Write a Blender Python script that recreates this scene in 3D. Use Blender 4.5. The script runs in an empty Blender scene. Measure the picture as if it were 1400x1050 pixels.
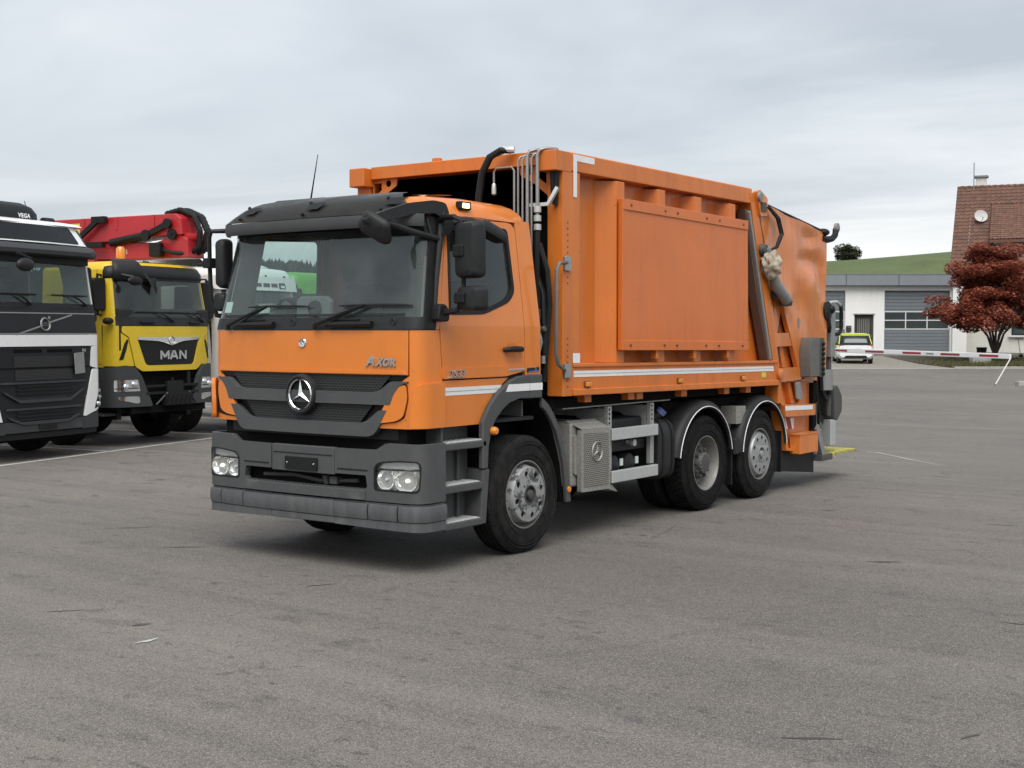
import bpy, bmesh, math, random
from mathutils import Vector, Matrix
from mathutils.geometry import tessellate_polygon
R = math.radians
rnd = random.Random(7)
sc = bpy.context.scene
col = sc.collection

# ------------------------------------------------------------------ camera
cam_d = bpy.data.cameras.new('camera'); cam = bpy.data.objects.new('camera', cam_d); col.objects.link(cam)
cam.location = (7.885, -8.019, 1.953)
cam.rotation_euler = (R(90) - .0397, 0, .6247)
cam_d.sensor_width = 36.0; cam_d.lens = 36.0*1803.0/1400.0
cam_d.clip_start = .1; cam_d.clip_end = 6000
sc.camera = cam

# ------------------------------------------------------------------ world: overcast sky over a Nishita base
SUN_EL, SUN_AZ = 52.0, -40.0        # azimuth measured from -Y towards +X is negative here
wd = bpy.data.worlds.new('World'); sc.world = wd; wd.use_nodes = True
nt = wd.node_tree; nt.nodes.clear(); L = nt.links.new
def N(t, **k):
    n = nt.nodes.new(t)
    for a, b in k.items(): setattr(n, a, b)
    return n
out = N('ShaderNodeOutputWorld'); bg = N('ShaderNodeBackground'); bg.inputs['Strength'].default_value = .1
sky = N('ShaderNodeTexSky'); sky.sky_type = 'NISHITA'; sky.sun_disc = False
sky.sun_elevation = R(SUN_EL); sky.sun_rotation = R(130); sky.air_density = 1.3; sky.dust_density = 3.0
tc = N('ShaderNodeTexCoord'); sep = N('ShaderNodeSeparateXYZ'); L(tc.outputs['Generated'], sep.inputs[0])
mz = N('ShaderNodeMath', operation='MAXIMUM'); L(sep.outputs[2], mz.inputs[0]); mz.inputs[1].default_value = 0.0
az = N('ShaderNodeMath', operation='ADD'); L(mz.outputs[0], az.inputs[0]); az.inputs[1].default_value = .10
dx = N('ShaderNodeMath', operation='DIVIDE'); L(sep.outputs[0], dx.inputs[0]); L(az.outputs[0], dx.inputs[1])
dy = N('ShaderNodeMath', operation='DIVIDE'); L(sep.outputs[1], dy.inputs[0]); L(az.outputs[0], dy.inputs[1])
cmb = N('ShaderNodeCombineXYZ'); L(dx.outputs[0], cmb.inputs[0]); L(dy.outputs[0], cmb.inputs[1])
mp = N('ShaderNodeMapping'); mp.inputs['Rotation'].default_value = (0, 0, R(-35)); mp.inputs['Scale'].default_value = (.42, .8, 1); L(cmb.outputs[0], mp.inputs[0])
n1 = N('ShaderNodeTexNoise'); n1.inputs['Scale'].default_value = .75; n1.inputs['Detail'].default_value = 5; n1.inputs['Roughness'].default_value = .55; n1.inputs['Distortion'].default_value = .5; L(mp.outputs[0], n1.inputs['Vector'])
n2 = N('ShaderNodeTexNoise'); n2.inputs['Scale'].default_value = .22; n2.inputs['Detail'].default_value = 3; L(mp.outputs[0], n2.inputs['Vector'])
mx = N('ShaderNodeMath', operation='MULTIPLY_ADD'); L(n1.outputs['Fac'], mx.inputs[0]); mx.inputs[1].default_value = .6
m2 = N('ShaderNodeMath', operation='MULTIPLY'); L(n2.outputs['Fac'], m2.inputs[0]); m2.inputs[1].default_value = .4; L(m2.outputs[0], mx.inputs[2])
rp = N('ShaderNodeValToRGB'); e = rp.color_ramp.elements
e[0].position = .41; e[0].color = (.425, .465, .515, 1); e[1].position = .62; e[1].color = (.80, .815, .82, 1)
k = rp.color_ramp.elements.new(.50); k.color = (.555, .592, .635, 1)
L(mx.outputs[0], rp.inputs[0])
sc_ = N('ShaderNodeVectorMath', operation='SCALE'); L(rp.outputs[0], sc_.inputs[0]); sc_.inputs['Scale'].default_value = 5.6
mix = N('ShaderNodeMix', data_type='RGBA'); mix.inputs['Factor'].default_value = .93
L(sky.outputs[0], mix.inputs['A']); L(sc_.outputs[0], mix.inputs['B']); L(mix.outputs['Result'], bg.inputs[0]); L(bg.outputs[0], out.inputs[0])

wd.cycles.sampling_method = 'MANUAL'; wd.cycles.sample_map_resolution = 256

# ------------------------------------------------------------------ one soft sun behind the cloud
sd = bpy.data.lights.new('sun', 'SUN'); sun = bpy.data.objects.new('sun', sd); col.objects.link(sun)
sd.energy = 1.5; sd.angle = R(50); sd.color = (1, .975, .94)
sdir = Vector((.30, -.45, .84)).normalized()
sun.rotation_euler = sdir.to_track_quat('Z', 'Y').to_euler(); sun.location = (0, 0, 30)

sc.view_settings.view_transform = 'Standard'; sc.view_settings.look = 'None'
sc.view_settings.exposure = 1.2; sc.view_settings.gamma = 1; sc.view_settings.use_curve_mapping = False
sc.render.engine = 'CYCLES'; sc.cycles.use_denoising = True; sc.cycles.use_adaptive_sampling = True; sc.cycles.adaptive_threshold = .02
sc.cycles.max_bounces = 4; sc.cycles.diffuse_bounces = 3; sc.cycles.glossy_bounces = 3; sc.cycles.transparent_max_bounces = 16; sc.cycles.caustics_reflective = False; sc.cycles.caustics_refractive = False

# ------------------------------------------------------------------ materials
def lin(r, g, b):
    f = lambda c: (c/12.92 if c <= .04045 else ((c+.055)/1.055)**2.4)
    return (f(r/255), f(g/255), f(b/255))
class NT:
    def __init__(s, m): s.t = m.node_tree; s.n = s.t.nodes; s.o = [x for x in s.n if x.type == 'OUTPUT_MATERIAL'][0]; s.p = [x for x in s.n if x.type == 'BSDF_PRINCIPLED'][0]
    def N(s, t, ins=None, **k):
        n = s.n.new(t)
        for a, b in k.items(): setattr(n, a, b)
        for a, b in (ins or {}).items():
            if hasattr(b, 'bl_idname') or isinstance(b, bpy.types.NodeSocket): s.t.links.new(b, n.inputs[a])
            else: n.inputs[a].default_value = b
        return n
    def L(s, a, b): s.t.links.new(a, b)
    def noise(s, vec, scale, detail=4, rough=.55, dist=0):
        return s.N('ShaderNodeTexNoise', {'Vector': vec, 'Scale': scale, 'Detail': detail, 'Roughness': rough, 'Distortion': dist}).outputs['Fac']
    def ramp(s, fac, a, b, ca=(0, 0, 0, 1), cb=(1, 1, 1, 1)):
        if a > b: a, b, ca, cb = b, a, cb, ca
        r = s.N('ShaderNodeValToRGB', {0: fac}); r.color_ramp.elements[0].position = a; r.color_ramp.elements[1].position = b
        r.color_ramp.elements[0].color = ca; r.color_ramp.elements[1].color = cb; return r.outputs[0]
    def mix(s, fac, a, b, blend='MIX'):
        n = s.N('ShaderNodeMix', {'Factor': fac}, data_type='RGBA', blend_type=blend)
        for nm, v in (('A', a), ('B', b)):
            if isinstance(v, bpy.types.NodeSocket): s.L(v, n.inputs[[i for i, q in enumerate(n.inputs) if q.name == nm and q.type == 'RGBA'][0]])
            else: n.inputs[[i for i, q in enumerate(n.inputs) if q.name == nm and q.type == 'RGBA'][0]].default_value = (*v[:3], 1)
        return [q for q in n.outputs if q.type == 'RGBA'][0]
    def math(s, op, a, b=0.0):
        n = s.N('ShaderNodeMath', operation=op)
        for i, v in enumerate((a, b)):
            if isinstance(v, bpy.types.NodeSocket): s.L(v, n.inputs[i])
            else: n.inputs[i].default_value = v
        return n.outputs[0]
M = {}
def mat(name, c, rough=.5, metal=0.0, coat=0.0, var=.12, dirt=0.0, dcol=(.12, .105, .085), scale=3.0, bump=0.0, bscale=60.0, wave=0.0, spec=.5, emit=None, streak=False):
    m = bpy.data.materials.new(name); m.use_nodes = True; t = NT(m); p = t.p
    obj = t.N('ShaderNodeTexCoord').outputs['Object']
    vec = obj
    if streak: vec = t.N('ShaderNodeMapping', {'Vector': obj, 'Scale': (1, 1, .18)}).outputs[0]
    a = t.noise(obj, scale, 5, .6); b = t.noise(vec, scale*4.7, 6, .65, .4)
    lo = [x*(1-var) for x in c]; hi = [min(1, x*(1+var*.6)+var*.015) for x in c]
    base = t.mix(a, lo, hi)
    if dirt:
        d = t.math('MULTIPLY', t.ramp(b, .42, .72), dirt)
        base = t.mix(d, base, dcol)
        t.L(t.math('MULTIPLY_ADD', d, .4), p.inputs['Roughness'])
        rr = t.N('ShaderNodeMath', {0: d, 1: .45, 2: rough}, operation='MULTIPLY_ADD'); t.L(rr.outputs[0], p.inputs['Roughness'])
    else:
        rr = t.N('ShaderNodeMath', {0: b, 1: .18, 2: rough-.09}, operation='MULTIPLY_ADD'); t.L(rr.outputs[0], p.inputs['Roughness'])
    t.L(base, p.inputs['Base Color']); p.inputs['Metallic'].default_value = metal
    p.inputs['Specular IOR Level'].default_value = spec
    p.inputs['Coat Weight'].default_value = coat; p.inputs['Coat Roughness'].default_value = .08
    nrm = None
    if wave:
        w = t.noise(obj, 1.6, 2, .4); nrm = t.N('ShaderNodeBump', {'Height': w, 'Strength': 1.0, 'Distance': wave}).outputs[0]
    if bump:
        h = t.noise(obj, bscale, 4, .6); q = {'Height': h, 'Strength': .6, 'Distance': bump}
        if nrm: q['Normal'] = nrm
        nrm = t.N('ShaderNodeBump', q).outputs[0]
    if nrm: t.L(nrm, p.inputs['Normal'])
    if emit: p.inputs['Emission Color'].default_value = (*emit[:3], 1); p.inputs['Emission Strength'].default_value = emit[3]
    M[name] = m; return m
def glass(name, tint, gloss=(1, 1, 1), rough=.01, ior=1.5, dust_haze=0.0):
    m = bpy.data.materials.new(name); m.use_nodes = True; t = NT(m); t.n.remove(t.p)
    tr = t.N('ShaderNodeBsdfTransparent', {'Color': (*tint, 1)}); gl = t.N('ShaderNodeBsdfGlossy', {'Color': (*gloss, 1), 'Roughness': rough})
    ge = t.N('ShaderNodeNewGeometry'); dt = t.N('ShaderNodeVectorMath', {0: ge.outputs['Normal'], 1: ge.outputs['Incoming']}, operation='DOT_PRODUCT')
    f0 = ((ior-1)/(ior+1))**2; sch = t.math('POWER', t.math('SUBTRACT', 1.0, t.math('ABSOLUTE', dt.outputs['Value'])), 5.0)
    fr = t.N('ShaderNodeMath', {0: sch, 1: 1-f0, 2: f0}, operation='MULTIPLY_ADD'); mx = t.N('ShaderNodeMixShader', {0: fr.outputs[0], 1: tr.outputs[0], 2: gl.outputs[0]})
    last = mx.outputs[0]
    if dust_haze:  # pale film: dust plus a painted haze that lightens the pane
        ob = t.N('ShaderNodeTexCoord').outputs['Object']; d = t.math('MULTIPLY', t.ramp(t.noise(ob, 2.5, 5, .6), .25, .8), dust_haze)
        df = t.N('ShaderNodeBsdfDiffuse', {'Color': (.45, .47, .46, 1)}); last = t.N('ShaderNodeMixShader', {0: d, 1: last, 2: df.outputs[0]}).outputs[0]
    t.L(last, t.o.inputs[0]); M[name] = m; return m

ORANGE = (.70, .198, .021)
mat('orange', ORANGE, .34, coat=.55, var=.07, dirt=.10, dcol=(.30, .10, .03), scale=1.1, wave=.010)
mat('orange_body', (.63, .168, .017), .42, coat=.18, var=.10, dirt=.30, dcol=(.30, .095, .035), scale=.9, wave=.012, streak=True)
mat('orange_board', (.62, .152, .021), .42, coat=.18, var=.10, dirt=.22, dcol=(.40, .13, .06), scale=1.0, wave=.016, streak=True)
mat('orange_tail', (.64, .186, .030), .32, coat=.45, var=.12, dirt=.32, dcol=(.32, .11, .045), scale=1.2, wave=.06, streak=True)
mat('rust_brown', (.105, .055, .035), .75, dirt=.4, var=.3)
mat('plastic_grey', (.064, .066, .068), .6, var=.16, dirt=.35, dcol=(.105, .100, .092), bump=.0010, bscale=350, spec=.4)
mat('plastic_grey_worn', (.072, .075, .078), .55, var=.22, dirt=.5, dcol=(.14, .14, .135), bump=.0008, bscale=200, streak=True)
mat('plastic_black', (.008, .0083, .0088), .50, var=.2, dirt=.12, dcol=(.035, .034, .032), spec=.28)
mat('plastic_dark', (.015, .0158, .0165), .5, var=.2, dirt=.2, dcol=(.050, .048, .045), bump=.0006, bscale=300, spec=.3)
mat('visor_grey', (.014, .014, .012), .32, var=.2, dirt=.6, dcol=(.040, .034, .022), scale=1.0, spec=.28)
mat('rubber', (.010, .010, .0105), .82, var=.25, dirt=.6, dcol=(.048, .044, .040), bump=.0012, bscale=120, spec=.15)
mat('tread_rubber', (.009, .009, .0095), .9, var=.3, dirt=.5, dcol=(.038, .035, .031), bump=.002, bscale=90, spec=.1)
mat('underbody', (.006, .006, .006), .9, var=.4, dirt=.5, dcol=(.015, .013, .011), spec=.08)
mat('steel', (.46, .46, .45), .38, metal=.85, var=.2, dirt=.4, dcol=(.13, .12, .11), scale=6)
mat('galvanised', (.42, .43, .41), .55, metal=.35, var=.18, dirt=.35, dcol=(.24, .24, .21), scale=4)
mat('pipe_steel', (.34, .345, .34), .45, metal=.6, var=.2, dirt=.4, dcol=(.16, .15, .14), scale=6)
mat('chequer_alu', (.72, .73, .72), .35, metal=.4, var=.12, dirt=.4, dcol=(.25, .24, .22), scale=14)
mat('alu', (.55, .565, .55), .42, metal=.5, var=.10, dirt=.25, dcol=(.36, .37, .35), scale=5)
mat('muffler_metal', (.33, .325, .30), .55, metal=.4, var=.15, dirt=.5, dcol=(.16, .15, .12), scale=7)
mat('cast_grey', (.085, .085, .082), .65, metal=.3, var=.2, dirt=.4, dcol=(.11, .105, .09))
mat('rail_grey', (.15, .148, .142), .5, metal=.3, var=.2, dirt=.3, dcol=(.10, .08, .06))
mat('steel_pale', (.27, .275, .27), .5, metal=.3, var=.15, dirt=.3, dcol=(.18, .17, .15))
mat('chrome', (.80, .81, .82), .12, metal=1.0, var=.04)
mat('white_tape', (.78, .78, .78), .45, var=.06, dirt=.25, dcol=(.48, .45, .42), scale=6)
mat('white_paint', (.76, .765, .76), .35, coat=.3, var=.04, dirt=.14, dcol=(.42, .40, .37))
mat('red_tape', (.30, .018, .022), .5, var=.1, dirt=.2)
mat('sticker', (.68, .74, .70), .5, var=.06)
mat('sticker_yellow', (.62, .55, .06), .5, var=.06)
mat('amber', (.72, .24, .015), .18, coat=.6, var=.1)
mat('interior', (.032, .033, .034), .85, var=.2, spec=.15)
mat('interior_light', (.20, .20, .195), .8, var=.2)
mat('rag', (.50, .43, .33), .95, var=.3, dirt=.4, bump=.02, bscale=18)
mat('yellow_worn', (.50, .46, .08), .6, var=.15, dirt=.9, dcol=(.06, .05, .035), scale=4)
mat('tan_plastic', (.50, .45, .24), .6, var=.1, dirt=.2)
mat('lamp_reflector', (.82, .83, .83), .16, metal=1.0, var=.02)
mat('lamp_bowl', (.88, .88, .87), .12, metal=.85, var=.04, emit=(1, .95, .84, .05))
mat('lamp_housing', (.80, .80, .79), .22, metal=.55, var=.08, bump=.004, bscale=30)
mat('lamp_white', (.80, .80, .78), .3, var=.03)
mat('lamp_lit', (.9, .88, .8), .3, emit=(1, .88, .62, 1.3))
mat('amber_lit', (.8, .45, .1), .3, emit=(1, .72, .30, 2.2))
mat('hub_worn', (.23, .235, .235), .55, metal=.25, var=.1)
t = NT(M['hub_worn']); ob = t.N('ShaderNodeTexCoord').outputs['Object']
cr = t.ramp(t.noise(ob, 8, 5, .7), .52, .56); t.L(t.mix(cr, (.30, .305, .30), (.075, .076, .078)), t.p.inputs['Base Color'])
mat('hub_silver', (.36, .37, .37), .42, metal=.45, var=.08, dirt=.15)
mat('rim_grey', (.25, .245, .23), .5, metal=.3, var=.15, dirt=.4, dcol=(.14, .125, .10))
mat('rim_dark', (.07, .07, .068), .55, metal=.2, var=.15, dirt=.3)
# weathering: stone chips, scuffs and rain streaks, each with a shape of its own
def weather(nm, chips=.6, scuff=.25, film=.25, chip=(.10, .045, .02), pale=(.74, .42, .22)):
    t = NT(M[nm]); ob = t.N('ShaderNodeTexCoord').outputs['Object']; c = t.p.inputs['Base Color'].links[0].from_socket
    sv = t.N('ShaderNodeMapping', {'Vector': ob, 'Scale': (3.0, 3.0, .22)}).outputs[0]
    c = t.mix(t.math('MULTIPLY', t.ramp(t.noise(sv, 3.2, 3, .6, .2), .50, .78), film), c, (.26, .115, .055))
    sc2 = t.N('ShaderNodeMapping', {'Vector': ob, 'Rotation': (.3, .2, .4), 'Scale': (9, 1.2, 9)}).outputs[0]
    c = t.mix(t.math('MULTIPLY', t.ramp(t.noise(sc2, 2.2, 4, .7), .62, .70), scuff), c, pale)
    n = t.noise(ob, 34, 2, .5); c = t.mix(t.math('MULTIPLY', t.math('MULTIPLY', t.ramp(n, .715, .735), t.ramp(t.noise(ob, 2.1, 2), .44, .60)), chips), c, chip)
    t.L(c, t.p.inputs['Base Color'])
weather('orange', .5, .06, .10); weather('orange_body', .8, .10, .30); weather('orange_board', .8, .08, .20); weather('orange_tail', .8, .30, .34)
glass('windshield_glass', (.84, .91, .89), dust_haze=.08)
glass('side_glass', (.84, .90, .88), dust_haze=.02)
glass('dark_glass', (.16, .18, .18))
glass('lamp_glass', (.92, .93, .93), ior=1.35)

# ------------------------------------------------------------------ mesh builder
class MB:
    def __init__(s): s.v = []; s.f = []
    def add(s, vs, fs):
        o = len(s.v); s.v += [tuple(v) for v in vs]; s.f += [tuple(i+o for i in f) for f in fs]; return s
    def bx(s, x0, x1, y0, y1, z0, z1):
        return s.add([(x0, y0, z0), (x1, y0, z0), (x1, y1, z0), (x0, y1, z0), (x0, y0, z1), (x1, y0, z1), (x1, y1, z1), (x0, y1, z1)],
                     [(3, 2, 1, 0), (4, 5, 6, 7), (0, 1, 5, 4), (1, 2, 6, 5), (2, 3, 7, 6), (3, 0, 4, 7)])
    def box(s, c, d, rot=None):
        x, y, z = [q/2 for q in d]; m = rot or Matrix.Identity(3)
        vs = [Vector(c) + m @ Vector((a*x, b*y, e*z)) for e in (-1, 1) for a, b in ((-1, -1), (1, -1), (1, 1), (-1, 1))]
        return s.add(vs, [(3, 2, 1, 0), (4, 5, 6, 7), (0, 1, 5, 4), (1, 2, 6, 5), (2, 3, 7, 6), (3, 0, 4, 7)])
    def bar(s, a, b, w, h, up=(0, 0, 1)):                # rectangular bar from a to b
        a, b = Vector(a), Vector(b); d = (b-a).normalized(); u = Vector(up); sd = d.cross(u).normalized(); u = sd.cross(d)
        vs = [p + sd*i*w/2 + u*j*h/2 for p in (a, b) for i, j in ((-1, -1), (1, -1), (1, 1), (-1, 1))]
        return s.add(vs, [(0, 1, 2, 3), (7, 6, 5, 4), (0, 4, 5, 1), (1, 5, 6, 2), (2, 6, 7, 3), (3, 7, 4, 0)])
    def tube(s, path, r, n=8, cap=True, sq=1.0):
        P = [Vector(p) for p in path]; rs = r if isinstance(r, (list, tuple)) else [r]*len(P)
        T = []
        for i in range(len(P)):
            a = P[max(0, i-1)]; b = P[min(len(P)-1, i+1)]; T.append((b-a).normalized())
        u = T[0].orthogonal().normalized(); vs = []; fs = []
        for i, p in enumerate(P):
            u = (u - T[i]*u.dot(T[i]))
            u = u.normalized() if u.length > 1e-6 else T[i].orthogonal().normalized()
            w = T[i].cross(u)
            for k in range(n):
                a = 2*math.pi*k/n; vs.append(p + (u*math.cos(a) + w*math.sin(a)*sq)*rs[i])
        for i in range(len(P)-1):
            for k in range(n):
                k2 = (k+1) % n; fs.append((i*n+k, i*n+k2, (i+1)*n+k2, (i+1)*n+k))
        if cap: fs.append(tuple(range(n-1, -1, -1))); fs.append(tuple((len(P)-1)*n+k for k in range(n)))
        return s.add(vs, fs)
    def lathe(s, prof, o, axis='x', n=40, a0=0, a1=2*math.pi, sgn=1):
        full = abs(a1-a0-2*math.pi) < 1e-6; m = n if full else n+1; vs = []; fs = []
        for (a, r) in prof:
            for k in range(m):
                t = a0+(a1-a0)*k/n; c, q = r*math.cos(t), r*math.sin(t)
                d = {'x': (a*sgn, c, q), 'y': (c, a*sgn, q), 'z': (c, q, a*sgn)}[axis]
                vs.append((o[0]+d[0], o[1]+d[1], o[2]+d[2]))
        for i in range(len(prof)-1):
            for k in range(n):
                k2 = (k+1) % m if full else k+1
                f = (i*m+k, i*m+k2, (i+1)*m+k2, (i+1)*m+k); fs.append(f if sgn > 0 else f[::-1])
        return s.add(vs, fs)
    def prism(s, poly, axis, a0, a1):
        n = len(poly); f = {'x': lambda p, a: (a, p[0], p[1]), 'y': lambda p, a: (p[0], a, p[1]), 'z': lambda p, a: (p[0], p[1], a)}[axis]
        vs = [f(p, a0) for p in poly] + [f(p, a1) for p in poly]
        return s.add(vs, [tuple(range(n-1, -1, -1)), tuple(range(n, 2*n))] + [(i, (i+1) % n, n+(i+1) % n, n+i) for i in range(n)])
    def ball(s, c, r, n=12, m=8):
        r = r if isinstance(r, (tuple, list)) else (r, r, r); vs = [(c[0], c[1], c[2]-r[2])]; fs = []
        for j in range(1, m):
            p = -math.pi/2+math.pi*j/m
            for k in range(n):
                t = 2*math.pi*k/n; vs.append((c[0]+r[0]*math.cos(p)*math.cos(t), c[1]+r[1]*math.cos(p)*math.sin(t), c[2]+r[2]*math.sin(p)))
        vs.append((c[0], c[1], c[2]+r[2])); e = len(vs)-1
        for k in range(n):
            fs.append((0, 1+(k+1) % n, 1+k)); fs.append((e, e-n+k, e-n+(k+1) % n))
        for j in range(m-2):
            for k in range(n):
                k2 = (k+1) % n; fs.append((1+j*n+k, 1+j*n+k2, 1+(j+1)*n+k2, 1+(j+1)*n+k))
        return s.add(vs, fs)
    def panel(s, outer, fm, t=.02, holes=(), us=(), vs_=()):
        """2-D polygon (with holes) cut along the lines u in us / v in vs_, then mapped by fm(u, v, off) to a sheet of thickness t"""
        loops = [list(outer)] + [list(h) for h in holes]
        tri = tessellate_polygon([[Vector((p[0], p[1], 0)) for p in l] for l in loops]); pts = [p for l in loops for p in l]
        bm = bmesh.new(); bv = [bm.verts.new((p[0], p[1], 0)) for p in pts]
        for q in tri:
            try: bm.faces.new([bv[i] for i in q])
            except ValueError: pass
        bmesh.ops.dissolve_limit(bm, angle_limit=.01, verts=bm.verts, edges=bm.edges) if not holes else None
        for u in us: bmesh.ops.bisect_plane(bm, geom=bm.verts[:]+bm.edges[:]+bm.faces[:], dist=1e-5, plane_co=(u, 0, 0), plane_no=(1, 0, 0))
        for v in vs_: bmesh.ops.bisect_plane(bm, geom=bm.verts[:]+bm.edges[:]+bm.faces[:], dist=1e-5, plane_co=(0, v, 0), plane_no=(0, 1, 0))
        bm.normal_update(); bm.verts.index_update()
        V = [v.co.copy() for v in bm.verts]; n = len(V)
        F = []
        for f in bm.faces:
            ix = [v.index for v in f.verts]
            F.append(ix if f.normal.z > 0 else ix[::-1])
        from collections import Counter
        ed = {}
        for f in F:
            for i in range(len(f)): ed[(f[i], f[(i+1) % len(f)])] = 1
        rim = [e for e in ed if (e[1], e[0]) not in ed]
        bm.free()
        W = [fm(p.x, p.y, 0.0) for p in V] + [fm(p.x, p.y, -t) for p in V]
        return s.add(W, [tuple(f) for f in F] + [tuple(i+n for i in f[::-1]) for f in F] + [(a, a+n, b+n, b) for a, b in rim])
    def mirror(s):
        o = len(s.v); n = len(s.f); s.v += [(-x, y, z) for x, y, z in s.v[:o]]; s.f += [tuple(i+o for i in f[::-1]) for f in s.f[:n]]; return s
    def mesh(s, name, m, smooth=35):
        me = bpy.data.meshes.new(name); me.from_pydata(s.v, [], s.f); me.validate()
        bm = bmesh.new(); bm.from_mesh(me); bmesh.ops.recalc_face_normals(bm, faces=bm.faces); bm.to_mesh(me); bm.free()
        if m: me.materials.append(M[m] if isinstance(m, str) else m)
        if smooth:
            me.shade_smooth(); me.set_sharp_from_angle(angle=R(smooth))
        return me
    def obj(s, name, m, parent=None, bevel=0, seg=2, smooth=35, loc=None, **k):
        o = bpy.data.objects.new(name, s.mesh(name, m, smooth)); col.objects.link(o)
        if loc: o.location = loc
        if parent: o.parent = parent
        if bevel:
            b = o.modifiers.new('bevel', 'BEVEL'); b.width = bevel; b.segments = seg; b.limit_method = 'ANGLE'; b.angle_limit = R(40); b.harden_normals = True
        for a, b in k.items(): o[a] = b
        return o
def empty(name, label, cat, loc=(0, 0, 0), rz=0, group=None):
    o = bpy.data.objects.new(name, None); col.objects.link(o); o.location = loc; o.rotation_euler = (0, 0, rz); o.empty_display_size = .2
    o['label'] = label; o['category'] = cat
    if group: o['group'] = group
    return o
def tag(o, label, cat, group=None):
    o['label'] = label; o['category'] = cat
    if group: o['group'] = group
    return o
def text(name, body, size, fm, m, parent, depth=.006, shear=0, bold=0.0, sp=1.0, align='CENTER'):
    """lettering: built-in font, mapped by fm(u, v, off) so it follows the surface it sits on"""
    cu = bpy.data.curves.new(name, 'FONT'); cu.body = body; cu.size = size; cu.shear = shear; cu.offset = bold; cu.extrude = depth/2
    cu.align_x = align; cu.align_y = 'CENTER'; cu.space_character = sp; cu.resolution_u = 3
    tmp = bpy.data.objects.new(name, cu); col.objects.link(tmp); dg = bpy.context.evaluated_depsgraph_get()
    me = bpy.data.meshes.new_from_object(tmp.evaluated_get(dg)); bpy.data.objects.remove(tmp)
    for v in me.vertices: v.co = fm(v.co.x, v.co.y, v.co.z + depth/2)
    me.materials.clear(); me.materials.append(M[m]); me.name = name
    o = bpy.data.objects.new(name, me); col.objects.link(o); o.parent = parent; return o
def copy_tree(o, parent=None):
    c = o.copy(); col.objects.link(c); c.parent = parent
    for ch in o.children: copy_tree(ch, c)
    return c
def frange(a, b, n): return [a+(b-a)*i/n for i in range(n+1)]
def rrect(x0, x1, y0, y1, r, n=4):
    p = []
    for cx, cy, a in ((x1-r, y1-r, 0), (x0+r, y1-r, 90), (x0+r, y0+r, 180), (x1-r, y0+r, 270)):
        for i in range(n+1): t = R(a+90*i/n); p.append((cx+r*math.cos(t), cy+r*math.sin(t)))
    return p
def rpoly(pts, r, n=3):
    """polygon with rounded corners; r a number or list"""
    o = []; m = len(pts)
    for i, p in enumerate(pts):
        rr = r[i] if isinstance(r, (list, tuple)) else r
        p = Vector(p); a = Vector(pts[i-1]); b = Vector(pts[(i+1) % m])
        if rr <= 0: o.append(tuple(p)); continue
        da = (a-p); db = (b-p); ra = min(rr, da.length*.45); rb = min(rr, db.length*.45)
        p0 = p+da.normalized()*ra; p2 = p+db.normalized()*rb
        for k in range(n+1): t = k/n; o.append(tuple(p0*(1-t)**2 + p*2*t*(1-t) + p2*t*t))
    return o
# star emblem in a plane: three tapering points with a raised ridge, fm maps (u, v, off)
def star(mb, R_, fm, h=.02, w=.16):
    c = fm(0, 0, h)
    for k in range(3):
        a = R(90+120*k); tip = fm(R_*math.cos(a), R_*math.sin(a), h*.25)
        l = fm(R_*w*math.cos(a+R(60)), R_*w*math.sin(a+R(60)), 0); r = fm(R_*w*math.cos(a-R(60)), R_*w*math.sin(a-R(60)), 0)
        mb.add([c, tip, l, r], [(0, 2, 1), (0, 1, 3)])
    return mb
def ringm(mb, R0, R1, fm, h=.015, n=40):
    vs = []; fs = []
    for k in range(n):
        a = 2*math.pi*k/n; ca, sa = math.cos(a), math.sin(a); rm = (R0+R1)/2
        vs += [fm(R0*ca, R0*sa, 0), fm(rm*ca, rm*sa, h), fm(R1*ca, R1*sa, 0)]
    for k in range(n):
        j = (k+1) % n
        fs += [(3*k, 3*j, 3*j+1, 3*k+1), (3*k+1, 3*j+1, 3*j+2, 3*k+2)]
    return mb.add(vs, fs)

# ================================================================== the setting
CX, CY, YAW = 7.885, -8.019, .6247               # origin and turn of the axes the garage stands on
E1 = (math.cos(YAW), math.sin(YAW)); E2 = (-math.sin(YAW), math.cos(YAW))
def bw(a, b, z=0.0): return (CX+E1[0]*a+E2[0]*b, CY+E1[1]*a+E2[1]*b, z)
def gz(b):                                        # the yard is flat, then climbs gently to the garages
    pts = [(-1e6, 0), (47, 0), (60, .25), (66, .33), (75, .70), (1e6, .70)]
    for (p, u), (q, v) in zip(pts, pts[1:]):
        if b <= q: return u+(v-u)*(b-p)/(q-p)
def struct(o): o['kind'] = 'structure'; return o

# asphalt ---------------------------------------------------------
m = bpy.data.materials.new('asphalt'); m.use_nodes = True; t = NT(m); M['asphalt'] = m
ob = t.N('ShaderNodeTexCoord').outputs['Object']
big = t.noise(ob, .13, 3, .5, .4); mid = t.noise(ob, .9, 4, .6, .3); fine = t.noise(ob, 60, 3, .75)
base = t.mix(t.ramp(big, .32, .68), (.108, .099, .088), (.196, .175, .149))
base = t.mix(t.ramp(mid, .25, .75), t.mix(.30, base, (.080, .077, .075)), base)
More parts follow.
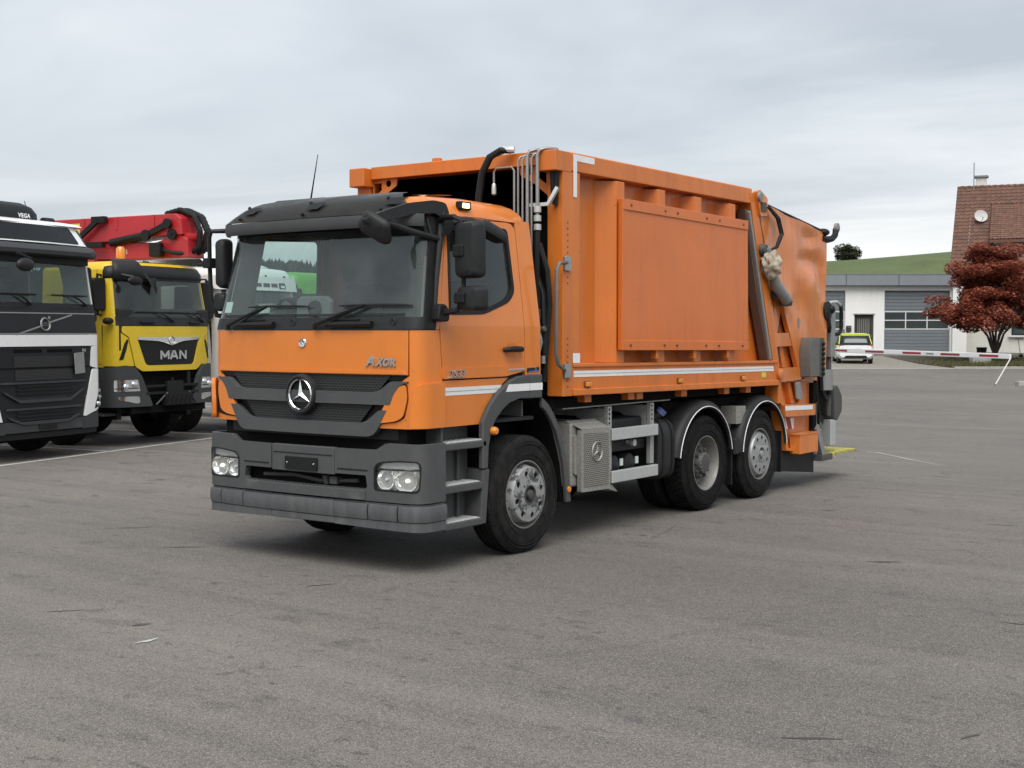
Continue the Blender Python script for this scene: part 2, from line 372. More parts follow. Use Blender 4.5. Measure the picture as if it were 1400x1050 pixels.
# faint streaks worn in by tyres, along the way the lorries drive
smp = t.N('ShaderNodeMapping', {'Vector': ob, 'Rotation': (0, 0, R(38)), 'Scale': (.10, 1.5, 1)}).outputs[0]
st = t.ramp(t.noise(smp, 1.6, 4, .6, .5), .42, .70)
base = t.mix(t.math('MULTIPLY', st, .62), base, (.082, .080, .078))
smp2 = t.N('ShaderNodeMapping', {'Vector': ob, 'Rotation': (0, 0, R(-25)), 'Scale': (.08, 1.2, 1)}).outputs[0]
st2 = t.ramp(t.noise(smp2, 1.0, 3, .6, .8), .50, .85)
base = t.mix(t.math('MULTIPLY', st2, .55), base, (.225, .208, .185))
# oil spots and small tar patches
sp = t.N('ShaderNodeMapping', {'Vector': ob, 'Rotation': (0, 0, R(20)), 'Scale': (1.0, 1.7, 1)}).outputs[0]
spots = t.ramp(t.noise(sp, 1.7, 4, .55, .4), .60, .68)
base = t.mix(t.math('MULTIPLY', spots, .52), base, (.050, .050, .050))
spots2 = t.math('MULTIPLY', t.ramp(t.noise(sp, 6.0, 3, .5, .3), .625, .65), t.ramp(mid, .42, .56))
base = t.mix(t.math('MULTIPLY', spots2, .65), base, (.040, .039, .038))
# aggregate: pale and dark grains
vo = t.N('ShaderNodeTexVoronoi', {'Vector': ob, 'Scale': 190.0}); gr = vo.outputs['Color']
gsep = t.N('ShaderNodeSeparateColor', {0: gr}).outputs[0]
base = t.mix(t.ramp(gsep, .60, .98), base, t.mix(.42, base, (.50, .46, .41)))
base = t.mix(t.ramp(gsep, .40, .02), base, t.mix(.62, base, (.03, .029, .028)))
base = t.mix(t.ramp(fine, .25, .60), t.mix(.35, base, (.045, .043, .041)), base)
# hairline cracks, only here and there
dv = t.N('ShaderNodeVectorMath', {0: ob}, operation='ADD'); nz = t.N('ShaderNodeTexNoise', {'Vector': ob, 'Scale': 1.1, 'Detail': 4.0, 'Roughness': .65})
sv = t.N('ShaderNodeVectorMath', {0: nz.outputs['Color'], 'Scale': .45}, operation='SCALE'); t.L(sv.outputs[0], dv.inputs[1])
vc = t.N('ShaderNodeTexVoronoi', {'Vector': dv.outputs[0], 'Scale': .16}, feature='DISTANCE_TO_EDGE').outputs['Distance']
ck = t.math('MULTIPLY', t.ramp(vc, .0022, .0007), t.ramp(t.noise(ob, .33, 3), .52, .60))
base = t.mix(t.math('MULTIPLY', ck, .18), base, (.030, .028, .026))
t.L(base, t.p.inputs['Base Color'])
t.L(t.N('ShaderNodeMath', {0: mid, 1: -.25, 2: .95}, operation='MULTIPLY_ADD').outputs[0], t.p.inputs['Roughness']); t.p.inputs['Specular IOR Level'].default_value = .35
hh = t.math('ADD', t.math('MULTIPLY', gsep, .6), t.math('MULTIPLY', fine, .7)); hh = t.math('SUBTRACT', hh, t.math('MULTIPLY', ck, 1.5))
b1 = t.N('ShaderNodeBump', {'Height': hh, 'Strength': .55, 'Distance': .004})
b2 = t.N('ShaderNodeBump', {'Height': mid, 'Strength': .5, 'Distance': .03, 'Normal': b1.outputs[0]}); t.L(b2.outputs[0], t.p.inputs['Normal'])

mb = MB(); bs = [-400, -60, 0, 20, 40, 47, 60, 66, 75, 120, 400, 1500, 5000]; as_ = [-5000, -400, -60, -20, 0, 20, 60, 400, 5000]
vs = [bw(a, b, gz(b)) for b in bs for a in as_]; n = len(as_)
mb.add(vs, [(i*n+j, i*n+j+1, (i+1)*n+j+1, (i+1)*n+j) for i in range(len(bs)-1) for j in range(n-1)])
struct(mb.obj('ground', 'asphalt', smooth=0))

# painted bay lines ------------------------------------------------
mat('line_paint', (.52, .52, .50), .75, var=.1, dirt=.85, dcol=(.16, .15, .14), scale=5)
def strip(path, w, z=.004):
    mb = MB(); vs = []; P = [Vector((p[0], p[1], 0)) for p in path]
    for i, p in enumerate(P):
        d = (P[min(i+1, len(P)-1)]-P[max(i-1, 0)]).normalized(); q = Vector((-d.y, d.x, 0)); ww = w[i] if isinstance(w, list) else w
        vs += [(p+q*ww/2) + Vector((0, 0, z)), (p-q*ww/2) + Vector((0, 0, z))]
    return mb.add(vs, [(2*i, 2*i+1, 2*i+3, 2*i+2) for i in range(len(P)-1)])
LD = Vector((-.2507, .9681, 0)); L0 = Vector((-9.347, 3.14, 0))
struct(strip([L0-LD*9, L0+LD*7.5, L0+LD*24], .11).obj('parking_line', 'line_paint', smooth=0))
LN = Vector((-1, -.14, 0)).normalized()
for k, d in enumerate((-1.2, 2.5, 6.1, 9.7, 13.3)):
    p = L0+LD*d; struct(strip([p+LN*.12, p+LN*14], .09).obj('parking_line', 'line_paint', smooth=0))
# chalky drag mark behind the lorry
ck_ = [(.07, 12.66), (.26, 12.64), (.60, 12.30), (.95, 11.93), (1.19, 11.68), (1.50, 11.43), (1.79, 11.17)]
mat('chalk', (.48, .48, .46), .9, var=.1, dirt=.7, dcol=(.16, .15, .14), scale=9)
struct(strip(ck_, [.03, .05, .03, .045, .03, .025, .01], .006).obj('chalk_mark', 'chalk', smooth=0))
struct(strip([(1.18, -2.76), (1.20, -2.68), (1.186, -2.58)], [.01, .045, .012], .005).obj('chalk_mark', 'chalk', smooth=0))

# tar dashes, scrapes, tyre arcs and fine settlement cracks lying on the asphalt
mat('tar', (.055, .052, .049), .85, var=.3, dirt=.5, dcol=(.10, .092, .084), scale=12)
mk = MB(); rk = random.Random(21)
def mark(path, w):
    P = [Vector((p[0], p[1], 0)) for p in path]; vs = []
    for i, p in enumerate(P):
        d = (P[min(i+1, len(P)-1)]-P[max(i-1, 0)]).normalized(); q = Vector((-d.y, d.x, 0)); e_ = math.sin(math.pi*(i+.25)/(len(P)-.5)); ww = w*e_*rk.uniform(.6, 1.3)+.002
        vs += [p+q*ww/2+Vector((0, 0, .003)), p-q*ww/2+Vector((0, 0, .003))]
    mk.add(vs, [(2*i, 2*i+1, 2*i+3, 2*i+2) for i in range(len(P)-1)])
for i in range(150):
    a, b_ = rk.uniform(-9, 12), 3+rk.random()**1.3*34; x, y, _ = bw(a, b_); an = rk.gauss(YAW+.15, .35); l_ = rk.uniform(.05, .32)*(1+b_*.02); n_ = 5
    if -1.3 < x < 1.3 and -.1 < y < 8: continue
    mark([(x+math.cos(an)*l_*k_/n_+rk.uniform(-.006, .006), y+math.sin(an)*l_*k_/n_+rk.uniform(-.006, .006)) for k_ in range(n_+1)], rk.uniform(.012, .05))
for (a, b_, r_, a0, a1) in ((9.3, 17.2, 1.6, .1, .7), (11.0, 15.6, 1.9, -.1, .5), (5.2, 8.3, 2.8, .6, 1.1), (-5.5, 11.5, 5, 1.2, 1.6), (8.6, 11.9, 3.4, .3, .6)):
    x, y, _ = bw(a, b_); mark([(x+r_*math.cos(q), y+r_*math.sin(q)) for q in frange(a0, a1, 14)], .022)
for pts in (((-2.2, 4.9), (-1.4, 5.15), (-.8, 5.2)), ((1.2, 12.1), (1.55, 12.9), (1.75, 13.6)), ((-6.5, 9.4), (-5.0, 9.75), (-3.8, 9.9)), ((6.4, 13.4), (7.6, 12.9), (9.2, 12.5))):
    Q = []
    for p, q in zip(pts, pts[1:]):
        for k_ in range(14): u_ = k_/14; Q.append(bw(p[0]+(q[0]-p[0])*u_+rk.uniform(-.015, .015), p[1]+(q[1]-p[1])*u_+rk.uniform(-.02, .02)))
    mark(Q, .006)
struct(mk.obj('asphalt_marks', 'tar', smooth=0))

# forecourt of the garages ------------------------------------------
mat('forecourt_concrete', (.24, .22, .185), .9, var=.25, dirt=.55, dcol=(.13, .12, .09), scale=.8, bump=.01, bscale=30)
mat('kerb_stone', (.36, .35, .33), .85, var=.15, dirt=.4, scale=2)
mat('soil', (.06, .055, .035), .95, var=.3, bump=.03, bscale=8)
mb = MB(); bb = [60.45, 66, 75.2]
mb.add([bw(a, b, gz(b)+.006) for b in bb for a in (2, 24.6)], [(0, 1, 3, 2), (2, 3, 5, 4)]); struct(mb.obj('forecourt', 'forecourt_concrete', smooth=0))
for i in range(22):                              # low dropped kerb of single stones along the yard
    a0 = 1+i*1.6; z = gz(60.2); mb = MB(); h = .035 if a0 < 19.3 else .10
    mb.prism([(a0+.01, 60.12), (a0+1.59, 60.12), (a0+1.59, 60.40), (a0+.01, 60.40)], 'z', -.1, z+h+rnd.uniform(-.004, .004)); mb.v = [bw(*v) for v in mb.v]
    if i == 0: kr = struct(mb.obj('kerb', 'kerb_stone', bevel=.012))
    else: mb.obj('kerb_stone', 'kerb_stone', kr, bevel=.012)
mb = MB(); mb.add([bw(a, b, gz(b)+.05) for b in (60.42, 66, 77) for a in (20.4, 44)] + [bw(a, b, gz(b)-.1) for b in (60.42, 66, 77) for a in (20.4, 44)],
       [(0, 1, 3, 2), (2, 3, 5, 4), (0, 6, 7, 1), (0, 2, 8, 6), (2, 4, 10, 8), (1, 7, 9, 3), (3, 9, 11, 5), (4, 5, 11, 10)]); struct(mb.obj('planting_bed', 'soil', smooth=0))
# weeds and rough grass in the bed
def leaf_mat(name, c1, c2, rough=.6, trans=.25):
    m = bpy.data.materials.new(name); m.use_nodes = True; t = NT(m)
    g = t.N('ShaderNodeNewGeometry').outputs['Random Per Island']; o = t.N('ShaderNodeTexCoord').outputs['Object']
    c = t.mix(g, c1, c2); c = t.mix(t.math('MULTIPLY', t.noise(o, 1.3, 3), .5), c, [x*.55 for x in c2])
    t.L(c, t.p.inputs['Base Color']); t.p.inputs['Roughness'].default_value = rough; t.p.inputs['Specular IOR Level'].default_value = .25
    tl = t.N('ShaderNodeBsdfTranslucent', {'Color': c}); mx = t.N('ShaderNodeMixShader', {0: trans, 1: t.p.outputs[0], 2: tl.outputs[0]}); t.L(mx.outputs[0], t.o.inputs[0]); M[name] = m
leaf_mat('weed_green', (.075, .095, .028), (.16, .135, .06)); leaf_mat('grass_green', (.060, .095, .030), (.095, .125, .045))
leaf_mat('maple_red', (.225, .048, .034), (.42, .14, .082), trans=.35); leaf_mat('far_leaf', (.085, .105, .060), (.125, .145, .085))
mb = MB(); rg = random.Random(3)
for i in range(9000):
    a = rg.uniform(20.4, 30); b = 60.5+abs(rg.gauss(0, 3.2)); h = rg.uniform(.06, .26)*(1.6 if rg.random() < .08 else 1)
    if b > 75 or (a < 22 and rg.random() < .5): continue
    x, y, z = bw(a, b, gz(b)+.04); dx, dy = rg.uniform(-.09, .09), rg.uniform(-.09, .09); w = rg.uniform(.012, .03); an = rg.uniform(0, 6.28); cx, cy = math.cos(an)*w, math.sin(an)*w
    mb.add([(x-cx, y-cy, z), (x+cx, y+cy, z), (x+dx, y+dy, z+h)], [(0, 1, 2)])
o = mb.obj('rough_grass', 'weed_green', smooth=0); o['kind'] = 'stuff'; tag(o, 'rough dry grass and weeds in the bed behind the kerb', 'grass')

# grassy hill behind the garages ------------------------------------
mat('meadow', (.082, .116, .040), .95, var=.5, dirt=.55, dcol=(.105, .112, .05), scale=.35, bump=.22, bscale=3.5)
def hill_z(a, b):
    top = 7.3+.075*(a-20)+.5*math.sin(a*.06+1)+.25*math.sin(a*.17)
    f = max(0, min(1, (b-88)/34)); f = f*f*(3-2*f)
    return .5+top*f
mb = MB(); A = frange(-14, 110, 62); B = frange(86, 200, 40); n = len(A)
mb.add([bw(a, b, hill_z(a, b)-max(0, b-124)*.05) for b in B for a in A], [(i*n+j, i*n+j+1, (i+1)*n+j+1, (i+1)*n+j) for i in range(len(B)-1) for j in range(n-1)])
struct(mb.obj('hill', 'meadow', smooth=180))
# distant wooded ridge seen through the cab -------------------------
mat('wood_floor', (.022, .032, .024), .95, var=.3); mat('conifer', (.020, .031, .027), .9, var=.35, scale=.08)
def ridge_z(a, b): return 66+8*math.sin(a*.004+2)+4*math.sin(a*.013)
mb = MB(); A = frange(-1150, -60, 50); B = [1050, 1200, 1330, 1430, 1700]; hf = [0, .42, .8, 1, .9]; n = len(A)
mb.add([bw(a, b, ridge_z(a, b)*h+.2) for b, h in zip(B, hf) for a in A], [(i*n+j, i*n+j+1, (i+1)*n+j+1, (i+1)*n+j) for i in range(len(B)-1) for j in range(n-1)])
struct(mb.obj('wooded_ridge', 'wood_floor', smooth=180))
mb = MB()
for i in range(6500):
    a = rg.uniform(-1000, -150) if i % 3 else rg.uniform(-460, -220); q = rg.random(); b = 1060+q*370; h = rg.uniform(6, 10)*(1.25 if rg.random() < .1 else 1); f = q*3; k = int(min(2, f)); z = ridge_z(a, b)*(hf[k]+(hf[k+1]-hf[k])*(f-k)) if k < 3 else ridge_z(a, b)
    c = bw(a, b, z-1); r = h*rg.uniform(.22, .34); an = rg.uniform(0, 6.28)
    for l, (z0, z1, rr) in enumerate(((.12, .62, 1), (.42, 1.0, .62))):
        vs = [(c[0]+math.cos(an+1.2566*j)*r*rr*rg.uniform(.7, 1.2), c[1]+math.sin(an+1.2566*j)*r*rr*rg.uniform(.7, 1.2), c[2]+h*z0) for j in range(5)] + [(c[0], c[1], c[2]+h*z1)]
        mb.add(vs, [(j, (j+1) % 5, 5) for j in range(5)])
o = mb.obj('conifer_wood', 'conifer', smooth=0); o['kind'] = 'stuff'; tag(o, 'dark conifer wood along the far ridge', 'wood')

# ================================================================== garage building
mat('render_white', (.78, .78, .76), .9, var=.05, dirt=.18, dcol=(.46, .44, .40), scale=.5, bump=.004, bscale=40, streak=True)
mat('render_cream', (.64, .63, .575), .9, var=.06, dirt=.22, dcol=(.40, .38, .33), scale=.5, bump=.004, bscale=40, streak=True)
mat('fascia_metal', (.215, .235, .255), .5, metal=.2, var=.08, dirt=.25, dcol=(.13, .14, .15), scale=.7, streak=True)
mat('shutter_grey', (.235, .262, .285), .5, metal=.15, var=.06, dirt=.2, dcol=(.15, .16, .17), scale=1.2)
mat('frame_white', (.62, .63, .63), .5, var=.05); mat('door_brown', (.035, .030, .026), .6, var=.2)
mat('pane_dark', (.05, .062, .062), .08, var=.25, spec=.6, scale=.6)
g = empty('garage_building', 'long white flat-roofed garage block with grey roller doors and grey metal fascia', 'garage', bw(0, 75, 0), YAW)
WF = lambda u, v, o: (u, -o, v)
d1 = (21.15, 24.88); d0 = (15.2, 18.93); dz = 4.28; pdr = (19.45, 20.55)
mb = MB(); mb.panel([(4, .4), (25.0, .4), (25.0, 4.54), (4, 4.54)], WF, .30, holes=[[(a, .69), (b, .69), (b, dz), (a, dz)] for a, b in (d0, d1, (9.2, 12.9))] + [[(pdr[0], .69), (pdr[1], .69), (pdr[1], 2.92), (pdr[0], 2.92)]])
mb.obj('front_wall', 'render_white', g)
MB().bx(4, 4.3, .302, 12, .4, 4.54).bx(24.7, 25, .302, 12, .4, 4.54).bx(4.3, 24.7, 11.7, 12, .4, 4.54).obj('side_wall', 'render_white', g)
MB().bx(4.3, 24.7, 1.6, 1.7, .4, 4.5).obj('inner_wall', 'interior', g)
MB().bx(3.9, 25.05, -.16, 12.1, 4.545, 5.10).obj('flat_roof', 'fascia_metal', g)
for i in range(8):
    a = 4.0+i*2.98 - .02
    MB().bx(a, min(a+2.955, 25.1), -.40, -.165, 4.56, 5.17).obj('fascia_panel', 'fascia_metal', g, bevel=.01)
MB().bx(4, 25.06, -.42, -.16, 5.175, 5.215).obj('roof_edge_trim', 'fascia_metal', g)
slat = MB().bx(-1.83, 1.83, -.02, .02, .010, .180).mesh('slat', 'shutter_grey', 0)
def roller(a0, a1):
    w = a1-a0; c = (a0+a1)/2
    d = MB().bx(a0+.005, a1-.005, .20, .22, .69, dz).obj('roller_door', 'shutter_grey', g)
    z = .70
    while z < dz-.15:
        if not (2.09 < z+.09 < 3.10):
            s_ = bpy.data.objects.new('slat', slat); col.objects.link(s_); s_.parent = d; s_.location = (c, .18, z); s_.scale = (w/3.73, 1, 1); s_.rotation_euler = (R(9), 0, 0)
        z += .193
    for i in range(3):
        for j in range(2):
            x0 = a0+.03+i*(w-.06)/3; x1 = x0+(w-.06)/3; z0 = 2.10+j*.495
            MB().bx(x0+.035, x1-.035, .165, .175, z0+.03, z0+.46).obj('window_pane', 'pane_dark', d)
    f = MB()
    for i in range(4): x = a0+.03+i*(w-.06)/3; f.bx(x-.03, x+.03, .14, .178, 2.08, 3.11)
    for j in range(3): z0 = 2.10+j*.495; f.bx(a0+.01, a1-.01, .138, .16, z0-.03, z0+.03)
    f.obj('window_frame', 'frame_white', d)
for a in (d0, d1, (9.2, 12.9)): roller(*a)
dr = MB().bx(pdr[0]+.01, pdr[1]-.01, .16, .20, .69, 2.9).obj('door', 'door_brown', g)
f = MB(); x0, x1 = pdr[0]+.02, pdr[1]-.02
f.bx(x0, x0+.14, .12, .158, .7, 2.88).bx(x1-.14, x1, .12, .158, .7, 2.88).bx(x0+.141, x1-.141, .12, .158, 2.72, 2.88).bx(x0+.141, x1-.141, .12, .158, 1.35, 1.5); f.obj('door_frame', 'door_brown', dr)
for i in range(7): x = x0+.19+i*.105; MB().bx(x, x+.05, .13, .156, 1.52, 2.70).obj('door_slat', 'interior_light', dr)
MB().bx(x1-.1, x1-.07, .06, .12, 1.65, 1.78).obj('handle', 'steel', dr)
MB().bx(pdr[0]-.06, pdr[1]+.06, -.05, -.002, 2.925, 2.985).obj('door_lintel', 'kerb_stone', g)
mbx = empty('mailbox', 'small dark mailbox on the white wall left of the brown door', 'mailbox', bw(19.1, 74.9, 1.95), YAW)
MB().bx(-.12, .12, -.16, .09, -.02, .34).obj('box', 'door_brown', mbx, bevel=.01); MB().bx(-.10, .10, -.175, -.161, .24, .27).obj('slot_flap', 'steel', mbx)

# ================================================================== house with the tiled roof
mat('roof_tile', (.165, .074, .047), .85, var=.35, dirt=.55, dcol=(.070, .052, .043), scale=1.5); mat('roof_tile_new', (.19, .090, .057), .85, var=.2, dirt=.35, dcol=(.09, .06, .05), scale=4)
for nm in ('roof_tile', 'roof_tile_new'):           # no two tiles weathered alike
    t = NT(M[nm]); ri = t.N('ShaderNodeNewGeometry').outputs['Random Per Island']; src = t.p.inputs['Base Color'].links[0].from_socket
    t.L(t.mix(t.math('MULTIPLY', ri, .6), src, (.060, .040, .032)), t.p.inputs['Base Color'])
h = empty('house', 'white house with steep brown tiled roof, dormer and chimney', 'house', bw(28.57, 85, 0), YAW-R(22))
W_, SL, RZ = 11.0, math.tan(R(41)), 11.1
MB().bx(.35, W_-.3, -7.9, 7.9, .5, 4.10).obj('wall', 'render_cream', h)
gab = MB(); gab.prism([(-7.9, 4.101), (7.9, 4.101), (0, RZ-.45)], 'x', .35, W_-.3); gab.obj('gable_wall', 'render_cream', h)
rf = MB(); rf.prism([(-8.4, RZ-8.4*SL-.02), (0, RZ-.02), (8.4, RZ-8.4*SL-.02), (8.4, RZ-8.4*SL-.2), (0, RZ-.22), (-8.4, RZ-8.4*SL-.2)], 'x', 0, W_); rf = rf.obj('roof', 'roof_tile', h)
def tiles(x0, x1, y0, y1, zr, sl, nm, m, par, pw=.30, ph=.36, skip=None):
    """overlapping pantiles: y0 high edge, y1 low edge; each tile its own lifted, curved piece"""
    mb = MB(); L_ = math.hypot(y1-y0, (y1-y0)*sl); rows = int(L_/ph); cols = int((x1-x0)/pw); ca = math.cos(math.atan(sl)); sa = math.sin(math.atan(sl)); sg = -1 if y1 < y0 else 1
    for r in range(rows):
        for c in range(cols):
            xa = x0+c*pw
            if skip and skip(xa+pw/2, y0+sg*(r+.5)*ph*ca): continue
            j = rg.uniform(-.008, .008); vs = []
            for t_, l in ((0, .02), (1.08, .055)):
                d = (r+t_)*ph
                for q, hh in ((0, .05), (.25, .02), (.55, .0), (.8, .035), (1.0, .055)):
                    up = l+hh*.8+j; vs.append((xa+q*pw, y0+sg*(d*ca+up*sa), zr-d*sa+up*ca))
            vs += [(v[0], v[1]-sg*.03*sa, v[2]-.05) for v in vs[5:10]]
            mb.add(vs, [(i, i+1, i+6, i+5) for i in range(4)] + [(i+5, i+6, i+11, i+10) for i in range(4)])
    o = mb.obj(nm, m, par, smooth=60); o['kind'] = 'stuff'; return o
tiles(0, W_, -.05, -8.4, RZ, SL, 'roof_tile', 'roof_tile', rf, skip=lambda x, y: x > 2.15 and -4.75 < y < -1.3)
rt = MB()
for i in range(28): rt.tube([(i*.39, 0, RZ+.02), (i*.39+.42, 0, RZ+.05)], [.12, .135], 8)
rt.obj('ridge_tile', 'roof_tile', rf)
dm = MB().bx(2.4, W_-.4, -4.45, -1.6, 6.6, 7.55); dm = dm.obj('dormer', 'render_cream', h)
DS = math.tan(R(34.5)); MB().prism([(-4.9, 9.95-3.6*DS-.02), (-1.3, 9.93), (-1.3, 9.75), (-4.9, 9.95-3.6*DS-.18)], 'x', 2.15, W_-.1).obj('dormer_roof', 'roof_tile_new', dm)
tiles(2.15, W_-.1, -1.3, -4.9, 9.95, DS, 'dormer_tile', 'roof_tile_new', dm, .22, .24)
for i in range(4): MB().bx(3.1+i*1.7, 4.6+i*1.7, -4.50, -4.452, 6.75, 7.32).obj('dormer_window', 'pane_dark', dm)
ch = MB().bx(1.1, 1.72, .1, .75, RZ-.9, 11.78).obj('chimney', 'render_cream', h, bevel=.02); MB().bx(.98, 1.84, -.02, .87, 11.79, 11.90).obj('chimney_cap', 'fascia_metal', ch)
for i in range(2):
    x0 = 3.55+i*1.75; w = MB().bx(x0, x0+1.65, -7.96, -7.902, 1.75, 3.25).obj('window', 'plastic_dark', h)
    for k in range(2): MB().bx(x0+.07+k*.78, x0+.80+k*.78, -7.975, -7.962, 1.83, 3.17).obj('pane', 'pane_dark', w)
MB().bx(3.4, 7.1, -8.08, -7.90, 1.64, 1.74).obj('window_sill', 'frame_white', h)
MB().tube([(.12, -8.3, 3.7), (.12, -8.0, 3.3), (.30, -7.98, 3.0), (.30, -7.98, .7)], .05).obj('downpipe', 'fascia_metal', h)
MB().tube([(0, -8.47, RZ-8.4*SL), (W_, -8.47, RZ-8.4*SL)], .07).obj('gutter', 'fascia_metal', h)
mat('dish_grey', (.50, .50, .48), .7, var=.08, dirt=.3)
# aerial mast and dish belong to nobody's roof tile: things of their own
def hp(x, y, z): return tuple(Matrix.Translation(Vector(bw(28.57, 85, 0))) @ Matrix.Rotation(YAW-R(22), 4, 'Z') @ Vector((x, y, z)))
ma = empty('aerial_mast', 'thin aerial mast rising above the tiled roof beside the chimney', 'aerial', hp(1.0, -.25, 10.95), YAW-R(22))
MB().tube([(0, 0, -.1), (0, 0, 1.75)], .03).obj('pole', 'steel_pale', ma); MB().bx(-.06, .06, -.06, .06, -.12, -.02).obj('mast_foot', 'steel_pale', ma)
cbl = MB().tube([(0, .2, -.05), (-.05, -1.8, -1.55), (-.06, -3.6, -3.1), (-.1, -5.5, -4.78)], .028, 6).obj('cable', 'steel_pale', ma)
ds = empty('satellite_dish', 'white satellite dish on the tiled roof', 'dish', hp(1.55, -2.9, 9.05), YAW-R(22))
d_ = MB(); d_.lathe([(0, .02), (.01, .15), (.04, .28), (.09, .40), (.10, .40), (.05, .28), (.02, .15), (.012, .02)], (0, 0, 0), 'y', 24, sgn=-1)
d_ = d_.obj('reflector', 'dish_grey', ds); d_.rotation_euler = (R(-22), 0, R(18)); MB().tube([(0, -.02, -.36), (.02, -.34, -.28)], .015).box((.02, -.38, -.25), (.07, .07, .07)).obj('feed_arm', 'steel_pale', d_)
MB().tube([(0, .05, 0), (0, .12, -.15), (0, .10, -.75)], .03).obj('bracket', 'steel_pale', ds)
MB().bx(24.95, 25.75, -.25, 3, .5, 4.5).obj('pier', 'render_white', g)

# ================================================================== trees
def tree(name, label, cat, base, limbs, clumps, n, ls, trunk_m, leaf_m, seed, droop=.3, group=None):
    rt = random.Random(seed); root = empty(name, label, cat, base, 0, group)
    tk = MB()
    for path, r in limbs: tk.tube(path, r, 7)
    tk.obj('trunk', trunk_m, root)
    mb = MB(); tot = sum(c[3]*c[4]*c[5] for c in clumps)
    for (x, y, z, rx, ry, rz) in clumps:
        for _ in range(int(n*rx*ry*rz/tot)):
            while True:
                p = Vector((rt.uniform(-1, 1), rt.uniform(-1, 1), rt.uniform(-1, 1))); l = p.length
                if l < 1 and rt.random() < .18+.82*l**2.2: break
            p = Vector((x+p.x*rx, y+p.y*ry, z+p.z*rz)); a = rt.uniform(0, 6.28); s = ls*rt.uniform(.6, 1.35)
            u = Vector((math.cos(a), math.sin(a), rt.uniform(-.5, .3)-droop*.3)).normalized(); w = u.cross(Vector((rt.uniform(-.6, .6), rt.uniform(-.6, .6), 1))).normalized()
            mb.add([p-u*s*.5, p+w*s*.36, p+u*s*.6, p-w*s*.36], [(0, 1, 2, 3)])
    mb.obj('crown', leaf_m, root, smooth=0); return root
mat('bark', (.060, .050, .042), .9, var=.3, bump=.01, bscale=20)
rt = random.Random(11); cl = []; lm = []
fork = Vector((0, 0, .25))
lm += [([(0, 0, -.1), (.02, 0, .25)], [.17, .14])]
for i, (dx, dyy, zt) in enumerate(((-1.7, -.2, 2.9), (-.7, .6, 3.5), (.3, -.6, 3.9), (.9, .5, 3.4), (1.9, .1, 3.0), (-1.0, -1.0, 2.7), (1.1, -1.2, 2.8))):
    p1 = Vector((dx*.22, dyy*.2, 1.3+.1*i % .3)); p2 = Vector((dx*.55, dyy*.6, 2.0+.2*(i % 3))); p3 = Vector((dx, dyy, zt+.4))
    lm.append(([fork, (fork+p1)/2+Vector((rt.uniform(-.05, .05), 0, 0)), p1, p2, p3], [.075, .068, .058, .042, .016]))
    for k in range(4): q = p2+(p3-p2)*rt.random(); lm.append(([q, q+Vector((rt.uniform(-.8, .8), rt.uniform(-.8, .8), rt.uniform(.1, .7)))], [.025, .008]))
for i in range(118):                             # flat-topped layers, the lower ones reaching far out
    a = rt.uniform(0, 6.28); lay = rt.choice((0, 0, 0, 1, 1, 1, 2, 2, 3)); rr = (3.3, 2.9, 2.1, 1.2)[lay]*math.sqrt(rt.random()); z = (2.65, 3.5, 4.5, 5.5)[lay]+rt.uniform(-.5, .4)-(.45*rr/2.9 if lay < 2 else 0)
    cl.append((rr*math.cos(a), rr*math.sin(a), z, rt.uniform(.35, .85), rt.uniform(.35, .85), rt.uniform(.18, .42)))
for i in range(70):
    a = rt.uniform(0, 6.28); z = rt.uniform(2.4, 5.4); rr = (2.7-(z-2.7)*.65)*math.sqrt(rt.random()); cl.append((rr*math.cos(a), rr*math.sin(a), z, rt.uniform(.3, .6), rt.uniform(.3, .6), rt.uniform(.3, .55)))
mx_, my_, _ = bw(24.9, 68, 0)
tree('maple_tree', 'red-leaved maple tree in front of the house', 'tree', (mx_, my_, gz(68)+.02), lm, cl, 60000, .14, 'bark', 'maple_red', 5, .8)
cl = []
for i in range(46):
    a = rt.uniform(0, 6.28); rr = 1.1*math.sqrt(rt.random()); cl.append((rr*math.cos(a), rr*math.sin(a), .85+rt.uniform(-.75, .75)*(1.15-rr*.5), rt.uniform(.3, .5), rt.uniform(.3, .5), rt.uniform(.25, .4)))
hx, hy, _ = bw(31.05, 122, 0)
tree('round_tree', 'small round dark green tree on the hilltop', 'tree', (hx, hy, hill_z(31.05, 122)-.25), [([(0, 0, -.3), (0, 0, 1.2)], [.12, .04]), ([(0, 0, .3), (.5, .2, 1.2)], [.06, .02]), ([(0, 0, .3), (-.5, -.2, 1.2)], [.06, .02])], cl, 9000, .15, 'bark', 'far_leaf', 8)

# ================================================================== the orange refuse lorry (front at y = 0, rear towards +y, near flank at +x)
T = empty('refuse_lorry', 'orange refuse collection lorry with grey bumper, parked in the middle of the yard', 'lorry')
def mir(o):                                        # same part on the far flank
    c = copy_tree(o, o.parent); c.scale.x = -1; return c
def yc(z): return -.08 + .215*max(0, z-1.97)
def wz(z): return 1.2 - .095*max(0, z-2.0)
def C(s, z, o=0.0):                                # the cab's skin: front, rounded corner, flank
    g_ = -1 if s < 0 else 1; a = abs(s)
    if a <= 1.06: x, y, tx, ty = a, .0534*a*a, 1, .107*a
    elif a <= 1.36:
        t = (a-1.06)/.30; x = 1.2-.14*(1-t)**2; y = .06*(1-t)**2+.152*t*(1-t)+.22*t*t
        tx = 2*(1-t)*.14; ty = 2*(1-t)*.016+2*t*.144
    else: x, y, tx, ty = 1.2, .22+a-1.36, 0, 1
    l = math.hypot(tx, ty); return (g_*(x*wz(z)/1.2+ty/l*o), yc(z)+y-tx/l*o, z)
def SM(y, z, o=0.0): return (wz(z)+o, y, z)
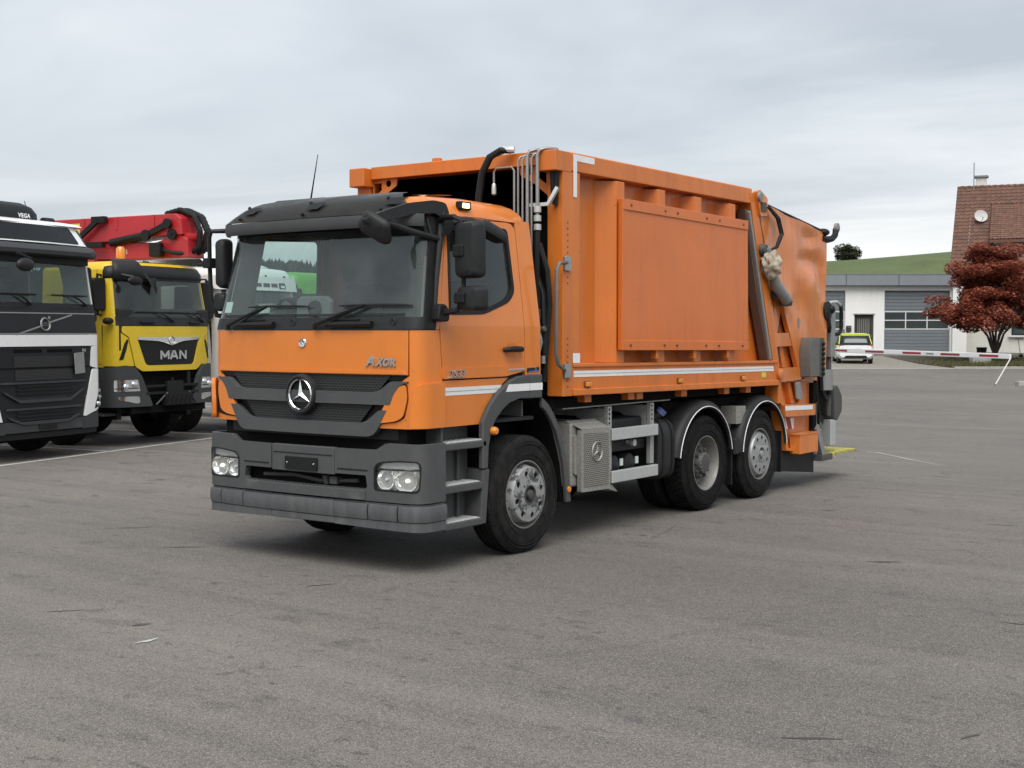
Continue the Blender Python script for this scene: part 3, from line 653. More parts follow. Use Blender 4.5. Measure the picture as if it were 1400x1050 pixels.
def Bm(s, z, o=0.0):                               # the bumper's skin
    g_ = -1 if s < 0 else 1; a = abs(s)
    if a <= 1.12: x, y, tx, ty = a, .04*a*a, 1, .08*a
    else:
        t = min(1, (a-1.12)/.28); x = 1.25-.13*(1-t)**2; y = .05*(1-t)**2+.122*t*(1-t)+.20*t*t
        tx = 2*(1-t)*.13; ty = 2*(1-t)*.011+2*t*.139
        if a > 1.4: y += a-1.4
    l = math.hypot(tx, ty); return (g_*(x+ty/l*o), -.10+y-tx/l*o, z)
US = frange(-1.0, 1.0, 16) + frange(1.03, 1.42, 14) + [-u for u in frange(1.03, 1.42, 14)]
ZS = frange(1.2, 3.0, 18)
def cp(poly, m, name, t=.025, o=0.0, holes=(), bevel=.004, parent=T, fm=C, r=None, zs=()):
    if r: poly = rpoly(poly, r)
    return MB().panel(poly, lambda u, v, q: fm(u, v, q+o), t, holes, US, zs).obj(name, m, parent, bevel=bevel)
def sym(pts): return pts + [(-x, z) for x, z in reversed(pts)]

# --- cab shell
bonnet = cp(sym([(0, 1.605), (1.10, 1.605), (1.105, 1.965)])[0:3] + [(-1.105, 1.965), (-1.10, 1.605)], 'orange', 'bonnet_flap', zs=[1.64])
lip = cp([(-1.09, 1.612), (1.09, 1.612), (1.09, 1.640), (-1.09, 1.640)], 'orange', 'bonnet_crease', .01, .006, bevel=.004, parent=bonnet)
for g_ in (1, -1):
    c = cp([(g_*x, z) for x, z in [(1.115, 1.965), (1.115, 1.60), (1.06, 1.57), (.96, 1.49), (.80, 1.21), (.74, 1.175), (1.512, 1.175), (1.512, 1.56), (1.472, 1.965)]][::g_], 'orange', 'corner_panel')
    cp([(g_*x, z) for x, z in ([(1.092, 1.542), (.955, 1.495), (.782, 1.203), (.985, 1.227), (1.066, 1.262), (1.107, 1.42)] if g_ > 0 else [(1.10, 1.53), (.955, 1.485), (.79, 1.205), (1.0, 1.215), (1.15, 1.24), (1.19, 1.32), (1.20, 1.50)])][::g_], 'plastic_black', 'air_slot', .01, .004, parent=c, bevel=0, r=.03)
    cp([(g_*x, z) for x, z in [(1.125, 1.182), (1.505, 1.182), (1.505, 1.54), (1.23, 1.54), (1.165, 1.49), (1.135, 1.35)]][::g_], 'orange', 'corner_flare', .035, .034 if g_ > 0 else .06, parent=c, r=[.01, 0, 0, .03, .05, .05], bevel=.010)
    cp([(g_*x, z) for x, z in [(1.085, 1.535), (.955, 1.49), (.79, 1.21), (.985, 1.235), (1.06, 1.27), (1.10, 1.42)]][::g_], 'orange', 'corner_fin', .03, .020, parent=c, r=.035)
    cp([(g_*s, z) for s, z in [(1.472, 1.97), (1.425, 1.97), (1.410, 2.90), (1.457, 2.90)]][::-g_], 'orange', 'windscreen_pillar', zs=ZS)
    cp([(g_*s, z) for s, z in [(1.42, 1.97), (1.265, 1.97), (1.265, 2.88), (1.405, 2.88)]][::-g_], 'plastic_black', 'pillar_trim', .02, .008, zs=ZS)
ws = cp(rpoly([(-1.275, 2.055), (1.275, 2.055), (1.275, 2.87), (-1.275, 2.87)], .06), 'windshield_glass', 'windscreen', .004, -.004, bevel=0, zs=ZS)
cp([(-1.264, 1.968), (1.264, 1.968), (1.264, 2.07), (-1.264, 2.07)], 'plastic_dark', 'cowl_trim', .03, .006, zs=[2.0])
cp([(-1.264, 2.79), (1.264, 2.79), (1.264, 2.90), (-1.264, 2.90)], 'plastic_black', 'header_trim', .03, .003)
cp([(-1.05, 2.079), (1.05, 2.079), (1.05, 2.10), (-1.05, 2.10)], 'plastic_dark', 'wiper_sill', .01, .0035, bevel=0)
for x in (-.12, .95):
    MB().lathe([(0, 0), (.004, .03), (0, .034)], (x, C(x, 2.03)[1]-.012, 2.03), 'y', 16, sgn=-1).obj('cowl_cap', 'plastic_dark', T)
# wipers: arm, blade and washer tube
for k, (x0, x1, b0, b1) in enumerate(((-.93, -.44, -.70, .06), (.16, .68, .40, 1.14))):
    w = MB().tube([C(x0, 1.99, .03), C(x0+.03, 2.01, .06), C((x0+x1)/2, 2.09, .055), C(x1, 2.17, .045)], [.022, .02, .013, .010], 6).obj('wiper', 'plastic_black', T)
    MB().tube([C(b0+(b1-b0)*i/8, 2.163+.006*math.sin(i*.4), .030) for i in range(9)], [.006]+[.013]*7+[.006], 6, sq=.7).obj('wiper_blade', 'plastic_black', w)
    MB().tube([C(x0+.12, 2.0, .03), C(x0+.26, 2.07, .045), C(x1+.0, 2.165, .04)], .009, 6).obj('wiper_rod', 'plastic_black', w)
    MB().tube([C(x0+.16, 2.01, .03), C(x0+.60, 2.015, .03)], .026, 8).tube([C(x0+.16, 2.045, .02), C(x0+.46, 2.05, .02)], .008, 6).obj('wiper_motor_cover', 'plastic_black', w)
# roof
def outline(z, ins, y1=1.635):
    p = [C(s, z, -ins) for s in [-1.36, -1.31, -1.26, -1.21, -1.15, -1.06, -.7, -.35, 0, .35, .7, 1.06, 1.15, 1.21, 1.26, 1.31, 1.36]]
    w = wz(z)-ins; r = .10
    p += [(w, .9, z), (w, y1-ins-r, z), (w-r*.3, y1-ins-r*.3, z), (w-r, y1-ins, z), (0, y1-ins, z), (-w+r, y1-ins, z), (-w+r*.3, y1-ins-r*.3, z), (-w, y1-ins-r, z), (-w, .9, z)]
    return p
rf = MB(); lv = [(2.895, 0), (2.95, .012), (2.99, .035), (3.025, .075), (3.05, .13), (3.068, .22), (3.08, .36), (3.088, .6)]; vs = []; n = 0
for z, i_ in lv:
    o_ = outline(min(z, 3.0), i_); n = len(o_); vs += [(p[0], p[1], z+.02*math.sin(max(0, min(1, (p[1]-.2)/1.5))*3.14)) for p in o_]
rf.add(vs, [(i*n+j, i*n+(j+1) % n, (i+1)*n+(j+1) % n, (i+1)*n+j) for i in range(len(lv)-1) for j in range(n)] + [tuple((len(lv)-1)*n+j for j in range(n)), tuple(range(n-1, -1, -1))])
roof = rf.obj('cab_roof', 'orange', T, smooth=50)
# sun visor, dark smoked sheet over a grey fascia
VP = [(.165, 2.795), (.185, 2.83), (.180, 2.895)]; VQ = [(.180, 2.90), (.150, 2.955), (.085, 3.02), (-.02, 3.070), (-.16, 3.105), (-.30, 3.118)]
def visor(prof, nm, m, smax, par=T):
    mb = MB(); S_ = frange(-smax, smax, 40); n = len(S_); vs = []
    for t in (0, .012):
        for o, z in prof:
            for s in S_:
                fz = 1-.27*max(0, (z-2.90)/.218); e = max(0, (abs(s)-1.0)/(smax-1.0)); p = C(s*fz, 2.86, o*(1-.45*e*e)-t-.01); vs.append((p[0], p[1], z-.02*e*e*(1 if z > 2.9 else 0)))
    k = len(prof); q = k*n
    fs = [(i*n+j, i*n+j+1, (i+1)*n+j+1, (i+1)*n+j) for i in range(k-1) for j in range(n-1)]
    fs += [tuple(a+q for a in f[::-1]) for f in fs]
    rim = [(j, j+1) for j in range(n-1)] + [((k-1)*n+j+1, (k-1)*n+j) for j in range(n-1)] + [((i+1)*n, i*n) for i in range(k-1)] + [(i*n+n-1, (i+1)*n+n-1) for i in range(k-1)]
    mb.add(vs, fs + [(a, a+q, b+q, b) for a, b in rim]); return mb.obj(nm, m, par, smooth=45)
vl = visor(VP, 'visor_fascia', 'plastic_grey', 1.19); vu = visor(VQ, 'sun_visor', 'visor_grey', 1.19)
for x in (-.86, -.02, .86):
    cl_ = MB()
    for zz, o in ((2.935, .170), (3.035, .062)):
        p = Vector(C(x, 2.86, o)); cl_.ball((p.x, p.y, zz), (.016, .016, .016), 8, 6)
    cl_.obj('visor_bolt', 'plastic_black', vu)
    MB().add([C(x+.02, 2.86, .150)[:2]+(2.972,), C(x+.16, 2.86, .150)[:2]+(2.972,), C(x+.22, 2.86, .085)[:2]+(3.030,), C(x+.03, 2.86, .085)[:2]+(3.030,)], [(0, 1, 2, 3)]).obj('visor_bracket', 'plastic_black', vu, smooth=0)
# roof marker lamp, hatch, aerial
bl = MB().bx(1.075, 1.125, .62, .78, 2.965, 3.035).obj('marker_lamp', 'plastic_black', T, bevel=.012); MB().bx(1.115, 1.135, .655, .745, 2.980, 3.020).obj('lamp_lens', 'amber_lit', bl, bevel=.008)
ha = MB().bx(-1.0, -.35, .55, 1.25, 3.09, 3.15).obj('roof_hatch', 'plastic_dark', roof, bevel=.03)
MB().tube([(-.66, .72, 3.10), (-.66, .70, 3.16), (-.53, .66, 3.55)], [.02, .008, .003], 6).obj('aerial', 'plastic_black', T)
# --- flanks
door_win = [(.40, 2.10), (.86, 2.11), (1.22, 2.215), (1.315, 2.30), (1.275, 2.835), (.455, 2.80)]
dp = rpoly([(.30, 1.565), (1.15, 1.565), (1.44, 1.605), (1.435, 2.0), (1.40, 2.90), (.445, 2.885), (.26, 2.0)], [.02, .02, .02, .02, .10, .06, .02])
door = MB().panel(dp, SM, .04, [rpoly(door_win, .05)], (), ZS).obj('door', 'orange', T, bevel=.005)
MB().panel(rpoly([(.285, 1.57), (1.15, 1.57), (1.425, 1.61), (1.425, 1.665), (.28, 1.65)], .01), lambda y, z, o: SM(y, z, o+.012), .02).obj('door_crease', 'orange', door, bevel=.008)
MB().panel(rpoly(door_win, .05), lambda y, z, o: SM(y, z, o-.016), .004, (), (), ZS).obj('door_window', 'side_glass', door)
wf = MB().panel(rpoly([(.390, 2.088), (.865, 2.098), (1.228, 2.203), (1.328, 2.293), (1.287, 2.847), (.443, 2.812)], .055), lambda y, z, o: SM(y, z, o+.004), .03, [rpoly([(.420, 2.120), (.86, 2.130), (1.215, 2.235), (1.290, 2.315), (1.257, 2.815), (.472, 2.782)], .05)], (), ZS).obj('window_seal', 'plastic_black', door)
dh = MB().tube([(1.205, 1.12, 1.795), (1.245, 1.15, 1.80), (1.252, 1.25, 1.803), (1.25, 1.33, 1.800), (1.205, 1.375, 1.795)], [.018, .024, .026, .025, .02], 8).obj('door_handle', 'plastic_black', door)
MB().panel(rpoly([(1.17, 1.745), (1.31, 1.745), (1.33, 1.80), (1.31, 1.855), (1.17, 1.855), (1.15, 1.80)], .03), lambda y, z, o: SM(y, z, o+.004), .006).obj('handle_recess', 'orange_body', door)
MB().panel([(1.19, 1.612), (1.43, 1.612), (1.43, 1.632), (1.19, 1.632)], lambda y, z, o: SM(y, z, o+.016), .006).obj('badge_strip', 'chrome', door, bevel=.003)
text('model_number', '2533', .092, lambda u, v, o: SM(.455+u, 1.606+v, o+.014), 'chrome', door, .010, .25, .0015, 1.18)
MB().panel(rpoly([(1.475, 1.592), (1.665, 1.598), (1.665, 1.638), (1.475, 1.632)], .01), lambda y, z, o: SM(y, z, o+.003), .01).obj('type_plate', 'plastic_dark', T)
text('power_lettering', '5', .055, lambda u, v, o: SM(1.60+u, 1.622+v, o+.004), 'chrome', T, .004, .2)
mat('badge_blue', (.10, .16, .50), .4); MB().panel([(1.50, 1.595), (1.66, 1.600), (1.66, 1.609), (1.50, 1.604)], lambda y, z, o: SM(y, z, o+.005), .003).obj('badge_line', 'badge_blue', T)
quarter = MB().panel(rpoly([(1.448, 1.555), (1.69, 1.555), (1.685, 2.0), (1.63, 2.92), (1.41, 2.92), (1.443, 2.0)], .01), SM, .03, (), (), ZS).obj('cab_quarter', 'orange', T, bevel=.005); mir(quarter)
hd = MB().panel([(.43, 2.895), (1.40, 2.908), (1.40, 2.93), (.43, 2.93)], lambda y, z, o: SM(y, z, o-.004), .03).obj('door_header', 'orange', T); mir(hd)
dl = MB().panel([(.33, 1.58), (1.41, 1.62), (1.40, 2.0), (1.36, 2.87), (.47, 2.86), (.30, 2.0)], lambda y, z, o: SM(y, z, o-.045), .012, [rpoly([(.39, 2.08), (.86, 2.09), (1.23, 2.195), (1.33, 2.29), (1.29, 2.845), (.445, 2.815)], .05)], (), ZS).obj('door_lining', 'interior_light', door)
mir(door)
for g_ in (1, -1): cp([(g_*s, z) for s, z in [(1.60, 1.97), (1.27, 1.97), (1.27, 2.88), (1.56, 2.88)]][::-g_], 'interior_light', 'pillar_lining', .012, -.050, zs=ZS, bevel=0)
low = MB().panel([(.30, 1.175), (.80, 1.175), (.80, 1.22), (.98, 1.42), (1.20, 1.555), (.30, 1.555)], SM, .03).obj('entry_panel', 'orange', T, bevel=.005); mir(low)
cp([(1.44, 1.175), (1.54, 1.175), (1.54, 1.545), (1.44, 1.545)], 'plastic_black', 'sill_filler', .02, -.010)
tp = MB().panel([(.29, 1.432), (1.035, 1.432), (1.10, 1.497), (.29, 1.497)], lambda y, z, o: SM(y, z, o+.003), .002).obj('reflective_strip', 'white_tape', T)
MB().panel([(.29, 1.463), (1.07, 1.463), (1.073, 1.467), (.29, 1.467)], lambda y, z, o: SM(y, z, o+.0045), .001).obj('strip_seam', 'steel_pale', tp)
# back wall, floor, inner lining (keeps the cab closed and dark inside)
MB().prism([(1.655, 1.56), (1.685, 1.56), (1.678, 2.0), (1.622, 2.93), (1.592, 2.93), (1.648, 2.0)], 'x', -1.085, 1.085).obj('cab_back_wall', 'orange', T)
MB().bx(-1.15, 1.15, .05, 1.65, 1.17, 1.20).obj('cab_floor', 'interior', T)
MB().bx(-1.08, 1.08, 1.56, 1.585, 1.2, 2.88).obj('inner_back_wall', 'interior_light', T)
MB().bx(-1.10, 1.10, .22, 1.55, 2.86, 2.885).obj('headliner', 'interior', T)
# dashboard, seats, steering wheel
ds_ = MB().prism([(.10, 1.9), (.12, 2.04), (.30, 2.07), (.44, 2.04), (.50, 1.92), (.46, 1.3), (.14, 1.3)], 'x', -1.08, 1.08).obj('dashboard', 'interior', T, bevel=.03)
MB().prism([(.16, 2.05), (.42, 2.05), (.40, 2.13), (.30, 2.17), (.20, 2.13)], 'x', -.95, -.45).obj('instrument_hood', 'interior', ds_, bevel=.02)
MB().prism([(-.38+.0, 2.06), (.02, 2.06), (.03, 2.22), (-.02, 2.26), (-.33, 2.26), (-.38, 2.23)], 'y', .22, .28).obj('monitor', 'interior_light', ds_, bevel=.02)
MB().lathe([(0, 0), (.01, .05), (.02, .055), (.02, .07), (0, .075)], (-.14, .215, 2.15), 'y', 16, sgn=-1).obj('monitor_fan', 'interior', ds_)
MB().bx(-.80, -.62, .17, .24, 2.10, 2.20).obj('tachograph_box', 'interior_light', ds_, bevel=.015)
MB().bx(-.775, -.645, .163, .169, 2.115, 2.185).obj('box_screen', 'sticker', ds_)
cp([(-1.085, 2.12), (-.985, 2.12), (-.985, 2.215), (-1.085, 2.215)], 'sticker', 'windscreen_sticker', .002, -.010, bevel=0)
sw = MB(); c_ = Vector((-.62, .56, 2.12)); ax = Matrix.Rotation(R(-32), 3, 'X')
sw.tube([c_ + ax @ Vector((.23*math.cos(a), .23*math.sin(a), 0)) for a in frange(0, 2*math.pi, 28)], .016, 8, cap=False)
for a in (R(-90), R(30), R(150)): sw.bar(c_, c_ + ax @ Vector((.22*math.cos(a), .22*math.sin(a), 0)), .05, .02)
sw.ball(c_, (.07, .07, .04)); sw.tube([c_, c_+Vector((0, -.20, -.35))], .04); sw.obj('steering_wheel', 'interior', T)
for x in (-.62, .62):
    st = MB().prism([(.75, 1.55), (1.25, 1.52), (1.27, 1.68), (.76, 1.72)], 'x', x-.25, x+.25).obj('seat', 'interior', T, bevel=.04)
    MB().prism([(1.18, 1.68), (1.30, 1.68), (1.46, 2.40), (1.35, 2.42)], 'x', x-.24, x+.24).obj('backrest', 'interior', st, bevel=.05)
    MB().prism([(1.36, 2.44), (1.46, 2.43), (1.49, 2.64), (1.40, 2.65)], 'x', x-.14, x+.14).obj('headrest', 'interior_light', st, bevel=.04)
    MB().bx(x-.2, x+.2, .85, 1.2, 1.2, 1.52).obj('seat_base', 'interior', st)

# --- grille
cp([(-1.04, 1.08), (1.04, 1.08), (1.10, 1.602), (-1.10, 1.602)], 'plastic_black', 'grille_backing', .02, -.05, bevel=0)
m = bpy.data.materials.new('grille_mesh'); m.use_nodes = True; t = NT(m); M['grille_mesh'] = m
ob = t.N('ShaderNodeTexCoord').outputs['Object']; mp_ = t.N('ShaderNodeMapping', {'Vector': ob, 'Scale': (1, .001, 1)}).outputs[0]
ed = t.N('ShaderNodeTexBrick', {'Vector': t.N('ShaderNodeMapping', {'Vector': ob, 'Rotation': (R(90), 0, 0)}).outputs[0], 'Scale': 1.0, 'Color1': (0, 0, 0, 1), 'Color2': (0, 0, 0, 1), 'Mortar': (1, 1, 1, 1), 'Mortar Size': .0045, 'Mortar Smooth': .2, 'Brick Width': .042, 'Row Height': .021})
t.L(t.mix(ed.outputs['Color'], (.004, .004, .004), (.030, .031, .032)), t.p.inputs['Base Color']); t.p.inputs['Roughness'].default_value = .55
t.L(t.N('ShaderNodeBump', {'Height': ed.outputs['Color'], 'Strength': 1.0, 'Distance': .01}).outputs[0], t.p.inputs['Normal'])
gm = [cp([(-.92, 1.60), (-.79, 1.47), (.79, 1.47), (.92, 1.60)], 'grille_mesh', 'grille_mesh', .01, -.018, bevel=0), cp([(-.74, 1.36), (-.61, 1.215), (.61, 1.215), (.74, 1.36)], 'grille_mesh', 'grille_mesh', .01, -.018, bevel=0)]
b1 = sym([(1.10, 1.555), (.935, 1.555), (.90, 1.535), (.83, 1.480), (.77, 1.468)]); b1 = [(-x, z) for x, z in b1]
cp(rpoly([(-1.115, 1.555), (-1.04, 1.53), (-.975, 1.46), (-.935, 1.365), (.935, 1.365), (.975, 1.46), (1.04, 1.53), (1.115, 1.555), (.945, 1.555), (.83, 1.478), (.75, 1.465), (-.75, 1.465), (-.83, 1.478), (-.945, 1.555)], [.01, .03, .03, .01, .01, .03, .03, .01, .02, .03, .03, .03, .03, .02]), 'plastic_grey', 'grille_bar', .06, .022, bevel=.014)
cp(rpoly([(-.905, 1.322), (-.80, 1.145), (-.74, 1.105), (.74, 1.105), (.80, 1.145), (.905, 1.322), (.83, 1.322), (.70, 1.228), (.62, 1.212), (-.62, 1.212), (-.70, 1.228), (-.83, 1.322)], [.01, .05, .05, .05, .05, .01, .02, .03, .03, .03, .03, .02]), 'plastic_grey', 'grille_bar', .06, .022, bevel=.014)
cp([(-1.10, 1.562), (1.10, 1.562), (1.10, 1.60), (-1.10, 1.60)], 'plastic_black', 'grille_top_gap', .01, -.03, bevel=0)
CE = lambda u, v, o: (u, -.155-o, 1.43+v)
em = MB(); em.lathe([(0, .125), (.03, .135), (.042, .15), (.035, .163), (.0, .172), (-.06, .175)], (0, -.085, 1.43), 'y', 40, sgn=-1); em = em.obj('star_emblem', 'plastic_dark', T)
MB().lathe([(0, 0), (0, .134)], (0, -.093, 1.43), 'y', 32, sgn=-1).obj('emblem_disc', 'plastic_black', em)
st_ = MB(); ringm(st_, .119, .136, lambda u, v, o: (u, -.115-o, 1.43+v), .010); star(st_, .122, lambda u, v, o: (u, -.107-o, 1.43+v), .030, .18); st_.obj('emblem_star', 'chrome', em, smooth=0)
bd = MB().lathe([(0, 0), (.010, .028), (.012, .035), (0, .042)], (0, C(0, 1.86)[1]-.001, 1.86), 'y', 24, sgn=-1).obj('bonnet_badge', 'chrome', bonnet)
star(MB(), .03, lambda u, v, o: (u, C(0, 1.86)[1]-.012-o, 1.86+v), .006).obj('badge_star', 'steel', bd, smooth=0)
text('model_lettering', 'A', .115, lambda u, v, o: C(.735+u, 1.715+v, o+.002), 'chrome', bonnet, .012, .25, .004)
text('model_lettering', 'XOR', .085, lambda u, v, o: C(.885+u, 1.705+v, o+.002), 'chrome', bonnet, .012, .25, .004, 1.05)

# --- bumper
MB().bx(-1.05, 1.05, .02, .5, .62, 1.18).obj('engine_bay', 'underbody', T)
cp([(-1.05, 1.0), (1.05, 1.0), (1.05, 1.185), (-1.05, 1.185)], 'plastic_black', 'bumper_gap', .02, -.10, bevel=0)
lamp = [(.785, .675), (.785, .865), (.83, .905), (1.03, .925), (1.235, .925), (1.27, .885), (1.255, .705), (1.22, .672)]
half = [(.372, .995), (.372, .775), (.375, .585), (1.42, .585), (1.42, 1.055), (.88, 1.055), (.80, .995)]
slot = [(.70, .785), (.375, .785)]
for g_ in (1, -1):
    poly = [(.372, .995), (.372, .79), (.70, .79), (.715, .70), (.69, .672), (.372, .672), (.372, .585), (1.57, .585), (1.57, 1.055), (.90, 1.055), (.80, .998)]
    b = MB().panel([(g_*x, z) for x, z in poly][::-g_], Bm, .06, [rpoly([(g_*x, z) for x, z in lamp], .03)], US).obj('bumper', 'plastic_grey', T, bevel=.012)
    MB().panel([(g_*x, z) for x, z in [(.40, .825), (.72, .825), (.72, .835), (.40, .835)]][::-g_], lambda u, v, o: Bm(u, v, o+.004), .004, (), US).obj('bumper_groove', 'plastic_black', b)
    # headlamp: housing, two reflectors, bulbs, indicator strip, clear cover
    hl = MB().panel(rpoly([(g_*x, z) for x, z in lamp], .03)[::g_], lambda u, v, o: Bm(u, v, o-.050), .05, (), US).obj('headlamp', 'lamp_housing', T)
    MB().panel(rpoly([(g_*x, z) for x, z in lamp], .03)[::g_], lambda u, v, o: Bm(u, v, o+.004), .02, [rpoly([(g_*(1.025+(x-1.025)*.94), .80+(z-.80)*.91) for x, z in lamp], .03)[::g_]], US).obj('lamp_rim', 'plastic_black', hl, bevel=.004)
    for sx, rr in ((.885, .078), (1.085, .086)):
        c0 = Vector(Bm(g_*sx, .762, -.022)); ax = (Vector(Bm(g_*sx, .762, 0))-Vector(Bm(g_*sx, .762, -.05))).normalized(); ax = (ax+Vector((0, -.35, 0))).normalized(); rot = ax.to_track_quat('Z', 'Y').to_matrix()
        q = MB().lathe([(-.060, .012), (-.052, rr*.5), (-.03, rr*.85), (.0, rr), (.002, rr+.006), (-.05, rr+.008)], (0, 0, 0), 'z', 24); q.v = [tuple(c0+rot @ Vector((v[0]*(1.0 if sx < 1 else 1.22), v[1]*.98, v[2]))) for v in q.v]; q.obj('lamp_reflector', 'lamp_bowl', hl)
        q = MB().ball((0, 0, -.022), (.015, .015, .02), 10, 8); q.v = [tuple(c0+rot @ Vector(v)) for v in q.v]; q.obj('lamp_bulb', 'lamp_lit' if sx > 1 else 'lamp_white', hl)
    MB().panel([(g_*x, z) for x, z in [(.81, .853), (1.25, .862), (1.235, .910), (1.03, .912), (.845, .892)]][::g_], lambda u, v, o: Bm(u, v, o-.030), .02, (), US).obj('indicator_strip', 'lamp_housing', hl)
    MB().panel([(g_*x, z) for x, z in [(.795, .838), (1.26, .846), (1.26, .853), (.795, .845)]][::g_], lambda u, v, o: Bm(u, v, o-.012), .02, (), US).obj('lamp_divider', 'plastic_black', hl)
    MB().panel([(g_*x, z) for x, z in [(1.205, .69), (1.245, .71), (1.255, .835), (1.205, .833)]][::g_], lambda u, v, o: Bm(u, v, o-.028), .02, (), US).obj('lamp_side_reflector', 'lamp_reflector', hl)
    MB().panel(rpoly([(g_*(1.025+(x-1.025)*.95), .80+(z-.80)*.94) for x, z in lamp], .03)[::g_], lambda u, v, o: Bm(u, v, o-.003), .003, (), US).obj('lamp_cover', 'lamp_glass', hl)
    # lower apron
    for s0, s1 in ((.368, .72), (.735, 1.02), (1.035, 1.57)):
        MB().panel([(g_*s0, .435), (g_*s1, .435), (g_*s1, .560), (g_*s0, .560)][::g_], lambda u, v, o: Bm(u, v, o+.014*(1-((v-.50)/.09)**2)+.004), .05, (), US, [.46, .48, .50, .52, .54]).obj('bumper_pad', 'plastic_grey_worn', b, bevel=.004)
    MB().panel([(g_*s, z) for s, z in [(.368, .575), (.368, .375), (1.0, .36), (1.57, .355), (1.57, .575)]][::g_], lambda u, v, o: Bm(u, v, o-.012), .05, (), US).obj('apron', 'plastic_grey_worn', b, bevel=.01)
    MB().panel([(g_*s, z) for s, z in [(.368, .430), (.368, .375), (1.0, .36), (1.57, .355), (1.57, .430)]][::g_], lambda u, v, o: Bm(u, v, o+.004), .03, (), US).obj('apron_lip', 'plastic_grey_worn', b, bevel=.008)
cb = MB().panel([(-.366, .775), (.366, .775), (.366, 1.0), (-.366, 1.0)], Bm, .06, (), US).obj('bumper_hatch', 'plastic_grey', T, bevel=.010)
MB().panel([(-.34, .928), (.34, .928), (.34, .936), (-.34, .936)], lambda u, v, o: Bm(u, v, o+.003), .004, (), US).obj('hatch_groove', 'plastic_black', cb)
MB().panel([(-.366, .435), (.366, .435), (.366, .562), (-.366, .562)], lambda u, v, o: Bm(u, v, o+.014*(1-((v-.50)/.09)**2)+.006), .05, (), US, [.46, .48, .50, .52, .54]).obj('bumper_pad', 'plastic_grey_worn', cb, bevel=.004)
MB().panel([(-.366, .375), (.366, .375), (.366, .575), (-.366, .575)], lambda u, v, o: Bm(u, v, o-.008), .05, (), US).obj('apron', 'plastic_grey_worn', cb, bevel=.01)
MB().panel([(-.366, .375), (.366, .375), (.366, .43), (-.366, .43)], lambda u, v, o: Bm(u, v, o+.008), .03, (), US).obj('apron_lip', 'plastic_grey_worn', cb, bevel=.008)
stp = MB().panel([(-.70, .588), (.70, .588), (.70, .668), (-.70, .668)], lambda u, v, o: Bm(u, v, o+.012), .16, (), US).obj('bumper_step', 'plastic_grey', T, bevel=.012)
rg2 = MB()
for i in range(30): x = -.66+i*.0455; p = Bm(x, .67, -.02); rg2.bx(x-.014, x+.014, p[1]-.02, p[1]+.05, .668, .676)
rg2.obj('step_grip', 'plastic_grey', stp)
pl = MB().panel(rrect(-.185, .185, .800, .902, .006), lambda u, v, o: Bm(u, v, o+.018), .016, (), US).obj('number_plate_holder', 'plastic_black', T, bevel=.004)
MB().panel(rrect(-.165, .165, .820, .885, .004), lambda u, v, o: Bm(u, v, o+.016), .01, [rrect(-.155, .155, .828, .877, .004)], US).obj('holder_recess', 'plastic_dark', pl)
for x in (-.155, .155): MB().ball((x, Bm(x, .85, .020)[1], .851), .009, 8, 6).obj('holder_screw', 'steel', pl)
# towing jaw and pipework behind the slot
MB().tube([(-.55, .0, .72), (-.2, .03, .73), (.1, .02, .70), (.55, .0, .73)], .018).tube([(.2, -.02, .76), (.2, .0, .69)], .03).box((.3, .0, .72), (.08, .08, .06)).obj('tow_coupling', 'cast_grey', T)

# --- entry steps on both flanks
def steps():
    a = MB().prism([(.26, .34), (.83, .335), (.86, .60), (.895, .80), (.80, .80), (.80, 1.175), (.26, 1.175)], 'x', .90, 1.06).obj('step_well', 'plastic_grey', T)
    MB().prism([(.755, .335), (.835, .335), (.885, .795), (.79, .795)], 'x', 1.061, 1.235).obj('step_cheek', 'plastic_grey', a, bevel=.012)
    for z0, z1, y1 in ((.985, 1.045, .83), (.635, .700, .775), (.335, .395, .775)):
        s_ = MB().prism([(.275, z0), (y1, z0), (y1, z1), (.275, z1)], 'x', 1.0, 1.245).obj('step', 'plastic_grey', a, bevel=.012)
        q = MB().bx(1.06, 1.235, .30, y1-.03, z1+.001, z1+.006)
        for i in range(7): yy = .33+i*(y1-.40)/6; q.bx(1.07, 1.225, yy, yy+.02, z1+.006, z1+.012)
        q.obj('step_plate', 'chequer_alu', s_)
    MB().bx(1.061, 1.20, .27, .295, .40, 1.17).obj('step_post', 'plastic_grey', a); MB().bx(1.061, 1.09, .62, .66, .40, .98).obj('step_rib', 'plastic_grey', a)
    return a
mir(steps())
# --- front mudguards
AO = [(.775, .80), (.775, 1.19), (.87, 1.325), (1.0, 1.435), (1.18, 1.535), (1.30, 1.565), (1.455, 1.575)]
AI = [(1.455, 1.365), (1.30, 1.370), (1.18, 1.345), (1.06, 1.285), (.97, 1.215), (.90, 1.12), (.865, 1.00), (.85, .80)]
FM = lambda y, z, o: (1.245+o, y, z)
ar = MB().panel(AO+AI, FM, .05).obj('front_mudguard', 'plastic_grey', T, bevel=.012)
MB().panel([(1.46, 1.365), (1.655, 1.365), (1.655, 1.575), (1.46, 1.578)], FM, .05).obj('mudguard_segment', 'plastic_grey', ar, bevel=.012)
RO = [(1.66, 1.365), (1.76, 1.30), (1.85, 1.205), (1.94, 1.07), (2.00, .93), (2.05, .76), (2.09, .58), (2.125, .385)]
RI = [(2.055, .385), (2.03, .56), (2.0, .74), (1.945, .90), (1.875, 1.05), (1.79, 1.16), (1.70, 1.25), (1.66, 1.275)]
MB().panel(RO+RI, FM, .04).obj('rear_mudguard', 'plastic_grey', ar, bevel=.01)
MB().panel([(1.10, 1.437), (1.455, 1.437), (1.455, 1.50), (1.14, 1.50)], lambda y, z, o: FM(y, z, o+.003), .002).obj('reflective_strip', 'white_tape', ar)
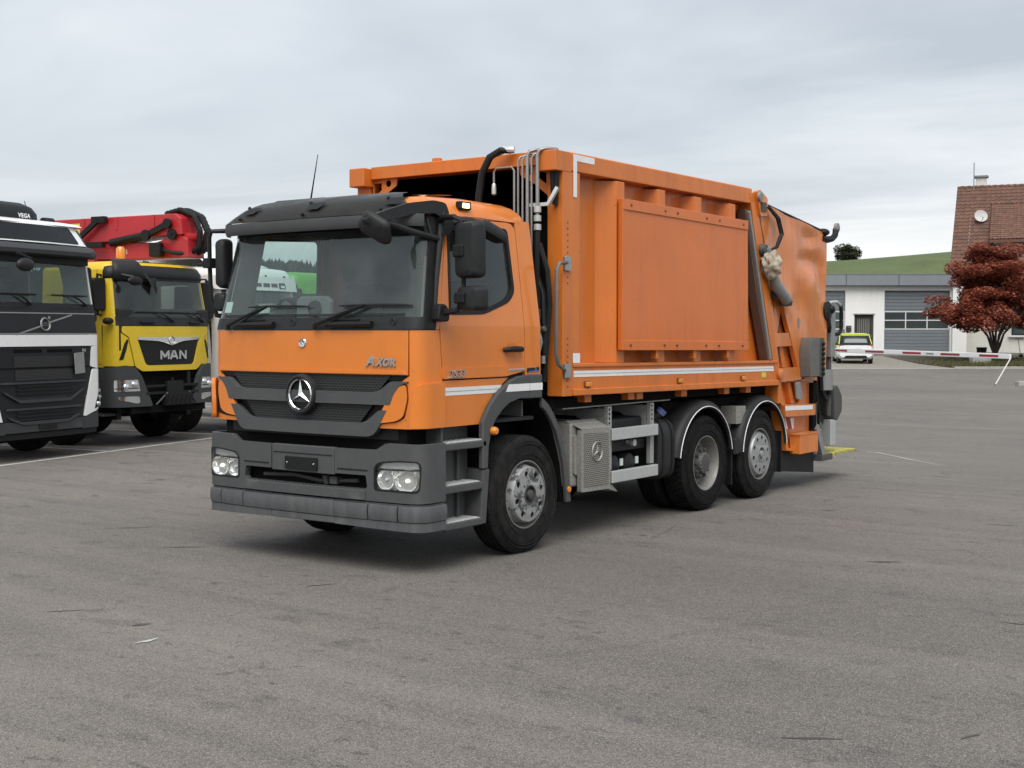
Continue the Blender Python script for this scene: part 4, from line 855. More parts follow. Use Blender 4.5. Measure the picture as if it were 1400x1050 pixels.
MB().panel([(1.46, 1.437), (1.652, 1.437), (1.652, 1.50), (1.46, 1.50)], lambda y, z, o: FM(y, z, o+.003), .002).obj('reflective_strip', 'white_tape', ar)
lin_ = MB(); ap = [(.85, .80), (.865, 1.0), (.90, 1.12), (.97, 1.215), (1.06, 1.285), (1.18, 1.345), (1.30, 1.37), (1.50, 1.368), (1.66, 1.30), (1.79, 1.18), (1.875, 1.06), (1.945, .90), (2.0, .74), (2.03, .56), (2.055, .385)]
lin_.add([(x, p[0], p[1]) for x in (.86, 1.20) for p in ap], [(i, i+1, len(ap)+i+1, len(ap)+i) for i in range(len(ap)-1)]); lin_.obj('arch_liner', 'underbody', ar)
MB().lathe([(0, .036), (.03, .036), (.045, .028), (.05, 0)], (1.248, .905, 1.115), 'x', 16).obj('side_marker', 'amber', ar)
MB().lathe([(0, .030), (.008, .028), (.01, 0)], (1.246, 2.085, .505), 'x', 16).obj('side_reflector', 'amber', ar)
mir(ar)

# --- mirrors on the near flank, one on the far flank, ramp mirror over the screen
def hood(mb, x, y0, y1, z0, z1, d=.13, r=.04):    # rounded mirror shell, reflecting side towards +y
    mb.prism(rrect(y0, y1, z0, z1, r), 'x', x, x+d); return mb
mr = MB().tube([(1.10, .36, 2.82), (1.20, .30, 2.87), (1.36, .25, 2.865), (1.42, .26, 2.83), (1.42, .27, 2.6), (1.43, .285, 2.27), (1.38, .26, 2.12), (1.20, .24, 2.10)], [.03, .026, .022, .020, .019, .020, .024, .035], 8).obj('mirror_arm', 'plastic_black', T)
def shell(name, xc, yc_, zc, w, h, d, tilt, par):
    """hood of a flat-faced mirror: w across (x), h tall, facing back"""
    mb = MB(); P = rrect(-w/2, w/2, -h/2, h/2, .045, 4); n = len(P); vs = []
    for yy, k in ((.035, .96), (0, 1.0), (-.05, .97), (-.09, .86), (-.105, .6)):
        vs += [(x*k, yy, z*(1-(1-k)*.6)) for x, z in P]
    mb.add(vs, [(i*n+j, i*n+(j+1) % n, (i+1)*n+(j+1) % n, (i+1)*n+j) for i in range(4) for j in range(n)] + [tuple(range(n)), tuple(4*n+j for j in range(n))[::-1]])
    rot = Matrix.Rotation(tilt, 3, 'Z'); mb.v = [tuple(Vector((xc, yc_, zc)) + rot @ Vector(v)) for v in mb.v]
    o = mb.obj(name, 'plastic_dark', par, smooth=40)
    q = MB().prism(rrect(-w/2+.02, w/2-.02, -h/2+.02, h/2-.02, .03), 'y', .036, .040); q.v = [tuple(Vector((xc, yc_, zc)) + rot @ Vector(v)) for v in q.v]; q.obj('mirror_glass', 'lamp_reflector', o); return o
shell('main_mirror', 1.50, .30, 2.60, .25, .45, .1, R(-12), T); shell('wide_angle_mirror', 1.51, .32, 2.215, .25, .20, .1, R(-12), T)
MB().box((1.44, .235, 2.59), (.11, .11, .10)).obj('mirror_clamp', 'plastic_black', mr, bevel=.015); MB().box((1.44, .25, 2.22), (.11, .11, .09)).obj('mirror_clamp', 'plastic_black', mr, bevel=.015)
MB().prism(rpoly([(.15, 2.04), (.30, 2.03), (.31, 2.12), (.25, 2.18), (.18, 2.17)], .03), 'x', 1.18, 1.27).obj('mirror_foot', 'plastic_black', mr, bevel=.015)
MB().prism(rpoly([(.30, 2.71), (.44, 2.76), (.46, 2.86), (.38, 2.89), (.33, 2.82)], .03), 'x', 1.09, 1.19).obj('mirror_foot', 'plastic_black', mr, bevel=.015)
km = MB().tube([(1.13, .52, 2.85), (1.20, .60, 2.87), (1.30, .68, 2.84)], [.035, .03, .03], 8).obj('kerb_mirror_arm', 'plastic_black', T)
kk = MB(); P = rrect(-.16, .16, -.10, .10, .05); n = len(P); vs = []
for zz, k in ((-.045, .94), (-.02, 1.0), (.02, .92), (.05, .6)): vs += [(x*k, y*k, zz) for x, y in P]
kk.add(vs, [(i*n+j, i*n+(j+1) % n, (i+1)*n+(j+1) % n, (i+1)*n+j) for i in range(3) for j in range(n)] + [tuple(range(n))[::-1], tuple(3*n+j for j in range(n))])
rot = Matrix.Rotation(R(70), 3, 'Z') @ Matrix.Rotation(R(24), 3, 'Y'); kk.v = [tuple(Vector((1.33, .74, 2.79)) + rot @ Vector(v)) for v in kk.v]; kk.obj('kerb_mirror', 'plastic_dark', km, smooth=40)
# far flank mirror
fm_ = MB().tube([(-1.10, .34, 2.84), (-1.18, .16, 2.86), (-1.28, .07, 2.855), (-1.315, .07, 2.80), (-1.32, .08, 2.5), (-1.32, .09, 2.25), (-1.28, .12, 2.10), (-1.20, .22, 2.09)], [.03, .022, .02, .02, .02, .02, .024, .034], 8).obj('mirror_arm', 'plastic_black', T)
shell('main_mirror', -1.20, .16, 2.565, .11, .45, .1, R(12), T); shell('wide_angle_mirror', -1.235, .18, 2.22, .14, .17, .1, R(12), T)
MB().box((-1.31, .07, 2.57), (.09, .09, .09)).tube([(-1.32, .06, 2.56), (-1.42, .02, 2.555)], .014).obj('mirror_clamp', 'plastic_black', fm_, bevel=.012)
# ramp mirror: big bent bracket from the pillar and an oval hood in front of the screen
rb = MB()
rd = Vector((-.18, -.69)).normalized(); rn = Vector((rd.y, -rd.x))
wing = rpoly([(-.06, 2.90), (-.02, 2.995), (.10, 3.01), (.34, 2.975), (.56, 2.905), (.76, 2.83), (.72, 2.775), (.52, 2.825), (.30, 2.885), (.08, 2.905), (.03, 2.87)], .03)
wv = [(1.14+rd.x*t_+rn.x*k_, .36+rd.y*t_+rn.y*k_, z_) for k_ in (-.035, .035) for t_, z_ in wing]; wn = len(wing)
rb.add(wv, [tuple(range(wn)), tuple(range(2*wn-1, wn-1, -1))] + [(i, (i+1) % wn, wn+(i+1) % wn, wn+i) for i in range(wn)])
rb.tube([(1.15, .30, 2.70), (1.09, .06, 2.745), (1.02, -.14, 2.80), (.97, -.28, 2.835)], [.028, .028, .026, .024], 8)
rb.tube([(1.155, .35, 2.93), (1.165, .31, 2.70), (1.185, .24, 2.40), (1.20, .19, 2.06)], [.03, .028, .022, .016], 8, sq=.6)
rb.tube([(1.13, .24, 2.73), (1.10, .22, 2.86)], .016).tube([(1.12, .20, 2.72), (1.10, .13, 2.90)], .014)
rb = rb.obj('ramp_mirror_bracket', 'plastic_dark', T, bevel=.012)
P = rrect(-.15, .15, -.10, .10, .07); n = len(P); vs = []; kk = MB()
for yy, k in ((.025, .94), (.012, 1.0), (-.012, .96), (-.032, .78), (-.04, .4)): vs += [(x*k*(1.12 if z < 0 else .92), yy, z*k) for x, z in P]
kk.add(vs, [(i*n+j, i*n+(j+1) % n, (i+1)*n+(j+1) % n, (i+1)*n+j) for i in range(4) for j in range(n)] + [tuple(range(n)), tuple(4*n+j for j in range(n))[::-1]])
rot = Matrix.Rotation(R(20), 3, 'X') @ Matrix.Rotation(R(32), 3, 'Y'); kk.v = [tuple(Vector((1.0, -.29, 2.765)) + rot @ Vector(v)) for v in kk.v]; kk.obj('ramp_mirror', 'plastic_dark', rb, smooth=40)
P = [(.085*math.cos(a), .13*math.sin(a)) for a in frange(0, 2*math.pi, 20)[:-1]]; q = MB().prism(P, 'y', -.012, .012); rot = Matrix.Rotation(R(8), 3, 'Y'); q.v = [tuple(Vector((1.02, .22, 2.62)) + rot @ Vector(v)) for v in q.v]
q.obj('ramp_mirror_disc', 'plastic_black', rb, bevel=.008); MB().tube([(1.05, .22, 2.70), (1.11, .20, 2.80)], .012).obj('disc_stem', 'plastic_black', rb)

# --- wheels
def tyre_prof(Rr, w, grooves):
    p = [(-.028, .292), (-.006, .315), (.0, .37), (-.004, .43), (-.018, .485), (-.036, .510), (-.048, Rr-.004)]
    g0 = -.055; span = w-.11
    if grooves:
        for i in range(grooves):
            a = g0-span*(i+.5+.25*(0))/grooves
            p += [(a+.012, Rr), (a+.010, Rr-.014), (a-.010, Rr-.014), (a-.012, Rr)]
    else: p += [(g0, Rr-.014), (g0-span, Rr-.014)]
    p += [(-w+.048, Rr-.004), (-w+.036, .510), (-w+.018, .485), (-w+.004, .43), (-w, .37), (-w+.006, .315), (-w+.028, .292)]
    return p
def wheel(y, kind, x=1.22, w=.30, Rr=.522, zc=.520):
    o = (x, y, zc); grooves = {'front': 4, 'tag': 4, 'drive': 0}[kind]
    mb = MB().lathe(tyre_prof(Rr, w, grooves), o, 'x', 72)
    # moulded rings on the sidewall
    for rr in (.355, .445, .472): mb.lathe([(-.001, rr-.004), (.004, rr), (-.001, rr+.004)], o, 'x', 72)
    if kind == 'drive':
        for row, (xa, xb, ph) in enumerate(((-.040, -.098, 0), (-.106, -.148, .5), (-.154, -.194, 0), (-.202, -.260, .5))):
            for k in range(52):
                a0 = 2*math.pi*(k+ph)/52; a1 = a0+2*math.pi/52*.74; sh = .03*(1 if row < 2 else -1)
                vs = []
                for rr in (Rr-.02, Rr):
                    rA = rr-(.006 if row == 0 else 0); rB = rr-(.006 if row == 3 else 0)
                    for xx, aa, r_ in ((xa, a0, rA), (xa, a1, rA), (xb, a1+sh, rB), (xb, a0+sh, rB)): vs.append((x+xx, y+r_*math.cos(aa), zc+r_*math.sin(aa)))
                mb.add(vs, [(0, 1, 2, 3), (4, 5, 6, 7), (0, 1, 5, 4), (1, 2, 6, 5), (2, 3, 7, 6), (3, 0, 4, 7)])
    if kind != 'drive':                          # sipes at the shoulder
        for k in range(90):
            a0 = 2*math.pi*k/90; vs = []
            for rr in (Rr-.012, Rr-.001):
                for xx, aa in ((-.038, a0), (-.038, a0+.03), (-.060, a0+.03), (-.060, a0)): vs.append((x+xx, y+rr*math.cos(aa), zc+rr*math.sin(aa)))
            mb.add(vs, [(4, 5, 6, 7), (0, 1, 5, 4), (1, 2, 6, 5), (2, 3, 7, 6), (3, 0, 4, 7)])
    wh = mb.obj('wheel', 'tread_rubber' if kind == 'drive' else 'rubber', T, smooth=30)
    rim = MB()
    if kind == 'drive':
        rim.lathe([(-.026, .298), (-.012, .300), (-.012, .292), (-.030, .285), (-.05, .278), (-.10, .268), (-.16, .250), (-.175, .20), (-.175, .10)], o, 'x', 56); rim = rim.obj('rim', 'rim_grey', wh)
        hub = MB().lathe([(-.175, .185), (-.10, .180), (-.075, .170), (-.07, .125), (-.055, .118), (-.035, .112), (-.02, .095), (-.015, .0)], o, 'x', 36)
        hub = hub.obj('hub', 'rim_dark', wh); nm_ = MB().lathe([(-.085, .018), (-.045, .018), (-.045, 0)], (0, 0, 0), 'x', 6).mesh('wheel_nut', 'rim_dark'); nb_ = MB().lathe([(-.04, .009), (-.022, .009), (-.022, 0)], (0, 0, 0), 'x', 6).mesh('hub_bolt', 'rim_grey')
        for nn, me_, rr_, nm2 in ((10, nm_, .148, 'wheel_nut'), (16, nb_, .102, 'hub_bolt')):
            for k in range(nn): a = 2*math.pi*k/nn; q = bpy.data.objects.new(nm2, me_); col.objects.link(q); q.parent = hub; q.location = (x, y+rr_*math.cos(a), zc+rr_*math.sin(a))
    else:
        rim.lathe([(-.026, .300), (-.010, .302), (-.010, .292), (-.04, .283), (-.08, .275), (-.09, .20)], o, 'x', 56); rim = rim.obj('rim', 'rim_grey', wh)
        m_ = 'hub_worn' if kind == 'front' else 'hub_silver'; d = .035 if kind == 'front' else .012; nh = 8 if kind == 'front' else 10
        cov = MB(); holes = [[(.190*math.cos(2*math.pi*(k+.3)/nh)+.027*math.cos(a), .190*math.sin(2*math.pi*(k+.3)/nh)+.027*math.sin(a)) for a in frange(0, 2*math.pi, 10)[:-1]] for k in range(nh)]
        rin = .088
        holes.append([(rin*math.cos(a), rin*math.sin(a)) for a in frange(0, 2*math.pi, 28)[:-1]])
        cov.panel([(.238*math.cos(a), .238*math.sin(a)) for a in frange(0, 2*math.pi, 48)[:-1]], lambda u, v, q: (x+d+q-.012*(math.hypot(u, v)/.238)**2, y+u, zc+v), .012, holes)
        cov.lathe([(d-.012, .238), (d-.022, .246), (d-.05, .250), (-.03, .252), (-.04, .262)], o, 'x', 48)
        cov = cov.obj('hub_cover', m_, wh, smooth=40)
        MB().lathe([(d-.06, .235), (d-.06, .0)], o, 'x', 32).obj('cover_backing', 'underbody', cov)
        MB().lathe([(d-.012, .088), (d+.004, .086), (d+.004, .076), (d-.03, .070), (d-.035, .045), (d+.012, .040), (d+.016, .030), (d+.016, 0)], o, 'x', 28).obj('hub_cap', 'rim_dark' if kind == 'front' else 'hub_silver', cov)
        nm_ = MB().lathe([(d-.055, .016), (d-.014, .015), (d-.010, .008), (d-.010, 0)], (0, 0, 0), 'x', 6).mesh('wheel_nut', 'underbody')
        for k in range(nh): a = 2*math.pi*(k+.3)/nh; q = bpy.data.objects.new('wheel_nut', nm_); col.objects.link(q); q.parent = cov; q.location = (x, y+.190*math.cos(a), zc+.190*math.sin(a))
    return wh
Y1, Y2, Y3 = 1.45, 4.87, 6.217
for yy, kd in ((Y1, 'front'), (Y2, 'drive'), (Y3, 'tag')): mir(wheel(yy, kd))
for yy in (Y2,):                                  # inner twin
    q = MB().lathe(tyre_prof(.522, .30, 4), (.88, yy, .52), 'x', 48).obj('inner_wheel', 'rubber', T); mir(q)
for yy in (Y1, Y2, Y3): MB().lathe([(-.98, .0), (-.98, .10), (-.5, .10), (-.25, .09), (-.16, .22 if yy == Y2 else .09), (.16, .22 if yy == Y2 else .09), (.25, .09), (.5, .10), (.98, .10), (.98, 0)], (0, yy, .50), 'x', 16).obj('axle', 'underbody', T)

# ================================================================== refuse body of the lorry
def BZ(y, z): return z-.011*(y-2.1)
XS = 1.25; XR = 1.10                               # outer skin and recessed sheet
def sp_(poly, x, t, nm, m='orange_body', par=T, bevel=.005, holes=(), zs=()):
    return MB().panel([(y, BZ(y, z)) for y, z in poly], lambda u, v, o: (x+o, u, v), t, [[(y, BZ(y, z)) for y, z in h] for h in holes], (), zs).obj(nm, m, par, bevel=bevel)
YF, YE = 1.97, 5.95
# recessed sheet of the flank, with rear slant
sheet = sp_([(2.0, 1.40), (6.55, 1.40), (5.80, 3.50), (2.0, 3.50)], XR, .03, 'side_sheet', bevel=0); mir(sheet)
# rails and posts
def both(o): mir(o); return o
top = both(MB().prism([(1.06, 3.415), (XS, 3.415), (XS, 3.585), (1.20, 3.60), (1.06, 3.60)], 'y', 2.114, 5.88).obj('top_rail', 'orange_body', T, bevel=.010))
bot = sp_([(2.14, 1.365), (6.62, 1.365), (6.585, 1.655), (2.14, 1.655)], XS, .16, 'bottom_rail', bevel=.008); both(bot)
both(sp_([(2.13, 1.363), (6.63, 1.363), (6.62, 1.425), (2.13, 1.425)], XS+.022, .03, 'rail_lip', bevel=.008, par=bot))
both(sp_([(2.14, 1.625), (6.58, 1.625), (6.575, 1.66), (2.14, 1.66)], XS+.016, .03, 'rail_bead', bevel=.008, par=bot))
post = both(sp_([(YF, 1.36), (2.135, 1.36), (2.135, 3.41), (YF, 3.41)], XS, .17, 'front_post', bevel=.006))
both(sp_([(1.85, 3.40), (2.11, 3.40), (2.11, 3.585), (1.85, 3.585)], XS+.004, .20, 'corner_casting', bevel=.010))
sp_([(2.136, 1.66), (2.26, 1.66), (2.26, 3.41), (2.136, 3.41)], XS-.004, .14, 'post_web', bevel=.005)
for y0 in (2.905, 3.71, 4.50, 5.31):                # trapezoid ribs between the bays
    r = MB(); z0, z1 = 1.66, 3.41; w = .145
    a = (y0-.16, XR-.005), (y0, XS), (y0+w, XS), (y0+w+.10, XR-.005)
    if y0 > 2.95: a = (y0-.07, XR-.005), (y0, XS), (y0+w, XS), (y0+w+.07, XR-.005)
    sh = .0
    vs = [(x, y, BZ(y, z)) for z in (z0, z1) for y, x in a]; n = 4
    r.add(vs, [(0, 1, 5, 4), (1, 2, 6, 5), (2, 3, 7, 6), (0, 3, 2, 1), (4, 5, 6, 7), (0, 4, 7, 3)])
    both(r.obj('side_rib', 'orange_body', T, bevel=.006))
both(sp_([(5.70, 3.38), (5.86, 3.38), (6.02, 2.85), (6.17, 2.40), (6.48, 1.655), (6.33, 1.655), (6.03, 2.40)], XS-.004, .10, 'brown_guide', 'rust_brown', bevel=0))
gd = MB(); both(gd.bar((XS+.012, 5.765, BZ(5.76, 3.36)), (XS+.012, 6.365, BZ(6.36, 1.67)), .045, .035, up=(1, 0, 0)).obj('guide_bar', 'steel_pale', T, bevel=.006))
both(sp_([(5.80, 3.585), (5.93, 3.585), (6.00, 3.50), (6.30, 2.70), (6.60, 1.66), (6.70, 1.36), (6.745, 1.14), (6.62, 1.14), (6.62, 1.37), (6.46, 1.66), (6.20, 2.40), (5.90, 3.25), (5.86, 3.415)], XS+.006, .18, 'rear_post', bevel=.008))
# front frame beam with gussets and roof / floor / rear bulkhead
MB().bx(-1.05, 1.05, YF-.02, YF+.16, 3.475, 3.60).obj('front_beam', 'orange_body', T, bevel=.008)
for g_ in (1, -1):
    gp = [(1.10*g_, 3.485), (.74*g_, 3.485), (.76*g_, 3.40), (.92*g_, 3.31), (1.10*g_, 3.17)]
    hl = [[(1.05*g_, 3.44), (.95*g_, 3.44), (.95*g_, 3.37), (1.05*g_, 3.30)], [(.86*g_+.035*math.cos(a), 3.43+.035*math.sin(a)) for a in frange(0, 2*math.pi, 12)[:-1]]]
    MB().panel(gp[::g_], lambda u, v, o: (u, YF+.03-o, v), .015, hl).obj('front_gusset', 'orange_body', T)
MB().bx(-1.09, 1.09, YF+.17, 5.86, 3.562, 3.585).obj('roof_sheet', 'orange_body', T); MB().bx(-1.06, 1.06, YF+.2, 3.9, 3.53, 3.555).obj('roof_shade_sheet', 'underbody', T)  # near-black sheet under the roof: shade inside the body put into colour
for g_ in (-1, 1): MB().bx(min(g_*1.05, g_*1.065), max(g_*1.05, g_*1.065), 2.1, 3.9, 1.42, 3.53).obj('side_shade_sheet', 'underbody', T)  # near-black side sheets, added to paint the dark inside the body
MB().bx(-1.08, 1.08, 2.0, 6.5, 1.37, 1.40).obj('body_floor', 'underbody', T); MB().bx(-1.07, 1.07, 3.9, 3.95, 1.4, 3.54).obj('ejector_plate', 'underbody', T)  # ejector plate coloured near-black, inside shade painted on
MB().bx(-1.08, 1.08, 2.30, 2.34, 1.41, 3.10).obj('front_bulkhead', 'underbody', T)  # bulkhead near-black too, shade behind the front frame painted in
for i in range(3): MB().bx(1.02, 1.08, 2.36, 2.4, 1.5, 3.4).obj('inner_post', 'underbody', T) if i == 0 else None
MB().box((-.25, YF+.05, 3.615), (.09, .06, .05)).obj('lifting_eye', 'orange_body', T, bevel=.01)
# board hung on the flank
bp = [(2.90, 1.785), (5.675, 1.785), (5.635, 3.235), (2.90, 3.235)]
brd = sp_(bp, 1.315, .045, 'notice_board', 'orange_board', bevel=.004)
sp_([(2.905, 3.135), (5.63, 3.135), (5.63, 3.238), (2.905, 3.238)], 1.327, .02, 'board_top_strip', 'orange_board', brd, .004)
sp_([(2.905, 1.782), (5.67, 1.782), (5.67, 1.88), (2.905, 1.88)], 1.323, .02, 'board_bottom_strip', 'orange_board', brd, .004)
sp_([(2.895, 1.785), (2.94, 1.785), (2.94, 3.235), (2.895, 3.235)], 1.321, .03, 'board_edge', 'orange_board', brd, .004); sp_([(5.55, 1.885), (5.66, 1.885), (5.625, 3.13), (5.55, 3.13)], 1.319, .02, 'board_edge', 'orange_board', brd, .004)
bolt = MB().lathe([(0, .013), (.010, .013), (.012, .006), (.012, 0)], (0, 0, 0), 'x', 6).mesh('bolt', 'rust_brown')
for z in (3.185, 1.832):
    for y in (3.05, 3.72, 3.98, 4.62, 4.92, 5.50):
        o = bpy.data.objects.new('bolt', bolt); col.objects.link(o); o.parent = brd; o.location = (1.325, y, BZ(y, z))
for y in (3.62, 4.42, 5.20): MB().bx(1.24, 1.30, y-.03, y+.03, BZ(y, 1.70), BZ(y, 1.78)).obj('board_hanger', 'orange_body', brd)
# reflective tape, lamps, stickers
def sticker(poly, nm, m, x=XS+.003): return sp_(poly, x, .002, nm, m, T, 0)
sticker([(2.15, 1.535), (6.50, 1.535), (6.485, 1.592), (2.15, 1.592)], 'reflective_strip', 'white_tape')
sticker([(2.15, 1.562), (6.49, 1.562), (6.49, 1.566), (2.15, 1.566)], 'strip_seam', 'steel_pale', XS+.0045)
sticker([(2.14, 3.575), (2.50, 3.575), (2.50, 3.517), (2.20, 3.517), (2.20, 3.185), (2.14, 3.185)], 'reflective_corner', 'white_tape')
sticker([(2.14, 1.665), (2.258, 1.665), (2.258, 1.755), (2.14, 1.755)], 'info_sticker', 'white_tape', XS+.002)
sticker([(6.16, 1.425+.04), (6.28, 1.425+.04), (6.28, 1.50+.02), (6.16, 1.50+.02)], 'yellow_sticker', 'sticker_yellow')
for y in (2.38, 4.17, 5.66):
    l_ = MB().bx(XS, XS+.012, y-.055, y+.055, BZ(y, 1.435), BZ(y, 1.495)).obj('marker_lamp', 'rust_brown', T, bevel=.006); MB().bx(XS+.008, XS+.030, y-.042, y+.042, BZ(y, 1.442), BZ(y, 1.488)).obj('lamp_lens', 'amber', l_, bevel=.008)
# underside brackets
for y in (2.45, 3.25, 3.42, 4.35, 5.35, 5.9): MB().bx(1.05, 1.18, y, y+.12, BZ(y, 1.29), BZ(y, 1.36)).obj('mount_bracket', 'orange_body', T)
both(MB().bx(.55, 1.10, 2.0, 6.5, 1.24, 1.33).obj('subframe', 'underbody', T))
# grab rail on the front post
gr = MB().tube([(1.262, 1.99, 2.575), (1.32, 1.93, 2.575), (1.33, 1.80, 2.565), (1.33, 1.75, 2.50), (1.33, 1.745, 1.76), (1.33, 1.78, 1.66), (1.32, 1.90, 1.605), (1.262, 1.98, 1.60)], .018, 8).obj('grab_rail', 'rail_grey', T)
for z in (2.575, 1.60): MB().bx(1.252, 1.275, 1.975, 2.08, z-.07, z+.06).obj('rail_foot', 'steel', gr, bevel=.006)
rv = MB().lathe([(0, .009), (.003, .008), (.003, 0)], (0, 0, 0), 'x', 6).mesh('rivet', 'rust_brown')
for i in range(20):
    o = bpy.data.objects.new('rivet', rv); col.objects.link(o); o.parent = post; o.location = (XS+.001, 2.05, 1.45+i*.055+(.45 if i > 8 else 0))
# hydraulic pipes between cab and body
for i, (x, zt, zb, r) in enumerate(((.86, 3.555, 2.4, .010), (.91, 3.565, 2.4, .010), (.965, 3.60, 2.3, .017), (1.01, 3.57, 2.3, .010), (1.075, 3.605, 2.95, .017))):
    MB().tube([(x, 1.82, zb), (x, 1.82, zt-.05), (x+.015, 1.83, zt-.015), (x+.05, 1.86, zt), (x+.09, 1.93, zt), (x+.10, 1.99, zt)], r, 8).obj('hydraulic_pipe', 'pipe_steel', T)
MB().tube([(.83, 1.80, 2.5), (.83, 1.80, 3.42), (.80, 1.80, 3.455), (.63, 1.80, 3.455), (.60, 1.80, 3.42), (.60, 1.80, 3.32)], .010, 6).obj('hydraulic_pipe', 'pipe_steel', T)
MB().lathe([(-.06, .012), (-.05, .022), (0, .022), (.04, .018), (.05, .012)], (.60, 1.80, 3.27), 'z', 10).obj('pipe_fitting', 'alu', T)
ft = MB()
for z in (2.90, 2.98, 3.06): ft.lathe([(-.035, .022), (-.03, .034), (.02, .034), (.025, .022)], (1.075, 1.82, z), 'z', 10)
ft.obj('pipe_fitting', 'alu', T)
MB().tube([(.44, 1.78, 2.6), (.44, 1.78, 3.20), (.48, 1.78, 3.42), (.56, 1.79, 3.56), (.66, 1.82, 3.62), (.72, 1.90, 3.62)], [.035]*4+[.030, .03], 10).obj('hydraulic_hose', 'plastic_black', T)
MB().tube([(.60, 1.84, 3.598), (.68, 1.86, 3.63), (.76, 1.90, 3.625)], .034, 10).obj('hose_fitting', 'alu', T)
hs = [[(1.075, 1.82, 2.88), (1.08, 1.80, 2.5), (1.10, 1.80, 2.2), (1.02, 1.80, 1.8)], [(1.01, 1.82, 2.3), (1.06, 1.80, 2.0), (1.12, 1.79, 1.6)], [(.95, 1.82, 2.3), (1.05, 1.80, 2.55), (1.14, 1.82, 2.3), (1.16, 1.82, 1.7)], [(1.08, 1.84, 2.75), (1.17, 1.84, 2.5), (1.19, 1.85, 2.2), (1.13, 1.84, 1.5)], [(1.14, 1.95, 3.61), (1.19, 1.93, 3.53), (1.20, 1.94, 3.35), (1.18, 1.95, 3.1)], [(1.10, 2.0, 3.61), (1.15, 1.95, 3.58), (1.165, 1.93, 3.4), (1.16, 1.95, 3.2)]]
for p in hs: MB().tube(p, .026, 8).obj('hydraulic_hose', 'plastic_black', T)
MB().tube([(.95, 1.84, 3.10), (1.17, 1.85, 3.10), (1.24, 1.90, 3.25)], .024, 4).obj('pipe_bracket', 'alu', T)
MB().bx(.9, 1.12, 1.76, 1.86, 2.06, 2.16).tube([(1.05, 1.78, 1.95), (1.19, 1.78, 1.98)], .03).obj('valve_block', 'cast_grey', T, bevel=.01)
MB().tube([(1.12, 1.78, 1.95), (1.14, 1.78, 1.86), (1.12, 1.78, 1.78)], .02).box((1.15, 1.78, 1.70), (.05, .05, .07)).obj('valve_fitting', 'steel', T)
MB().bx(-.6, .8, 1.76, 1.90, 1.3, 3.0).obj('air_intake_stack', 'underbody', T, bevel=.03)

# --- tailgate
TP = [(6.02, 3.52), (6.24, 3.43), (7.93, 3.225), (8.03, 3.19), (8.07, 3.08), (8.08, 1.48), (7.80, 1.48), (7.75, 1.36), (7.26, 1.38), (7.26, 1.50), (7.05, 1.82), (6.78, 2.22), (6.45, 2.50), (6.32, 2.68)]
def tmap(u, v, o):                                 # beaten skin: shallow dents and bulges
    d = .030*math.exp(-(((u-7.45)/.38)**2+((v-2.55)/.28)**2)) - .035*math.exp(-(((u-7.5)/.30)**2+((v-2.82)/.10)**2)) - .03*math.exp(-(((u-7.85)/.18)**2+((v-2.68)/.3)**2)) + .014*math.sin(u*7+v*2)*math.sin(v*6)*.5 - .022*math.exp(-(((u-7.55)/.22)**2+((v-3.12)/.07)**2))
    return (1.25+d*1.7+o, u, v)
tg = MB().panel(TP, tmap, .06, (), frange(6.0, 8.1, 34), frange(1.3, 3.5, 36)).obj('tailgate', 'orange_tail', T, smooth=50)
MB().panel([(p[0], p[1]) for p in TP], lambda u, v, o: (-1.25-o, u, v), .06).obj('tailgate_far_side', 'orange_tail', T)
MB().prism([(6.02, 3.50), (6.24, 3.41), (7.93, 3.205), (8.03, 3.17), (8.03, 3.10), (6.05, 3.40)], 'x', -1.19, 1.19).obj('tailgate_top', 'orange_tail', T)
MB().bx(-1.19, 1.19, 8.0, 8.06, 2.35, 3.10).obj('tailgate_back', 'orange_tail', T); MB().bx(-1.18, 1.18, 6.7, 6.8, 1.0, 3.3).obj('packer_plate', 'rust_brown', T)
MB().tube([(1.24, 6.25, 3.44), (1.24, 7.93, 3.235), (1.23, 8.05, 3.20)], .014, 6).obj('edge_strip', 'plastic_dark', T)
# ladder frame and hopper flank below the tailgate
XL = 1.15
MB().bx(1.02, 1.08, 6.0, 7.7, 1.30, 3.1).obj('hopper_inner_wall', 'rust_brown', T)
hop = MB().panel([(6.30, 2.60), (6.80, 2.26), (7.10, 1.80), (7.30, 1.45), (7.78, 1.40), (7.78, .41), (6.93, .50), (6.76, 1.0), (6.63, 1.4), (6.50, 1.95)], lambda u, v, o: (XL+o, u, v), .06).obj('hopper_side', 'orange_tail', T); mir(hop)
def lad(poly, x=1.245, t=.12, nm='hopper_rib', par=hop, m='orange_tail'): return MB().panel(poly, lambda u, v, o: (x+o, u, v), t).obj(nm, m, par, bevel=.006)
lad([(6.47, 1.93), (7.0, 1.94), (7.10, 1.78), (6.53, 1.77)]); lad([(6.60, 1.515), (7.24, 1.515), (7.30, 1.36), (6.66, 1.345)], 1.262, .14); lad([(7.30, 1.39), (7.78, 1.39), (7.80, 1.335), (7.30, 1.345)], 1.255)
lad([(6.30, 2.62), (6.40, 2.60), (6.70, 1.52), (6.61, 1.50)], 1.235); lad([(6.76, 1.77), (6.86, 1.77), (6.96, 1.52), (6.86, 1.52)], 1.20, .06); lad([(6.74, 2.26), (6.84, 2.26), (7.40, 1.36), (7.28, 1.36)], 1.255, .06)
lad([(6.62, 1.93), (6.70, 1.93), (6.80, 2.22), (6.60, 2.40)], 1.20, .06)
lad([(6.66, 1.34), (6.74, 1.34), (6.99, .52), (6.92, .50)], 1.235); lad([(6.98, 1.33), (7.07, 1.33), (7.22, 1.07), (7.10, 1.07)], 1.21, .06); lad([(7.20, 1.33), (7.26, 1.33), (7.40, 1.07), (7.33, 1.07)], 1.21, .06)
